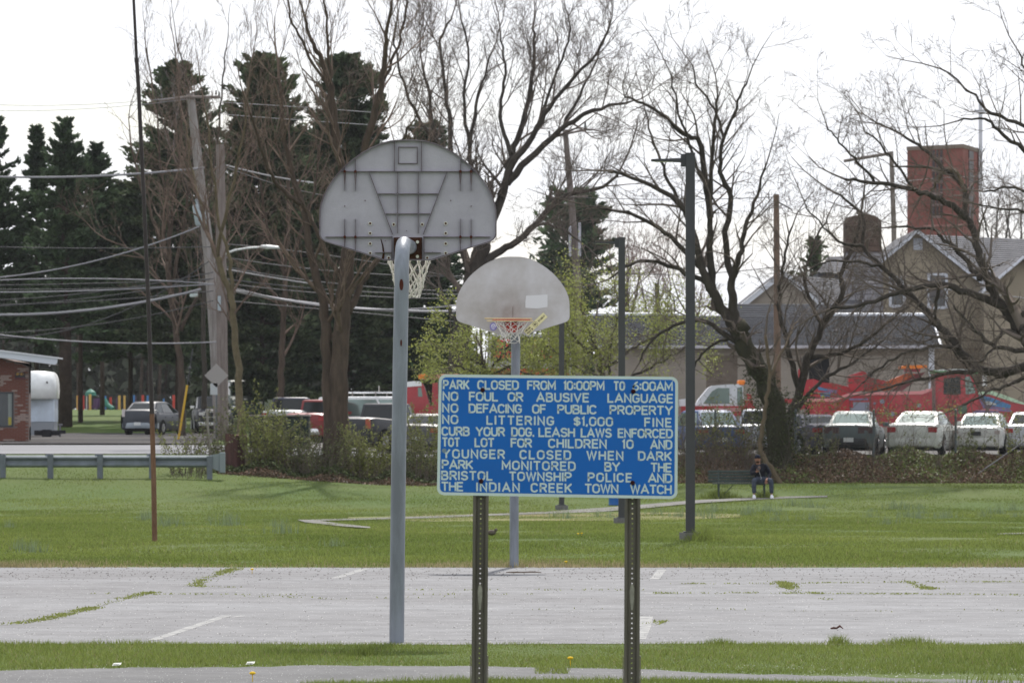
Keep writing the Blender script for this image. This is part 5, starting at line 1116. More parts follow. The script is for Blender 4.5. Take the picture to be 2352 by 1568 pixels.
# ================================================================== BRICK BUILDING LEFT
M_brick = mat('brick_red', (.215,.090,.068), .9, island=.30, var=.15, vscale=4); M_mort = mat('mortar', (.20,.155,.14), .95); M_brickw = mat('brick_whitewash', (.36,.28,.25), .9, island=.2)
DBd = 194.0; g = G(66, DBd); bb = thing('brick_building', 'low red brick building with white sloping roof edge at the left picture edge', 'building', g)
s_ = S(DBd); zW = lambda py: P(0, py, DBd).z-g.z; xW = lambda px: (px-66)/s_
ztop = lambda x: zW(lerp(822, 843, (x-xW(0))/(0-xW(0))) if x > -20 else 800)
wx0, wx1, wz0, wz1 = xW(-42), xW(31), zW(980), zW(900)
m = MB(); 
m.prism([(-9, -.3), (wx0, -.3), (wx0, zW(815)), (-9, zW(785))], 0, 7); m.prism([(wx0,-.3),(wx1,-.3),(wx1,wz0),(wx0,wz0)], 0, 7); m.prism([(wx0,wz1),(wx1,wz1),(wx1,zW(829)),(wx0,zW(812))], 0, 7); m.prism([(wx1,-.3),(-.001,-.3),(-.001,zW(842)),(wx1,zW(829))], 0, .25); m.prism([(wx1,-.3),(-.66,-.3),(-.66,zW(836)),(wx1,zW(829))], .25, 7)
wall = m.obj('wall', M_mort, bb)
bl, bhh, jn = .203, .066, .010; meshes = []
for k in range(2):
    q = MB(); q.bbox(0, bl-jn, -.016, .02, 0, bhh-jn, .004); me = q.obj('brick', [M_brick, M_brickw][k], wall); meshes.append(me)
cnt = 0; far = MB(); protos = list(meshes); used = [False, False]; zz_ = 0.0; rrow = 0
while zz_ < zW(815):
    off = (rrow % 2)*bl/2; x = -.002-off
    while x > -2.6:
        x0 = x-bl
        zl = lerp(zW(842), zW(812), min(1, -x0/(-wx0)))
        hid = (x0 < wx1-.0 and x0+bl > wx0 and zz_+bhh > wz0 and zz_ < wz1)
        if zz_+bhh < zl and not hid:
            if x0 > xW(-6) and cnt < 290:
                k = 1 if (math.sin(x0*5.1+zz_*3.3)+math.sin(zz_*7.7-x0*2.9)+random.gauss(0,.7)) > .95 else 0
                if not used[k]: o = protos[k]; used[k] = True
                else: o = protos[k].copy(); COL.objects.link(o); o.parent = wall
                o.location = (x0+random.uniform(-.002,.002), random.uniform(-.003,.003), zz_); cnt += 1
            else: far.bbox(x0, x0+bl-jn, -.014, .01, zz_, zz_+bhh-jn, .004)
        x -= bl
    zz_ += bhh; rrow += 1
far.obj('brickwork', M_brick, wall, kind='stuff')
m = MB(); m.box(wx0, wx1, .04, .09, wz0, wz1); fr = m.obj('window', mat('window_dark', (.02,.028,.04), .12, spec=.8), bb)
m = MB(); m.box(wx0, wx0+.06, -.01, .12, wz0, wz1); m.box(wx1-.06, wx1, -.01, .12, wz0, wz1); m.box(wx0, wx1, -.01, .12, wz1-.05, wz1-.0005); m.box(wx0, wx1, -.03, .12, wz0+.0005, wz0+.05); m.obj('frame', mat('frame_dark', (.03,.035,.045), .5), fr)
m = MB(); m.box(xW(18.5), xW(27), .02, .039, wz0+.06, wz1-.06); m.obj('curtain', mat('curtain_grey', (.25,.28,.27), .8), fr); m = MB(); m.box(xW(19), xW(26), .010, .019, wz0+.07, wz0+.35); m.obj('notice', mat('notice_yellow', (.42,.36,.08), .7), fr)
m = MB(); m.box(xW(35), xW(58), -.04, -.0165, zW(871), zW(855)); pq = m.obj('plaque', mat('plaque_black', (.015,.014,.02), .5), bb)
m = MB(); m.box(xW(36), xW(57), -.0425, -.0402, zW(871)+.01, zW(867)); m.obj('red_band', mat('plaque_red', (.12,.02,.03), .6), pq)
m = MB(); word(m, 'OFFICE', xW(37), xW(56), zW(862), .095, lambda u, v, y: (u, -.0405+y, v), .24); m.obj('lettering', mat('plaque_yellow', (.40,.22,.03), .6), pq)
m = MB(); y0, y1 = -.9, 1.2
def roofpt(px, py): return (xW(px), zW(py))
a = [roofpt(-420,752), roofpt(134,823), roofpt(137,826), roofpt(135,836), roofpt(130,838), roofpt(-420,766)]
m.prism(a, y0, y0+.12); m.obj('fascia', mat('fascia_white', (.60,.64,.70), .5), bb)
m = MB(); m.prism([roofpt(-420,750), roofpt(138,821), roofpt(138,824), roofpt(-420,753)], y0-.06, y1); m.obj('roof', mat('roof_white', (.7,.72,.76), .5), bb)
m = MB(); m.prism([roofpt(-420,766), roofpt(128,836), roofpt(126,838), roofpt(-420,769)], y0+.121, y1); m.obj('soffit', mat('soffit_beige', (.36,.31,.28), .8), bb)
m = MB(); m.box(0, 1.0, -.25, 1, -.28, .03); m.obj('step_slab', M_pave, bb)
# ================================================================== LOW SIDED BUILDING AND HOUSES (RIGHT)
M_side = mat('beige_siding', (.31,.275,.235), .8, var=.08, vscale=.6, island=.05); M_side2 = mat('tan_siding', (.33,.285,.215), .8, var=.08, vscale=.6, island=.05)
M_shin = mat('dark_shingle', (.026,.029,.038), .9, var=.3, vscale=2, island=.15, bump=.4); M_shin2 = mat('grey_shingle', (.115,.115,.125), .9, var=.15, vscale=2, island=.12, bump=.4); M_trim = mat('white_trim', (.62,.64,.70), .6)
M_fl = mat('inner_wall', (.25,.21,.17), .9)
def siding(parent, poly_fn, z0, z1, y, m, step=.20, name='siding_board', th=.022):
    """lapped boards; poly_fn(z) -> list of (x0,x1) spans at height z"""
    z = z0
    while z < z1-.02:
        zt_ = min(z+step, z1)
        for (a, b), (c, d) in zip(poly_fn(z), poly_fn(zt_-.001)):
            if b-a < .05: continue
            q = MB(); q.add([(a, y-th, z), (b, y-th, z), (d, y-.003, zt_), (c, y-.003, zt_), (a, y, z), (b, y, z), (d, y, zt_), (c, y, zt_)], [(0,1,2,3), (0,4,5,1), (3,2,6,7), (0,3,7,4), (1,5,6,2)]); q.obj(name, m, parent)
        z = zt_
def courses(parent, A, B, C, D_, n, m, name='shingle_course', th=.03):
    """roof slope A-B eave, D-C ridge, laid as n lapped courses"""
    A, B, C, D_ = map(Vector, (A, B, C, D_)); nn = (B-A).cross(D_-A).normalized()
    if nn.z < 0: nn = -nn
    for k in range(n):
        t0, t1 = k/n, (k+1)/n; a, b = A.lerp(D_, t0), B.lerp(C, t0); c, d = B.lerp(C, t1), A.lerp(D_, t1)
        q = MB(); q.add([a+nn*th, b+nn*th, c+nn*.004, d+nn*.004, a, b], [(0,1,2,3), (4,5,1,0)]); q.obj(name, m, parent)
# low building
DL = 231.0; g = G(1375, DL); lb = thing('low_building', 'long low beige sided building with dark shingle roof behind the tow trucks', 'building', g); s_ = S(DL)
X_ = lambda px, d=DL: (P(px, 0, d).x-g.x); Zz = lambda py, d=DL: P(0, py, d).z-g.z
xL, xR = X_(1376), X_(2133); ze = Zz(797); zr = Zz(725, 237)
m = MB(); m.box(xL, xR, 0, 12, -.3, ze); w_ = m.obj('wall', M_fl, lb)
doors = [(X_(1622), X_(1694)), (X_(1858), X_(1905))]
def sp(z):
    out = [(xL, doors[0][0])] if z < Zz(815) else [(xL, xR)]
    if z < Zz(815): out = [(xL, doors[0][0]), (doors[0][1], doors[1][0]), (doors[1][1], xR)]
    return out
siding(w_, sp, Zz(1000), ze, -.002, M_side, .203)
M_door = mat('roller_door', (.17,.14,.115), .8, var=.1); M_doord = mat('dark_opening', (.02,.02,.022), .8)
for (a, b), md in zip(doors, (M_door, M_doord)):
    m = MB(); m.box(a, b, -.02, -.003, 0, Zz(817)); dd = m.obj('garage_door', md, lb)
    if md is M_door:
        for k in range(5): z = lerp(.2, Zz(830), k/4); q = MB(); q.box(a+.05, b-.05, -.03, -.0205, z, z+.03); q.obj('panel_rail', mat('door_rail', (.12,.10,.085), .8), dd)
m = MB(); m.box(xR-.001, xR+.24, -.06, .2, 0, ze); m.obj('corner_post', M_trim, lb)
m = MB(); m.box(xL-.3, xR+.5, -.62, -.5, ze-.06, ze+.07); m.obj('gutter', mat('gutter_grey', (.45,.44,.48), .5), lb)
rf = MB(); A = (xL-.3,-.5,ze+.02); B = (X_(2158),-.5,ze+.02); C = (X_(2140,237),6,zr); D_ = (xL-.3,6,zr); rf.add([A, B, C, D_, (A[0],12.5,ze), (B[0],12.5,ze)], [(0,1,2,3), (3,2,5,4), (1,5,2), (0,3,4)]); ro = rf.obj('roof', M_shin, lb)
courses(ro, A, B, C, D_, 22, M_shin)
m = MB(); m.tube([(A[0],6,zr+.05), (X_(1560,237),6,zr+.05)], .09, 6); m.tube([(X_(1900,237),6,zr+.03), (C[0],6,zr+.03)], .10, 6); m.obj('ridge_cap', M_trim, ro)
m = MB(); m.tube([(B[0]+.02,-.5,ze), (C[0]+.02,6,zr)], .07, 6); m.obj('rake_trim', M_trim, ro)
# darker roof behind, left of the small gable
g5 = G(1740, 240); b2 = thing('shed_building', 'dark shingled roof rising just behind the middle of the low beige building', 'building', g5)
Xb = lambda px, d=243: P(px, 0, d).x-g5.x; Zb = lambda py, d=243: P(0, py, d).z-g5.z
m = MB(); m.box(Xb(1700), Xb(1990), 0, 8, -.3, Zb(740)); m.obj('wall', M_side, b2)
A=(Xb(1690,239.6),-.4,Zb(745)); B=(Xb(1996,239.6),-.4,Zb(745)); C=(Xb(1990,243),4,Zb(697)); D_=(Xb(1696,243),4,Zb(697)); m = MB(); m.add([A,B,C,D_,(A[0],8.4,A[2]),(B[0],8.4,A[2])], [(0,1,2,3),(3,2,5,4),(1,5,2),(0,3,4)]); rr2 = m.obj('roof', M_shin, b2); courses(rr2, A, B, C, D_, 10, M_shin)
# small gable house
DH = 252.0; g = G(1795, DH); h1 = thing('gable_house', 'small beige gable house with pale grey roof right of the plain brown pole', 'house', g)
Xh = lambda px, d=DH: P(px, 0, d).x-g.x; Zh = lambda py, d=DH: P(0, py, d).z-g.z
pk, le, re = (Xh(1798), Zh(634)), (Xh(1700), Zh(712)), (Xh(1896), Zh(712))
m = MB(); m.prism([(le[0],-.3),(re[0],-.3),re,pk,le], .02, 14); w_ = m.obj('wall', M_side, h1)
siding(w_, lambda z: [(lerp(le[0], pk[0], max(0, (z-le[1])/(pk[1]-le[1]))), lerp(re[0], pk[0], max(0, (z-le[1])/(pk[1]-le[1]))))], Zh(770), pk[1]-.1, .018, M_side, .2)
for e, s in ((le,-1), (re,1)):
    m = MB(); ax_, az_ = (pk[0]-e[0]), (pk[1]-e[1]); m.prism([(e[0]-ax_*.06, e[1]-az_*.06-.02), (pk[0], pk[1]-.02), (pk[0], pk[1]+.26), (e[0]-ax_*.06, e[1]-az_*.06+.24)], -.3, -.16); m.obj('rake_trim', M_trim, h1)
    m = MB(); m.add([(pk[0],-.35,pk[1]+.28),(pk[0],14.4,pk[1]+.28),(e[0]-ax_*.08,14.4,e[1]-az_*.08+.26),(e[0]-ax_*.08,-.35,e[1]-az_*.08+.26)], [(0,1,2,3)]); m.obj('roof_slope', M_shin2, h1)
A=(Xh(1826),.4,Zh(700)); B=(Xh(1990),.4,Zh(700)); C=(Xh(1940,258),6,Zh(641,258)); D_=(Xh(1800,258),6,Zh(636,258)); m = MB(); m.add([A,B,C,D_], [(0,1,2,3)]); m.box(A[0],B[0],.9,8,-.3,A[2]-.05); ro = m.obj('wing_roof', M_shin2, h1); courses(ro, A, B, C, D_, 14, M_shin2)
m = MB(); m.tube([C, B], .07, 6); m.obj('hip_trim', M_trim, ro)
# main tan house with two windows
DM = 262.0; g = G(2106, DM); h2 = thing('gable_house', 'large tan gable house with two upper windows and wide grey shingle roof at right', 'house', g)
Xm = lambda px, d=DM: P(px, 0, d).x-g.x; Zm = lambda py, d=DM: P(0, py, d).z-g.z
pk, le, re = (Xm(2106), Zm(536)), (Xm(1990), Zm(630)), (Xm(2252), Zm(652))
lev = (Xm(1990), Zm(632)); 
m = MB(); m.prism([(lev[0],-.3),(Xm(2252),-.3),re,pk,lev], .05, 16); w_ = m.obj('wall', mat('inner_tan', (.28,.23,.17), .9), h2)
wins = [(Xm(2048), Xm(2074), Zm(700), Zm(640)), (Xm(2136), Xm(2171), Zm(703), Zm(633))]
def spm(z):
    a = lerp(lev[0], pk[0], max(0, (z-lev[1])/(pk[1]-lev[1]))); b = lerp(re[0], pk[0], max(0, (z-re[1])/(pk[1]-re[1]))); out = []; x = a
    for w0, w1, z0, z1 in wins:
        if z0-.2 < z < z1+.02: out.append((x, w0-.02)); x = w1+.02
    out.append((x, b)); return out
z = Zm(800); step = .22
while z < pk[1]-.15:
    s0 = spm(z); s1 = spm(z+step-.001)
    if len(s0) != len(s1): s1 = s0
    for (a, b), (c, d) in zip(s0, s1):
        if b-a < .1: continue
        q = MB(); q.add([(a,.02,z),(b,.02,z),(d,.044,z+step),(c,.044,z+step),(a,.046,z),(b,.046,z)], [(0,1,2,3),(0,4,5,1)]); q.obj('siding_board', M_side2, w_)
    z += step
for w0, w1, z0, z1 in wins:
    m = MB(); m.box(w0, w1, .03, .048, z0, z1); wn_ = m.obj('window', mat('house_glass', (.02,.024,.028), .1, spec=.8), h2)
    m = MB(); zc = (z0+z1)/2+.1; m.box(w0-.13, w0, -.02, .045, z0-.1, z1+.12); m.box(w1, w1+.13, -.02, .045, z0-.1, z1+.12); m.box(w0, w1, -.02, .029, z1, z1+.12); m.box(w0, w1, -.03, .029, z0-.14, z0); m.box(w0, w1, -.01, .029, zc-.04, zc+.04); m.obj('frame', M_trim, wn_)
m = MB(); m.box(Xm(2098), Xm(2119), -.02, .019, Zm(574), Zm(547)); m.obj('gable_vent', mat('vent_white', (.5,.52,.58), .6), h2)
m = MB(); m.box(Xm(2130)+.1, Xm(2170)-.05, -.35, -.02, Zm(680), Zm(664)); m.obj('air_conditioner', mat('ac_grey', (.12,.11,.11), .6), h2)
for a, e in ((pk, lev), (pk, re)):
    vx, vz = e[0]-a[0], e[1]-a[1]; m = MB(); m.prism([(a[0], a[1]-.02), (a[0], a[1]+.2), (e[0]+vx*.03, e[1]+vz*.03+.2), (e[0]+vx*.03, e[1]+vz*.03-.02)], -.5, -.42); m.obj('rake_trim', M_trim, h2)
    m = MB(); m.add([(a[0],-.55,a[1]+.22),(a[0],16,a[1]+.22),(e[0]+vx*.04,16,e[1]+vz*.04+.22),(e[0]+vx*.04,-.55,e[1]+vz*.04+.22)], [(0,1,2,3)]); m.obj('roof_slope', M_shin2, h2)
A=(Xm(2170,266),2.2,Zm(668,264)); B=(Xm(2560,266),2.2,Zm(676,264)); C=(Xm(2560,275),12,Zm(560,275)); D_=(Xm(2106,275),12,Zm(540,275)); m = MB(); m.add([A,B,C,D_], [(0,1,2,3)]); m.box(Xm(2240),B[0],2.6,16,-.3,A[2]-.1); ro = m.obj('main_roof', M_shin2, h2); courses(ro, A, B, C, D_, 26, M_shin2)
# cross gable on the right wing
pk2, l2, r2 = (Xm(2352,259), Zm(592,259)), (Xm(2262,259), Zm(668,259)), (Xm(2442,259), Zm(668,259))
m = MB(); m.prism([(l2[0],-.3),(r2[0],-.3),r2,pk2,l2], -2.6, 8); w3 = m.obj('wing_wall', M_side2, h2)
siding(w3, lambda z: [(lerp(l2[0], pk2[0], max(0, (z-l2[1])/(pk2[1]-l2[1]))), lerp(r2[0], pk2[0], max(0, (z-l2[1])/(pk2[1]-l2[1]))))], Zm(800), pk2[1]-.1, -2.603, M_side2, .22)
for e in (l2, r2):
    vx, vz = e[0]-pk2[0], e[1]-pk2[1]; m = MB(); m.add([(pk2[0],-3.1,pk2[1]+.1),(pk2[0],8,pk2[1]+.1),(e[0]+vx*.08,8,e[1]+vz*.08+.1),(e[0]+vx*.08,-3.1,e[1]+vz*.08+.1)], [(0,1,2,3)]); m.obj('roof_slope', M_shin2, h2)
    m = MB(); m.tube([(pk2[0],-3.1,pk2[1]+.04),(e[0]+vx*.08,-3.1,e[1]+vz*.08+.04)], .08, 4); m.obj('rake_trim', M_trim, h2)
# left wing between the houses
A=(Xm(1880,262),1.5,Zm(624,262)); B=(Xm(1990,262),1.5,Zm(624,262)); C=(Xm(1985,266),5,Zm(585,266)); D_=(Xm(1906,266),5,Zm(588,266)); m = MB(); m.add([A,B,C,D_], [(0,1,2,3)]); m.box(A[0]+.1,B[0],1.9,7,-.3,A[2]); ro = m.obj('wing_roof', M_shin2, h2); courses(ro, A, B, C, D_, 8, M_shin2)
# chimney
DC = 254.0; g = G(1980, DC); ch = thing('stone_chimney', 'massive brown and grey stone chimney left of the tan gable house', 'chimney', g); Xc = lambda px: P(px,0,DC).x-g.x; Zc = lambda py: P(0,py,DC).z-g.z
M_st = mat('brown_stone', (.15,.105,.085), .95, col2=(.07,.055,.05), vscale=2.2, bump=.7, bscale=5, ramp=(.4,.6)); M_st2 = mat('grey_stone', (.33,.32,.34), .95, col2=(.17,.16,.18), vscale=1.6, bump=.7, bscale=5, ramp=(.4,.62))
m = MB(); m.prism([(Xc(1940),Zc(580)),(Xc(2022),Zc(580)),(Xc(2022),Zc(508)),(Xc(2008),Zc(497)),(Xc(1985),Zc(492)),(Xc(1945),Zc(500)),(Xc(1940),Zc(512))], -.8, 1.2); top_ = m.obj('stack', M_st, ch)
m = MB(); m.prism([(Xc(1936),-.3),(Xc(2030),-.3),(Xc(2026),Zc(640)),(Xc(2021),Zc(580)),(Xc(1941),Zc(580)),(Xc(1936),Zc(640))], -.75, 1.1); base_ = m.obj('base', M_st2, ch)
def stones(parent, x0, x1, z0, z1, y, m, sz):
    z = z0; r_ = random.Random(5)
    while z < z1-.05:
        hh = sz*r_.uniform(.6, 1.0); x = x0
        while x < x1-.08:
            wd = min(sz*r_.uniform(.8, 1.9), x1-x); q = MB(); q.bbox(x+.02, x+wd-.02, y-r_.uniform(.03,.09), y-.002, z+.02, min(z+hh, z1)-.02, .015); q.obj('stone', m, parent); x += wd
        z += hh
stones(top_, Xc(1941), Xc(2021), Zc(579), Zc(514), -.8, mat('brown_stone_f', (.15,.105,.085), .95, island=.5, var=.2, vscale=3), .30)
stones(base_, Xc(1938), Xc(2024), Zc(720), Zc(582), -.75, mat('grey_stone_f', (.33,.32,.34), .95, island=.45, var=.2, vscale=3), .36)
# tower
DT = 335.0; g = G(2178, DT); tw = thing('church_tower', 'tall square red brick church tower with white cross mast at its right corner', 'tower', g); s_ = S(DT)
M_tb = mat('tower_brick', (.27,.11,.10), .9, col2=(.21,.075,.068), vscale=1.2); Xt = lambda px: P(px,0,DT).x-g.x; Zt = lambda py: P(0,py,DT).z-g.z
c0, c1, c2 = (Xt(2092), 3.0), (Xt(2212), 0.0), (Xt(2266), 5.5); c3 = (c0[0]+c2[0]-c1[0], c0[1]+c2[1]-c1[1])
zt = Zt(340); vs = [(x, y, z) for x, y in (c0,c1,c2,c3) for z in (-.3, zt)]; m = MB(); m.add(vs, [(0,2,3,1),(2,4,5,3),(4,6,7,5),(6,0,1,7),(1,3,5,7),(0,6,4,2)]); m.obj('shaft', M_tb, tw)
cc = (sum(c[0] for c in (c0,c1,c2,c3))/4, sum(c[1] for c in (c0,c1,c2,c3))/4); k = 1.02; vs = [(cc[0]+(x-cc[0])*k, cc[1]+(y-cc[1])*k, z) for x, y in (c0,c1,c2,c3) for z in (zt+.001, Zt(331))]; m = MB(); m.add(vs, [(0,2,3,1),(2,4,5,3),(4,6,7,5),(6,0,1,7),(1,3,5,7),(0,6,4,2)]); m.obj('cornice', mat('tower_cornice', (.22,.17,.15), .9), tw)
def onface(A, B, t, z, off=.03):
    v = Vector((B[0]-A[0], B[1]-A[1])); nn = Vector((v.y, -v.x)).normalized(); p = Vector(A[:2])+v*t+nn*off; return (p.x, p.y, z)
def facebox(name, A, B, t0, t1, z0, z1, m, o0=0.0, o1=.05):
    b = MB(); q = [onface(A,B,t0,z0,o1),onface(A,B,t1,z0,o1),onface(A,B,t1,z1,o1),onface(A,B,t0,z1,o1),onface(A,B,t0,z0,o0),onface(A,B,t1,z0,o0),onface(A,B,t1,z1,o0),onface(A,B,t0,z1,o0)]
    b.add(q, [(0,1,2,3),(0,4,5,1),(1,5,6,2),(2,6,7,3),(3,7,4,0)]); return b.obj(name, m, tw)
M_tg = mat('tower_louvre', (.045,.03,.045), .5); M_tgr = mat('tower_spandrel', (.24,.17,.17), .8)
pys = [338, 362, 388, 416, 442, 468, 496]
for i in range(6):
    for (t0, t1) in ((.46,.50),(.53,.565),(.60,.635)): facebox('louvre', c0, c1, t0, t1, Zt(pys[i+1]-3), Zt(pys[i]+4), M_tg)
    facebox('spandrel', c0, c1, .45, .64, Zt(pys[i+1]+3), Zt(pys[i+1]-3), M_tgr, 0, .04)
    facebox('louvre', c1, c2, .34, .62, Zt(pys[i+1]-3), Zt(pys[i]+4), M_tg); facebox('spandrel', c1, c2, .34, .62, Zt(pys[i+1]+3), Zt(pys[i+1]-3), M_tgr, 0, .04)
facebox('stone_band', c0, c1, .3, .999, Zt(519), Zt(514), mat('tower_band', (.36,.18,.17), .9), 0, .06)
m = MB(); x = Xt(2266)+.06; m.box(x-.10, x+.12, 5.0, 5.3, Zt(426), Zt(217)); m.box(x-.4, x+.4, 5.02, 5.28, Zt(247), Zt(241)); m.obj('cross', mat('cross_white', (.58,.58,.66), .5), tw)
# ================================================================== RED-LETTER SIGN BEHIND THE LEAVES
DSg = 205.0; g = G(1222, DSg); bs = thing('roadside_sign', 'large black sign with red lettering in a pale frame, behind the leafy tree', 'sign', g); s_ = S(DSg)
Xs = lambda px: P(px,0,DSg).x-g.x; Zs = lambda py: P(0,py,DSg).z-g.z
m = MB(); m.box(Xs(1128), Xs(1306), 0, .3, Zs(830), Zs(773)); pnl = m.obj('black_panel', mat('panel_black', (.012,.012,.014), .5), bs)
m = MB(); m.box(Xs(1125), Xs(1309), -.03, .33, Zs(773)+.001, Zs(767)); m.box(Xs(1122), Xs(1127.5), -.03, .33, 0, Zs(773)); m.box(Xs(1306.5), Xs(1312), -.03, .33, 0, Zs(773)); m.obj('frame', mat('frame_pale', (.45,.44,.48), .6), bs)
m = MB(); m.box(Xs(1128), Xs(1306), 0, .3, Zs(846), Zs(831)); m.obj('white_band', mat('band_white', (.45,.44,.46), .6), bs); m = MB(); m.box(Xs(1128), Xs(1306), -.01, .31, Zs(872), Zs(847)); m.obj('red_band', mat('band_red', (.62,.05,.03), .5), bs)
fx = lambda u, v, y: (u, y, v); q = MB(); word(q, 'S', Xs(1140), Xs(1151), Zs(800), .36, fx, .22, -.003); word(q, 'T', Xs(1156), Xs(1168), Zs(800), .36, fx, .22, -.003); word(q, 'P', Xs(1268), Xs(1282), Zs(800), .36, fx, .22, -.003); word(q, 'I', Xs(1226), Xs(1230), Zs(800), .36, fx, .22, -.003)
word(q, 'AUTO', Xs(1132), Xs(1185), Zs(823), .28, fx, .22, -.003); word(q, 'CARE', Xs(1212), Xs(1300), Zs(823), .28, fx, .22, -.003); q.obj('lettering', mat('sign_red', (.60,.02,.04), .5), pnl)
# ================================================================== PLAYGROUND
DP = 395.0; g = G(300, DP); pg = thing('playground', 'colourful playground of red, yellow and blue posts on the grassy rise under the evergreens', 'playground', g)
Xp = lambda px: P(px,0,DP).x-g.x; Zp = lambda py: P(0,py,DP).z-g.z; zg = Hs(g.x, DP)-g.z
cols = {'r': mat('play_red', (.50,.04,.025), .5), 'y': mat('play_yellow', (.60,.36,.08), .5), 'b': mat('play_blue', (.05,.18,.45), .5), 'p': mat('play_purple', (.10,.04,.12), .6), 'g': mat('play_green', (.02,.16,.11), .6), 'w': mat('play_white', (.5,.5,.5), .6)}
for px, wd, y0, c in ((177,3,908,'y'),(182,6,907,'r'),(192,4,908,'r'),(199,3,909,'w'),(207,6,905,'y'),(216,3,915,'p'),(222,4,915,'p'),(232,5,907,'b'),(242,5,909,'b'),(254,6,912,'r'),(274,6,908,'y'),(286,5,908,'y'),(307,6,907,'b'),(312,2,910,'p'),(328,6,907,'r'),(339,5,908,'b'),(376,4,915,'b'),(399,6,907,'r'),(406,3,910,'w'),(416,7,905,'y'),(162,3,912,'b'),(268,2,912,'p'),(296,2,912,'p')):
    m = MB(); m.tube([(Xp(px),0,-.4),(Xp(px),0,Zp(y0))], wd/2/S(DP), 8); m.obj('post', cols[c], pg)
m = MB(); m.tube([(Xp(207),.5,Zp(908)),(Xp(207),.5,Zp(900)),(Xp(207),.5,Zp(893))], [.45,.38,.08], 10); m.obj('canopy', cols['g'], pg)
m = MB(); m.box(Xp(176),Xp(250),.8,1.2,Zp(936),Zp(930)); m.box(Xp(216),Xp(232),.6,1.4,Zp(932),Zp(914)); m.obj('deck', cols['p'], pg); m = MB(); m.tube([(Xp(240),-.4,Zp(918)),(Xp(248),-.6,Zp(930)),(Xp(262),-.8,Zp(939))], .2, 8); m.obj('slide', cols['g'], pg)
g = G(300, 402); fn = thing('fence', 'dark thin-barred fence behind the coloured playground posts', 'fence', g); b = MB(); rail = MB()
for k in range(130): x = P(150+k*2.4,0,402).x-g.x; b.box(x-.015,x+.015,0,.03,-.3,1.15)
b.obj('bars', M_black, fn, kind='stuff'); rail.box(P(148,0,402).x-g.x, P(465,0,402).x-g.x, -.01, .04, 1.05, 1.1); rail.obj('rail', M_black, fn)
# ================================================================== CHAIN-LINK FENCE AT THE LOT
g = G(1549, 171.6); cf = thing('chain_link_fence', 'chain-link fence along the leafy bank in front of the parked cars', 'fence', g); s_ = S(171.6); m_gal = mat('fence_galv', (.10,.12,.13), .5, metal=.4)
xs_ = [P(px,0,171.6).x-g.x for px in (1460,1643,1827,2007,2195,2379)]; zt = P(0,944,171.6).z-g.z
for i, x in enumerate(xs_):
    zg = Hs(g.x+x, 171.6)-g.z; m = MB(); m.tube([(x,0,zg-.2),(x,0,zt)], .04, 8); m.sphere((x,0,zt+.02), .05, 8, 4); m.obj('post', m_gal, cf)
segs = []; a, b2_ = xs_[0], xs_[-1]; z0 = P(0,1085,171.6).z-g.z; st = .09; hh = zt-z0-.04; k = a-hh
while k < b2_:
    for sg in (1, -1):
        x0, x1 = (k, k+hh) if sg > 0 else (k+hh, k); q0, q1_ = (x0, z0), (x1, z0+hh)
        f = lambda p, q: p
        if min(x0, x1) >= a and max(x0, x1) <= b2_: segs.append((x0, 0, z0, x1, 0, z0+hh, .0016, .0016))
    k += st
V_, F_ = tubes_np(segs, 3); link('wire_mesh', npmesh('wire_mesh', V_, F_), m_gal, cf, kind='stuff')
g = ray(2212, 1108); e = P(2365, 1005, 171.2); m = MB(); m.tube([Vector((0,0,-.05)), e-g], .022, 8); o = m.obj('metal_pipe', mat('pipe_grey', (.12,.12,.13), .7), smooth=True); o.location = g; o['label'] = 'slanting grey pipe propped from the bank up to the fence at far right'; o['category'] = 'pipe'
# ================================================================== BARE TREES
M_bark = mat('dark_bark', (.070,.060,.050), .95, col2=(.04,.035,.03), vscale=2.5, vmap=(3,3,.6), bump=.6, bscale=8)
M_barkb = mat('brown_bark', (.10,.074,.057), .95, col2=(.055,.042,.034), vscale=2.5, vmap=(3,3,.6), bump=.5, bscale=8)
M_ivy = mat('mossy_bark', (.055,.052,.032), .95, col2=(.035,.035,.025), vscale=3, bump=.8, bscale=6)
M_twig = mat('twig_brown', (.14,.115,.098), .9, island=.2); M_twigr = mat('twig_red_brown', (.17,.125,.10), .9, island=.3); M_twigf = mat('twig_grey', (.20,.17,.16), .9, island=.2)
def cat_pts(pts, n):
    """smooth resample of control points"""
    P_ = [pts[0]]+list(pts)+[pts[-1]]; out = []; segs_ = len(pts)-1; per = max(2, n//segs_)
    for i in range(segs_):
        p0, p1, p2, p3 = P_[i:i+4]
        for k in range(per):
            t = k/per; out.append(.5*((2*p1)+(-p0+p2)*t+(2*p0-5*p1+4*p2-p3)*t*t+(-p0+3*p1-3*p2+p3)*t**3))
    out.append(pts[-1]); return out
def rdir(rr):
    while True:
        v = Vector((rr.uniform(-1,1), rr.uniform(-1,1), rr.uniform(-1,1)))
        if .05 < v.length < 1: return v.normalized()
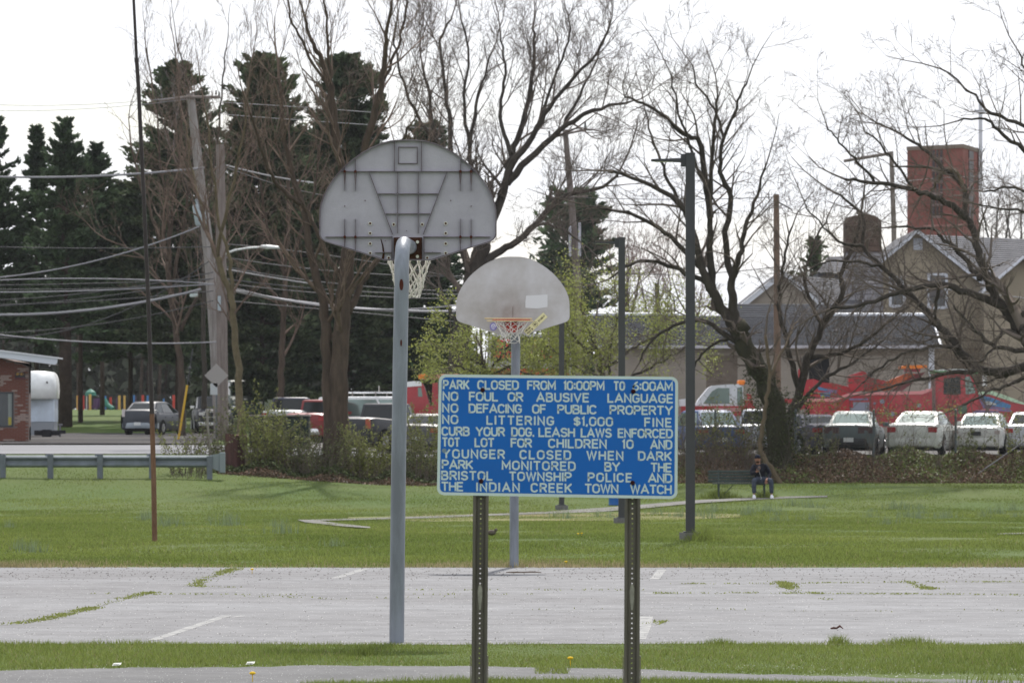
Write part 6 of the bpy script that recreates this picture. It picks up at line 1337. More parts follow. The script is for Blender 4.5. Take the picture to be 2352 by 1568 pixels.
def grow(segs, rr, p, d, Ln, r, lev, o):
    seg = o['seg'][min(lev, len(o['seg'])-1)]; n = max(2, int(Ln/seg)); st = Ln/n; rmin = o['rmin']
    for i in range(n):
        d = (d+rdir(rr)*o['wob']+Vector((0,0,o['up']))*(1+.3*lev)).normalized(); q = p+d*st; r2 = max(rmin, r*(1-.62*(i+1)/n))
        r1 = max(rmin, r*(1-.62*i/n)); segs.append((p.x,p.y,p.z,q.x,q.y,q.z,r1,r2)); p = q
        if lev < o['lev'] and i >= o.get('skip', 0):
            for _ in range(o['kids'][lev] if rr.random() < o['prob'] else 0):
                a = rdir(rr); a = (a-d*a.dot(d)).normalized(); k = rr.uniform(*o['ang']); nd = (d*math.cos(k)+a*math.sin(k)).normalized()
                grow(segs, rr, p, nd, Ln*rr.uniform(*o['ratio'])*(1-.35*i/n), max(rmin, r2*.62), lev+1, o)
DEF = dict(seg=(.5,.32,.26,.22), wob=.22, up=.06, rmin=.0048, lev=3, kids=(1,2,2,1), prob=.95, ang=(.4,.95), ratio=(.42,.74))
def bare_tree(name, label, base, d, limbs, dens=1.3, L0=3.0, opts=None, bark=None, twig=None, seed=1, loc=None, cat='tree', r_child=.5, dspread=2.5, grp=None, s0=.25):
    rr = random.Random(seed); o = dict(DEF); o.update(opts or {}); g = loc or G(base, d); t = thing(name, label, cat, g, group=grp); segs = []; bark = bark or M_bark; twig = twig or M_twig
    for li, lb_ in enumerate(limbs):
        pts, r0, r1 = lb_[:3]; kw = lb_[3] if len(lb_) > 3 else {}
        off = kw.get('dy', rr.uniform(-dspread, dspread) if li else 0); n0 = len(pts); d0 = kw.get('d0', 0)
        W_ = [P(x, y, d+lerp(d0, off, (i/(max(1,n0-1)))**1.3))-g for i, (x, y) in enumerate(pts)]
        if li == 0 or kw.get('root'): W_[0].z = min(W_[0].z, Hs(*(W_[0]+g).xy)-g.z-.1)
        C_ = cat_pts(W_, max(8, n0*4)); m_ = len(C_); jt = kw.get('jit', .05)
        C_ = [c+(rdir(rr)*jt if 0 < i < m_-1 else Vector()) for i, c in enumerate(C_)]; ra = [lerp(r0, r1, (i/(m_-1))**.8)/S(d) for i in range(m_)]
        if kw.get('flare'): ra = [a*(1+.55*math.exp(-i*1.1)) for i, a in enumerate(ra)]
        b = MB(); b.tube(C_, ra, 9 if r0 > 6 else 6, cap=True); b.obj('trunk' if (li == 0 or kw.get('root')) else 'limb', kw.get('m', bark), t, smooth='all')
        ln = 0; acc = 0; tot = sum((C_[i+1]-C_[i]).length for i in range(m_-1)); dn = kw.get('dens', dens); ss = kw.get('s0', s0)
        for i in range(m_-1):
            sg = C_[i+1]-C_[i]; acc += sg.length*dn*1.35; ln += sg.length; fr = ln/tot
            if fr < ss: acc = 0; continue
            while acc > 1:
                acc -= 1; dd = sg.normalized(); a = rdir(rr); a = (a-dd*a.dot(dd)).normalized(); k = rr.uniform(.45, 1.1); nd = (dd*math.cos(k)+a*math.sin(k)+Vector((0,0,.12))).normalized()
                grow(segs, rr, C_[i]+sg*rr.random(), nd, kw.get('L', L0)*rr.uniform(.5, 1.15)*(1-.45*fr), max(o['rmin']*1.3, ra[i]*r_child), 0 if not kw.get('lev0') else kw['lev0'], o)
        grow(segs, rr, C_[-1], (C_[-1]-C_[-2]).normalized(), kw.get('L', L0)*.8, ra[-1], 0, o)
    V_, F_ = tubes_np(segs, 3); link('twigs', npmesh('twigs', V_, F_), twig, t); STATS.append((name, len(segs))); return t, segs
STATS = []
UPR = dict(up=.13, wob=.16, ang=(.3,.7))
IVY = []
# big brown tree left of the near hoop
bare_tree('bare_tree', 'tall bare brown tree with double trunk left of the near hoop pole', 783, 168, [
 ([(783,1075),(776,960),(778,860),(784,740),(795,620),(801,560)], 27, 15, dict(flare=1, s0=.45, dens=1.1, L=2.4)),
 ([(757,1070),(756,930),(750,790),(742,700),(716,600),(700,500),(672,400),(650,300),(640,180)], 17, 3.5, dict(root=1, s0=.35)),
 ([(801,565),(792,440),(770,320),(757,203),(735,130),(717,94),(700,40)], 13, 3),
 ([(798,560),(820,430),(850,300),(875,203),(885,110),(888,75),(899,10)], 12, 3),
 ([(780,330),(768,240),(759,150),(753,80),(745,-30)], 6, 2.5), ([(850,300),(868,220),(902,140),(925,60),(935,-20)], 5, 2.5),
 ([(800,720),(830,650),(873,590),(905,500),(930,430)], 9, 3), ([(790,650),(740,560),(700,470),(665,400)], 7, 2.5),
 ([(757,203),(700,110),(668,40),(655,-30)], 4, 2), ([(801,470),(850,420),(905,350),(940,290)], 6, 2.5), ([(690,470),(640,430),(600,350),(575,260)], 6, 2.5)],
 dens=1.2, L0=2.5, opts=UPR, bark=M_barkb, twig=M_twigr, seed=3)
# thin tree in front of the utility poles
bare_tree('bare_tree', 'slender forked tree just right of the wooden utility poles', 553, 185, [
 ([(553,1000),(552,930),(545,820),(532,700),(515,640),(500,590)], 10, 6, dict(s0=.5)), ([(506,625),(480,540),(462,470),(440,380),(425,280)], 5, 2), ([(500,590),(520,480),(540,400),(560,300),(570,200)], 5, 2), ([(532,700),(528,600),(500,500),(490,400),(470,250)], 5, 2)],
 dens=1.4, L0=2.6, opts=UPR, bark=mat('olive_bark', (.12,.10,.06), .95, var=.25, vscale=3), twig=M_twigr, seed=5)
# brown twiggy mass in front of the left-centre evergreens
bare_tree('bare_tree', 'reddish-brown twiggy bare tree left of the leaning utility pole', 400, 232, [
 ([(420,960),(415,850),(400,720),(385,600)], 9, 6, dict(s0=.5)), ([(385,600),(350,500),(320,420),(300,330)], 5, 2), ([(400,640),(420,520),(440,400),(455,300)], 5, 2), ([(392,620),(385,500),(370,380),(360,260)], 5, 2), ([(410,700),(350,620),(310,580),(270,560)], 4, 2), ([(415,760),(470,640),(510,560),(560,470)], 5, 2), ([(385,600),(400,450),(420,300),(410,160)], 4, 2)],
 dens=.8, L0=3.6, opts=dict(up=.09, wob=.24, rmin=.0062, kids=(1,1,1), prob=.95), bark=M_barkb, twig=M_twigr, seed=8)
bare_tree('bare_tree', 'reddish-brown twiggy bare tree between the utility poles and the double trunk', 640, 222, [
 ([(640,990),(645,880),(650,760),(655,640)], 9, 6, dict(s0=.4)), ([(655,640),(620,540),(600,440),(580,330)], 5, 2), ([(655,640),(690,540),(720,440),(735,330)], 5, 2), ([(650,700),(600,640),(570,600),(550,540)], 4, 2), ([(655,660),(660,520),(665,400),(660,250)], 5, 2)],
 dens=.8, L0=3.4, opts=dict(up=.09, wob=.24, rmin=.0062, kids=(1,1,1), prob=.95), bark=M_barkb, twig=M_twigr, seed=9)
bare_tree('bare_tree', 'thin pale bare twigs rising above the left evergreen tops', 470, 250, [
 ([(470,960),(468,700),(460,500)], 7, 4, dict(s0=.6)), ([(460,520),(440,300),(420,160),(405,90)], 3, 1.5), ([(465,540),(500,330),(510,200),(520,110)], 3, 1.5), ([(462,500),(380,300),(350,190),(335,110)], 3, 1.5)],
 dens=.8, L0=2.6, opts=dict(up=.14, wob=.15, rmin=.007, prob=.6), twig=M_twigf, seed=12)
# great tree behind the two backboards
bare_tree('bare_tree', 'great spreading bare tree behind the two backboards, limbs against the white sky', 1048, 228, [
 ([(1046,1000),(1050,860),(1062,740),(1085,640),(1110,560)], 25, 19, dict(flare=1, s0=.6)),
 ([(1105,575),(1140,480),(1165,410),(1176,356),(1198,285),(1217,210),(1228,112),(1224,60)], 13, 2.5),
 ([(1150,450),(1176,375),(1221,319),(1251,262),(1300,199),(1371,120),(1400,60)], 10, 2),
 ([(1165,420),(1213,367),(1288,300),(1345,262),(1412,240),(1453,232)], 10, 2),
 ([(1080,650),(1130,590),(1176,562),(1232,514),(1281,461),(1326,442),(1386,431),(1420,397)], 11, 3),
 ([(1085,640),(1050,540),(1030,430),(1000,330),(985,220),(970,150)], 11, 2.5),
 ([(1030,430),(1035,300),(1020,200),(1012,94),(1038,38)], 7, 2), ([(1105,570),(1090,450),(1080,340),(1100,220),(1130,120)], 9, 2),
 ([(1080,340),(1065,240),(1075,130),(1060,50)], 5, 2), ([(1176,356),(1150,270),(1160,170),(1150,80)], 6, 2), ([(1000,330),(950,250),(920,170),(905,90)], 5, 2),
 ([(1288,300),(1330,220),(1360,160),(1385,100)], 4, 2), ([(1221,319),(1270,190),(1300,110),(1310,60)], 4, 1.8), ([(1232,514),(1280,520),(1340,560),(1380,600)], 4, 1.5), ([(1060,760),(1020,690),(980,640),(940,620)], 6, 2)],
 dens=1.1, L0=3.4, opts=dict(up=.10, wob=.17, rmin=.0062), twig=M_twig, seed=21, dspread=4)
# right-centre tree by the bench
bare_tree('bare_tree', 'ivy-clad leaning bare tree behind the park bench, fanned bare crown', 1787, 169.5, [
 ([(1792,1092),(1786,1010),(1772,930),(1745,850),(1715,790),(1695,745)], 30, 20, dict(flare=1, m=M_ivy, s0=.5, dens=3, L=1.3, jit=.1)),
 ([(1700,775),(1678,738),(1648,693),(1615,618),(1573,487),(1498,424),(1408,394)], 17, 3),
 ([(1690,745),(1682,690),(1684,637),(1700,588),(1712,521),(1738,450),(1761,375)], 13, 2), ([(1640,680),(1632,588),(1632,469),(1641,300),(1648,215)], 11, 2),
 ([(1686,640),(1665,560),(1678,450),(1656,394),(1663,319),(1697,232),(1716,187)], 9, 2), ([(1632,500),(1611,337),(1570,311),(1532,270),(1461,232),(1435,221)], 8, 2),
 ([(1615,618),(1540,545),(1470,500),(1400,480),(1340,470)], 7, 2), ([(1640,660),(1560,620),(1500,600),(1440,610),(1400,640)], 7, 2, dict(dens=2.0)),
 ([(1700,790),(1620,740),(1560,740),(1500,780),(1470,830)], 7, 2, dict(dens=2.4)), ([(1632,469),(1600,380),(1560,260),(1540,170)], 5, 1.8), ([(1663,319),(1640,250),(1600,190),(1590,150)], 4, 1.6), ([(1573,487),(1530,400),(1500,330),(1480,250)], 5, 1.8),
 ([(1700,770),(1640,790),(1600,830),(1580,880)], 5, 1.6, dict(dens=2.2))],
 dens=1.9, L0=2.4, opts=dict(up=.045, wob=.24, rmin=.0048), seed=33, dspread=2.2)
for cpts, nn_ in (([(1790,1080),(1782,1000),(1768,930),(1742,850)], 2600), ([(1815,1060),(1815,980),(1835,900)], 1500)):
    r_ = np.random.default_rng(77+nn_); u = r_.uniform(0, len(cpts)-1.001, nn_); i0 = u.astype(int); fr = (u-i0)[:, None]; A_ = np.array([list(P(a, b, 169.5)) for a, b in cpts]); c = A_[i0]*(1-fr)+A_[i0+1]*fr; an = r_.uniform(0, 6.28, nn_); rr0 = r_.uniform(.34, .60, nn_)*(1.15-.25*u/len(cpts)); c += np.stack([np.cos(an)*rr0, np.sin(an)*rr0, r_.normal(0,.08,nn_)], 1)
    g = G(cpts[0][0], 169.5); leaf_ = c-np.array(g); IVY.append((g, leaf_, r_))
bare_tree('bare_tree', 'pale brown leaning stem rising beside the seated man', 1762, 167.4, [
 ([(1795,1110),(1760,1060),(1746,1030),(1756,960),(1763,895),(1768,830),(1758,770)], 6.5, 3.5, dict(s0=.7)), ([(1766,880),(1800,800),(1830,740)], 4, 1.6)],
 dens=1.2, L0=1.6, bark=mat('tan_bark', (.13,.10,.068), .9, var=.2, vscale=3), seed=35)
bare_tree('bare_tree', 'dark many-stemmed tree left of the red wrecker, leaning stems crossing the pole', 1822, 172.5, [
 ([(1812,1075),(1815,980),(1835,900),(1856,824),(1875,783),(1888,742),(1929,687),(1935,617),(1956,573),(1975,500)], 13, 3.5, dict(s0=.3)), ([(1835,890),(1810,800),(1790,700),(1800,600),(1820,520)], 8, 2), ([(1860,820),(1960,800),(2040,740),(2100,690)], 6, 2), ([(1815,960),(1880,880),(1960,830),(2030,780)], 6, 2), ([(1888,742),(1850,660),(1860,580),(1900,500)], 5, 1.8)],
 dens=2.9, L0=2.3, opts=dict(up=.04, wob=.26, rmin=.0048), seed=37, dspread=1.5)
# right tree
bare_tree('bare_tree', 'large dark bare tree at the right edge, long limbs reaching left across the red tower', 2400, 167, [
 ([(2420,1110),(2405,980),(2390,860),(2370,790),(2345,750)], 30, 20, dict(flare=1, s0=.6)),
 ([(2352,764),(2327,736),(2288,682),(2269,638),(2250,595),(2236,525),(2221,500),(2214,431),(2176,394)], 15, 5),
 ([(2221,499),(2158,457),(2101,439),(2008,420),(1940,412)], 9, 3), ([(2214,440),(2205,405),(2185,390),(2160,405),(2140,440)], 6, 3, dict(m=mat('tan_bark', (.13,.10,.068), .9))),
 ([(2352,723),(2283,696),(2207,668),(2158,655),(2098,663),(2024,687),(1956,704),(1907,709)], 11, 3), ([(2256,640),(2242,628),(2201,578),(2160,546),(2147,527),(2065,521)], 8, 2.5),
 ([(2380,840),(2256,851),(2201,796),(2160,750),(2125,715),(2079,666),(2025,611),(1984,565),(1978,491),(1915,442)], 12, 2.5),
 ([(2008,420),(1970,370),(1930,330),(1900,290)], 4, 1.6), ([(2101,439),(2060,380),(2020,330),(1985,300)], 4, 1.6), ([(2176,394),(2120,340),(2060,300),(2010,280)], 5, 1.8), ([(2025,611),(1960,600),(1900,600),(1860,620)], 4, 1.6), ([(1984,565),(1930,560),(1890,520),(1850,470)], 4, 1.6),
 ([(2260,850),(2160,860),(2080,880),(2000,900)], 6, 2), ([(2201,796),(2120,800),(2040,830),(1980,880)], 5, 1.8), ([(2158,655),(2150,720),(2180,790),(2230,860)], 5, 2), ([(2370,800),(2300,800),(2240,760),(2190,700)], 7, 2.2), ([(2380,840),(2330,880),(2270,900),(2210,930)], 6, 2, dict(dens=3)), ([(2390,860),(2340,850),(2290,870),(2240,880)], 6, 2, dict(dens=3.2)), ([(2370,790),(2310,760),(2280,800),(2250,830)], 6, 2, dict(dens=3))],
 dens=2.7, L0=2.2, opts=dict(up=.02, wob=.26, rmin=.0048), seed=41, dspread=2.0)
bare_tree('bare_tree', 'overhanging bare boughs entering at the upper right edge, trunk out of view', 2450, 150, [
 ([(2480,1100),(2470,800),(2460,600),(2440,420)], 26, 16, dict(s0=.8)), ([(2445,430),(2400,380),(2352,345),(2290,300),(2260,272),(2200,278)], 8, 2), ([(2440,420),(2400,340),(2352,290),(2280,260),(2240,220),(2160,158)], 7, 2), ([(2440,420),(2410,280),(2370,200),(2340,120)], 7, 2), ([(2450,480),(2400,460),(2330,430),(2260,440)], 6, 2), ([(2450,540),(2390,500),(2320,480),(2250,470)], 5, 1.8)],
 dens=1.5, L0=2.0, opts=dict(up=.03, wob=.22, rmin=.005), seed=45, dspread=1.5)
# far bare trees on the skyline
for k, (px, top, d, lab) in enumerate(((2290,455,380,'pale far bare tree just right of the tower base'), (2345,470,390,'pale far bare tree at the right edge skyline'), (1510,640,300,'pinkish distant bare tree behind the second lamp post'), (1580,660,310,'pinkish distant bare tree behind the nearest lamp post'), (1440,600,320,'faint distant bare tree between the leaning pole and the second lamp post'))):
    bare_tree('bare_tree', lab, px, d, [([(px,820),(px+3,720),(px-2,650),(px,600 if k < 2 else 730)], 5, 3, dict(s0=.3)), ([(px,640 if k < 2 else 760),(px-25,top+70),(px-35,top+20)], 3, 1.5), ([(px,640 if k < 2 else 760),(px+25,top+60),(px+30,top+10)], 3, 1.5), ([(px,620 if k < 2 else 750),(px,top+60),(px+4,top)], 3, 1.5)],
      dens=1.0, L0=3.4, opts=dict(up=.12, wob=.2, rmin=.010, seg=(.8,.5,.4,.4)), twig=M_twigf if k < 2 else mat('twig_pink', (.20,.13,.12), .9, island=.2), seed=60+k, grp='distant bare trees')
# ================================================================== EVERGREENS
M_con = mat('evergreen_needles', (.085,.125,.062), .8, col2=(.038,.06,.036), vscale=.5, island=.5, ramp=(.38,.62), trans=.25); M_conb = mat('evergreen_olive', (.105,.132,.066), .8, col2=(.042,.064,.038), vscale=.5, island=.5, ramp=(.38,.62), trans=.25); M_cont = mat('evergreen_trunk', (.055,.04,.032), .95, var=.3, vscale=3)
def conifer(label, px, d, topy, w_px, n, seed, m=M_con, base_clear=.12, trunk_px=6, gap=0.0, lean=0, pw=.62, spray=.38, droop=.10, minL=.25):
    r_ = np.random.default_rng(seed); g = G(px, d); t = thing('evergreen_tree', label, 'tree', g, group='tall dark evergreens'); topz = P(px, topy, d).z-g.z; Rm = w_px/2/S(d)*1.12
    b = MB(); b.tube([(0,0,-.3),(0,0,topz*.3),(lean*.4,0,topz*.65),(lean,0,topz*.99)], [trunk_px/S(d),trunk_px*.8/S(d),trunk_px*.5/S(d),.03], 8); b.obj('trunk', M_cont, t, smooth='all')
    nb = int(topz*26); V = []; segs = []
    for k in range(nb):
        f = r_.uniform(0, 1)**.72; z = topz*lerp(base_clear, .99, f); 
        Lb = Rm*min(1, ((1-f)**pw)*1.3+.08)*r_.choice([r_.uniform(.35,.8), r_.uniform(.75,1.12)])*(1 if r_.random() > gap else .3); Lb = max(Lb, minL)
        az = r_.uniform(0, 2*np.pi); up = lerp(.05, 1.25, f)+r_.normal(0, .15); dx, dy = math.cos(az), math.sin(az); lx = lean*(z/topz)**1.5
        npb = max(5, int(1.35*n/nb*(.3+Lb/Rm))); u = r_.uniform(.12, 1, npb)**.7; cx = lx+dx*Lb*u; cy = dy*Lb*u; cz = z+Lb*u*up*.45-droop*Lb*(u**2)*(1-f)+droop*Lb*.6*np.maximum(0, u-.65)*3
        sp = (.06+.16*(1-abs(u-.5)))*min(1.0, Lb*.45); c = np.stack([cx, cy, cz], 1)+r_.normal(0, 1, (npb, 3))*sp[:, None]*[1,1,.55]
        segs.append((lx,0,z,lx+dx*Lb*.5,dy*Lb*.5,z+Lb*.5*up*.45-droop*Lb*.25*(1-f),.04,.02)); segs.append((lx+dx*Lb*.5,dy*Lb*.5,z+Lb*.5*up*.45-droop*Lb*.25*(1-f),lx+dx*Lb*.95,dy*Lb*.95,z+Lb*.95*up*.45-droop*Lb*.9*(1-f),.02,.01))
        sz = spray*r_.uniform(.5, 1.2, npb); dirv = np.stack([np.full(npb,dx), np.full(npb,dy), np.full(npb, .15+up*.5)], 1)+r_.normal(0, .55, (npb, 3)); dirv /= np.linalg.norm(dirv, axis=1, keepdims=True)
        side = np.cross(dirv, r_.normal(0, 1, (npb, 3))); side /= np.linalg.norm(side, axis=1, keepdims=True)+1e-9
        V.append(np.stack([c-dirv*sz[:,None]*.5, c+side*sz[:,None]*.20, c+dirv*sz[:,None]*.55, c-side*sz[:,None]*.20], 1))
    V = np.concatenate(V).reshape(-1, 3); Fc = np.arange(len(V)).reshape(-1, 4); link('crown', npmesh('crown', V, Fc), m, t)
    V_, F_ = tubes_np(segs, 3); link('branches', npmesh('branches', V_, F_), M_cont, t); return t
conifer('evergreen cut by the left picture edge, ragged top', -12, 262, 262, 165, 20000, 101, base_clear=.25, gap=.25)
conifer('narrow evergreen, second from the left edge, pointed top', 84, 266, 288, 100, 15000, 102, base_clear=.20, gap=.3)
conifer('evergreen with bare thick trunk above the white trailer, twin pointed tops', 150, 258, 272, 165, 24000, 103, base_clear=.28, trunk_px=17, gap=.35)
conifer('lesser evergreen leader leaning out right of the trailer tree', 185, 262, 330, 140, 12000, 113, base_clear=.35, gap=.2, lean=.8)
conifer('tall broad evergreen behind the leaning pole, notched top', 408, 262, 142, 260, 52000, 104, m=M_conb, base_clear=.17, pw=.62)
conifer('dark evergreen filling the gap left of the wooden poles', 300, 272, 420, 220, 26000, 114, base_clear=.24, pw=.55)
conifer('tallest evergreen right of the wooden poles', 602, 266, 122, 245, 52000, 105, m=M_conb, base_clear=.06, pw=.5)
conifer('broad-topped evergreen directly left of the nearer backboard', 800, 270, 128, 230, 44000, 106, m=M_conb, base_clear=.06, pw=.45)
conifer('dark low evergreen between the tall ones, behind the double trunk', 705, 276, 300, 200, 26000, 115, base_clear=.05, pw=.5)
conifer('evergreen half hidden by the nearer backboard, right of it at the top', 985, 272, 280, 170, 26000, 107, base_clear=.05, pw=.45)
conifer('dark evergreen behind the nearer hoop net', 900, 278, 400, 200, 26000, 116, base_clear=.03, pw=.45)
conifer('dark evergreen fill behind the hatchback and pickup', 500, 280, 480, 240, 26000, 117, base_clear=.24, pw=.4)
conifer('dark low evergreen under the tall left group', 235, 300, 560, 200, 16000, 118, base_clear=.5, pw=.4)
conifer('distant layered pine behind the leaning crossarm pole', 1316, 370, 440, 175, 7000, 108, m=M_con, base_clear=.25, gap=.35, spray=.8, pw=.35, trunk_px=5)
conifer('small far evergreen sprig left of the stone chimney', 1872, 300, 545, 120, 1500, 109, m=M_conb, base_clear=.3, gap=.4, spray=.5, pw=.6, trunk_px=2)
# far dark shrubbery below the evergreens
M_und = mat('dark_foliage', (.06,.07,.045), .9, island=.4)
x = rng.uniform(-36, 2, 16000); n = len(x); y = rng.uniform(283, 300, n); z = H(x, y)+rng.uniform(0, 1, n)**1.4*rng.uniform(1.0, 5.5, n)*(1+.3*np.sin(x)); k_ = (x > -5.5)|((x > -17.5)&(x < -13)) ; x, y, z = x[k_], y[k_], z[k_]; n = len(x)
def leaves(name, C, sz, m, r_=rng, parent=None, kind=None, asp=.55, flat=0, **kw):
    n = len(C); a = r_.normal(0, 1, (n, 3)); a[:, 2] *= (1-flat); a /= np.linalg.norm(a, axis=1, keepdims=True); b = np.cross(a, r_.normal(0, 1, (n, 3))); b /= np.linalg.norm(b, axis=1, keepdims=True); s = sz[:, None]
    V = np.stack([C-a*s, C+b*s*asp, C+a*s, C-b*s*asp], 1).reshape(-1, 3); return link(name, npmesh(name, V, np.arange(4*n).reshape(-1, 4)), m, parent, kind=kind, **kw)
leaves('undergrowth', np.stack([x, y, z], 1), rng.uniform(.15, .4, n), M_und, kind='stuff')
# dark woods beyond the playground
n = 22000; x = rng.uniform(-52, 15, n); y = rng.uniform(415, 455, n); hmax = (9+2.5*np.sin(x*.45)+1.5*np.sin(x*1.3+1))*np.where(x > -2, .62, 1); z = H(x, y)+rng.uniform(.0, 1, n)**.8*hmax
leaves('far_woods', np.stack([x, y, z], 1), rng.uniform(.3, .75, n), mat('woods_foliage', (.055,.062,.045), .9, island=.45), kind='stuff')
segs = []
for k in range(90):
    xx = rng.uniform(-52, 6); yy = rng.uniform(410, 440); h0 = float(H(xx, yy)); segs.append((xx, yy, h0-.3, xx+rng.normal(0, .3), yy, h0+8, .16, .08))
V_, F_ = tubes_np(segs, 5); link('far_woods', npmesh('far_woods', V_, F_), M_cont, kind='stuff')
# ================================================================== LEAFY TREE AND SHRUBS
M_lime = mat('spring_leaf', (.27,.30,.075), .6, island=.35, trans=.35); M_olive = mat('olive_leaf', (.18,.195,.065), .7, island=.4, trans=.25); M_bush = mat('shrub_leaf', (.11,.125,.05), .7, island=.5, trans=.2)
def leafy(label, base, d, limbs, m, nleaf, seed, sz=(.03,.07), jit=.10, dens=2.2, L0=1.6, grp=None, name='leafy_tree', cat='tree', **kw):
    t, segs = bare_tree(name, label, base, d, limbs, dens=dens, L0=L0, opts=dict(up=.04, wob=.25, rmin=.005), seed=seed, cat=cat, grp=grp, **kw); r_ = np.random.default_rng(seed)
    a = np.array(segs); w_ = 1/(a[:, 6]+.01); idx = r_.choice(len(a), nleaf, p=w_/w_.sum()); u = r_.uniform(0, 1, nleaf)[:, None]; C = a[idx, :3]*(1-u)+a[idx, 3:6]*u+r_.normal(0, jit, (nleaf, 3)); leaves('foliage', C, r_.uniform(*sz, nleaf), m, r_, t); return t
leafy('lime green budding tree behind the blue sign, between the two farther lamp posts', 1400, 182, [
 ([(1405,1040),(1400,930),(1385,870),(1375,830),(1365,790)], 9, 5, dict(s0=.2)), ([(1370,820),(1330,790),(1300,740),(1290,710)], 4, 2), ([(1385,850),(1440,810),(1490,780),(1520,740)], 4, 2), ([(1365,800),(1350,750),(1335,710)], 3, 2), ([(1400,900),(1460,860),(1520,830),(1570,800)], 4, 2), ([(1400,860),(1400,800),(1410,760),(1425,720)], 4, 2), ([(1385,880),(1330,850),(1290,820),(1260,790)], 4, 2), ([(1380,900),(1300,880),(1220,860),(1160,840)], 4, 2)],
 M_lime, 24000, 71, jit=.22, sz=(.022,.05), L0=1.7, bark=M_bark)
leafy('yellow-green leafy shrub crown left of the far hoop pole, over the sign top', 1130, 184, [
 ([(1140,1040),(1135,930),(1120,870),(1110,830)], 7, 4, dict(s0=.2)), ([(1110,840),(1070,820),(1040,800)], 3, 2), ([(1120,860),(1150,820),(1170,790)], 3, 2), ([(1130,880),(1200,840),(1250,810),(1280,790)], 4, 2), ([(1120,860),(1080,850),(1040,840)], 3, 2), ([(1130,900),(1200,880),(1260,850)], 3, 2), ([(1120,860),(1220,820),(1260,790)], 3, 2)],
 M_lime, 16000, 72, jit=.15, sz=(.025,.055), L0=1.5, bark=M_bark)
for k, (g, lf_, r_) in enumerate(IVY):
    o = leaves('climbing_ivy', lf_, r_.uniform(.02, .05, len(lf_)), mat('dark_ivy', (.05,.06,.026), .8, island=.5), r_, None); o.location = g; o['label'] = ['dark ivy and twigs clothing the thick leaning trunk behind the bench', 'dark ivy on the many-stemmed trunk just right of the bench'][k]; o['category'] = 'ivy'
def shrub(label, px, d, w_px, h_px, m, nst, nleaf, seed, z0y=None, jit=.05, sz=(.02,.05), twig=None, lean=.35, grp='shrubs along the lawn edge', lf=1.0):
    rr = random.Random(seed); r_ = np.random.default_rng(seed); g = G(px, d); t = thing('shrub', label, 'shrub', g, group=grp); segs = []; Wd = w_px/S(d)/2; Hh = h_px/S(d)*.82; o = dict(DEF); o.update(seg=(.25,.16,.14), lev=1, up=.05, wob=.16, rmin=.005, ratio=(.3,.6), prob=.8)
    for k in range(int(nst*.42)):
        x = rr.uniform(-1, 1)*Wd*.7; y = rr.uniform(-.6, .6); dv = Vector((x/Wd*lean+rr.uniform(-.2,.2), rr.uniform(-.2,.2), 1)).normalized(); grow(segs, rr, Vector((x, y, Hs(g.x+x, d+y)-g.z-.05)), dv, Hh*rr.uniform(.55, 1.1)*(1-.35*(x/Wd)**2), rr.uniform(.008,.016), 0, o)
    V_, F_ = tubes_np(segs, 3); link('stems', npmesh('stems', V_, F_), twig or M_twig, t)
    if nleaf:
        nleaf = int(nleaf*.7); a = np.array(segs); idx = r_.choice(len(a), nleaf); u = r_.uniform(0, 1, nleaf)[:, None]; C = a[idx, :3]*(1-u)+a[idx, 3:6]*u+r_.normal(0, jit, (nleaf, 3)); leaves('foliage', C, r_.uniform(*sz, nleaf), m, r_, t)
    return t
shrub('small green-tipped shrub with bare stems behind the guardrail, in front of the black pickup', 415, 164, 60, 120, M_olive, 34, 900, 81, grp='shrubs behind the guardrail')
shrub('stemmy brown shrub behind the guardrail end', 465, 165, 80, 130, M_bush, 50, 900, 82, grp='shrubs behind the guardrail')
shrub('low dead brown stems under the guardrail end', 440, 162.9, 110, 45, M_bush, 60, 200, 83, lean=.8, grp='shrubs behind the guardrail')
shrub('brown thicket of stems around the tree stump', 520, 168.5, 90, 150, M_bush, 70, 1500, 84)
shrub('large yellow-green shrub in front of the dumpster', 610, 167, 130, 180, M_olive, 90, 6000, 85, sz=(.025,.06))
shrub('dark green tangled shrub in front of the dumpster, right half', 680, 167.5, 90, 130, M_bush, 60, 3000, 86)
shrub('brown leafless thicket at the foot of the double trunk', 740, 166.5, 110, 130, M_bush, 110, 2600, 87, lean=.5)
shrub('olive green shrub right of the double trunk', 835, 167, 90, 160, M_olive, 70, 4500, 88, sz=(.025,.055))
shrub('dark brushy shrub left of the near hoop pole base view', 885, 168, 80, 80, M_bush, 40, 1200, 89)
shrub('vine-hung brown shrub right of the near hoop pole', 955, 168, 90, 130, M_bush, 50, 1600, 90)
shrub('bright green vine shrub at the left edge of the blue sign', 985, 169, 60, 200, M_olive, 40, 4500, 91)
for k, (px, w_, h_, lab) in enumerate(((1600,100,150,'brown shrub right of the blue sign under the blue car'), (1660,90,160,'green-brown shrub left of the leaning trunk'), (1715,70,190,'brushy green shrub around the ivy-clad trunk base'), (1850,70,110,'bare shrub below the crumpled grey car'), (1900,60,100,'green tipped thin shrub before the boxy sedan'), (2075,60,120,'forked bare stems in front of the white coupe'), (2230,80,90,'leafy low shrub before the rightmost white sedan'), (2330,90,150,'dense brown shrub at the right edge of the bank'))):
    shrub(lab, px, 170.6, w_, h_, [M_bush, M_olive][k % 2], 14 if px > 1800 else 40, [900,1500,2200,300,500,100,700,900][k], 120+k, grp='shrubs on the leafy bank')
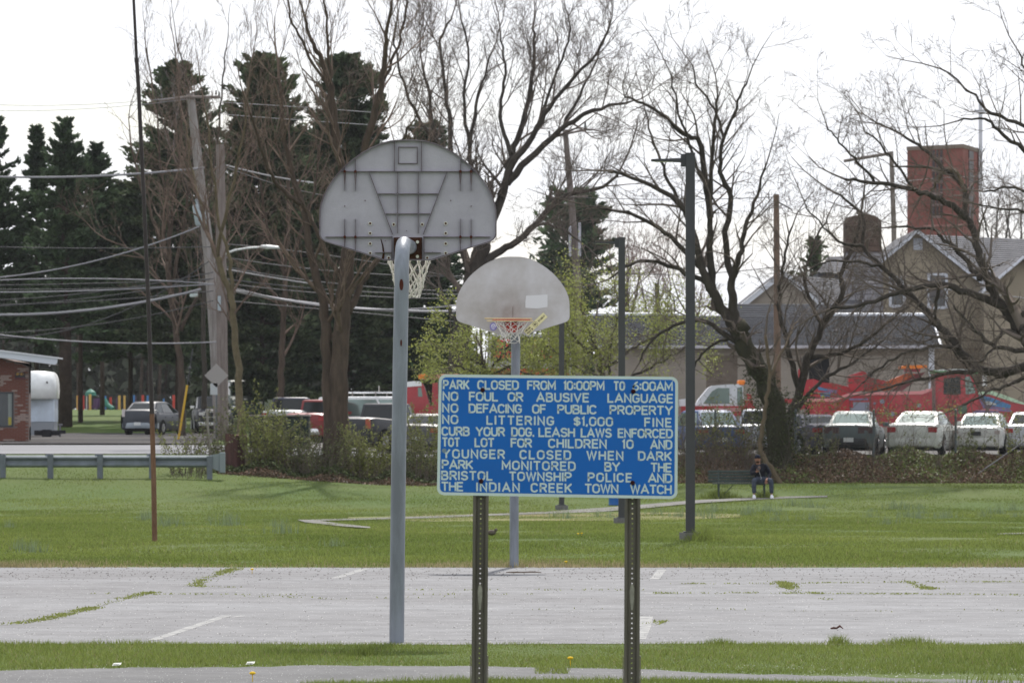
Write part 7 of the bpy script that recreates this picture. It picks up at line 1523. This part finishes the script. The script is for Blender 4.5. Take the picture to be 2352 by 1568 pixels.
# a few fresh sprigs near the fence line (green-red young leaves)
for k, (px, py) in enumerate(((1870,925),(1915,930),(2035,950),(2100,935),(2180,945),(2290,960))):
    d = 171; c = P(px, py, d); r_ = np.random.default_rng(200+k); g = G(px+4, d); segs = []; grow(segs, random.Random(k), Vector((0,0,-.1)), (c-g).normalized(), (c-g).length*1.05, .012, 0, dict(DEF, lev=1, wob=.08, up=.0, prob=.35))
    t = thing('sapling', 'thin sapling with yellow-green tip rising at the fence before the parked vehicles', 'sapling', g, group='saplings at the fence'); V_, F_ = tubes_np(segs, 3); link('stem', npmesh('stem', V_, F_), M_twig, t); leaves('foliage', np.array(c-g)+r_.normal(0, [.22,.2,.16], (130, 3)), r_.uniform(.025,.05,130), M_lime if k % 2 == 0 else M_olive, r_, t)
# leaf litter, ivy and brambles on the bank
M_litb = mat('leaf_litter', (.15,.10,.07), .9, island=.55); M_litg = mat('ground_ivy', (.12,.15,.04), .6, island=.5, trans=.2); M_litp = mat('pale_litter', (.34,.29,.25), .8, island=.3)
def bankfill(name, n, x0, x1, m, hmax, sz, mask=None, y0=167.6, y1=172.6):
    px = rng.uniform(x0, x1, n); y = rng.uniform(y0, y1, n); x = (px-CXP)*y/F; z = H(x, y)+rng.uniform(0, 1, n)**1.6*hmax*(.6+.4*np.sin(x*3.1))
    if mask is not None: k = mask(px, y, rng.uniform(0, 1, n)); x, y, z = x[k], y[k], z[k]
    return leaves(name, np.stack([x, y, z], 1), rng.uniform(*sz, len(x)), m, kind='stuff')
bankfill('leaf_litter', 42000, 1480, 2480, M_litb, .30, (.02,.055)); bankfill('leaf_litter', 2600, 1480, 2480, M_litp, .32, (.015,.045))
bankfill('ground_ivy', 34000, 1480, 2480, M_litg, .42, (.025,.06), lambda px, y, u: (np.sin(px*.021+1.0)+np.sin(px*.009+y)*.7+(px > 1990)*.9 > u*1.6+.15))
bankfill('leaf_litter', 26000, 500, 1060, M_litb, .25, (.02,.055), None, 164.5, 170); bankfill('ground_ivy', 16000, 480, 1060, mat('dull_ivy', (.06,.075,.03), .8, island=.5), .5, (.03,.07), None, 165, 171)
bankfill('leaf_litter', 900, 500, 1060, M_litp, .2, (.015,.04), None, 164, 169)
# brushwood behind the shrubs so the lot reads through stems
def brush(name, n, x0, x1, d0, d1, h, seed, m=M_twig):
    rr = random.Random(seed); segs = []
    for k in range(n):
        px = rr.uniform(x0, x1); d = rr.uniform(d0, d1); x = (px-CXP)*d/F; grow(segs, rr, Vector((x, d, Hs(x, d)-.05)), Vector((rr.uniform(-.4,.4), rr.uniform(-.3,.3), 1)).normalized(), h*rr.uniform(.4, 1.1), .009, 0, dict(DEF, lev=1, seg=(.22,.18), wob=.2, up=.02, rmin=.004, ratio=(.3,.6)))
    V_, F_ = tubes_np(segs, 3); link(name, npmesh(name, V_, F_), m, kind='stuff')
brush('brushwood', 200, 560, 1010, 166, 170, .6, 301); brush('brushwood', 260, 1540, 2480, 169, 171, .5, 302); brush('brushwood', 150, 1540, 1800, 168.5, 171, 1.3, 303); brush('brushwood', 36, 1830, 2480, 170, 172, 1.6, 304)
# thin spring haze over the whole park
q = MB(); q.box(-170, 170, -30, 640, -3, 44); hz = q.obj('haze', None, kind='stuff'); hm = bpy.data.materials.new('haze'); hm.use_nodes = True; hn = hm.node_tree; hn.nodes.remove(hn.nodes['Principled BSDF']); pv = hn.nodes.new('ShaderNodeVolumePrincipled')
pv.inputs['Color'].default_value = (.93,.95,1,1); pv.inputs['Density'].default_value = .00007; hn.links.new(pv.outputs[0], hn.nodes['Material Output'].inputs['Volume']); hz.data.materials.append(hm)
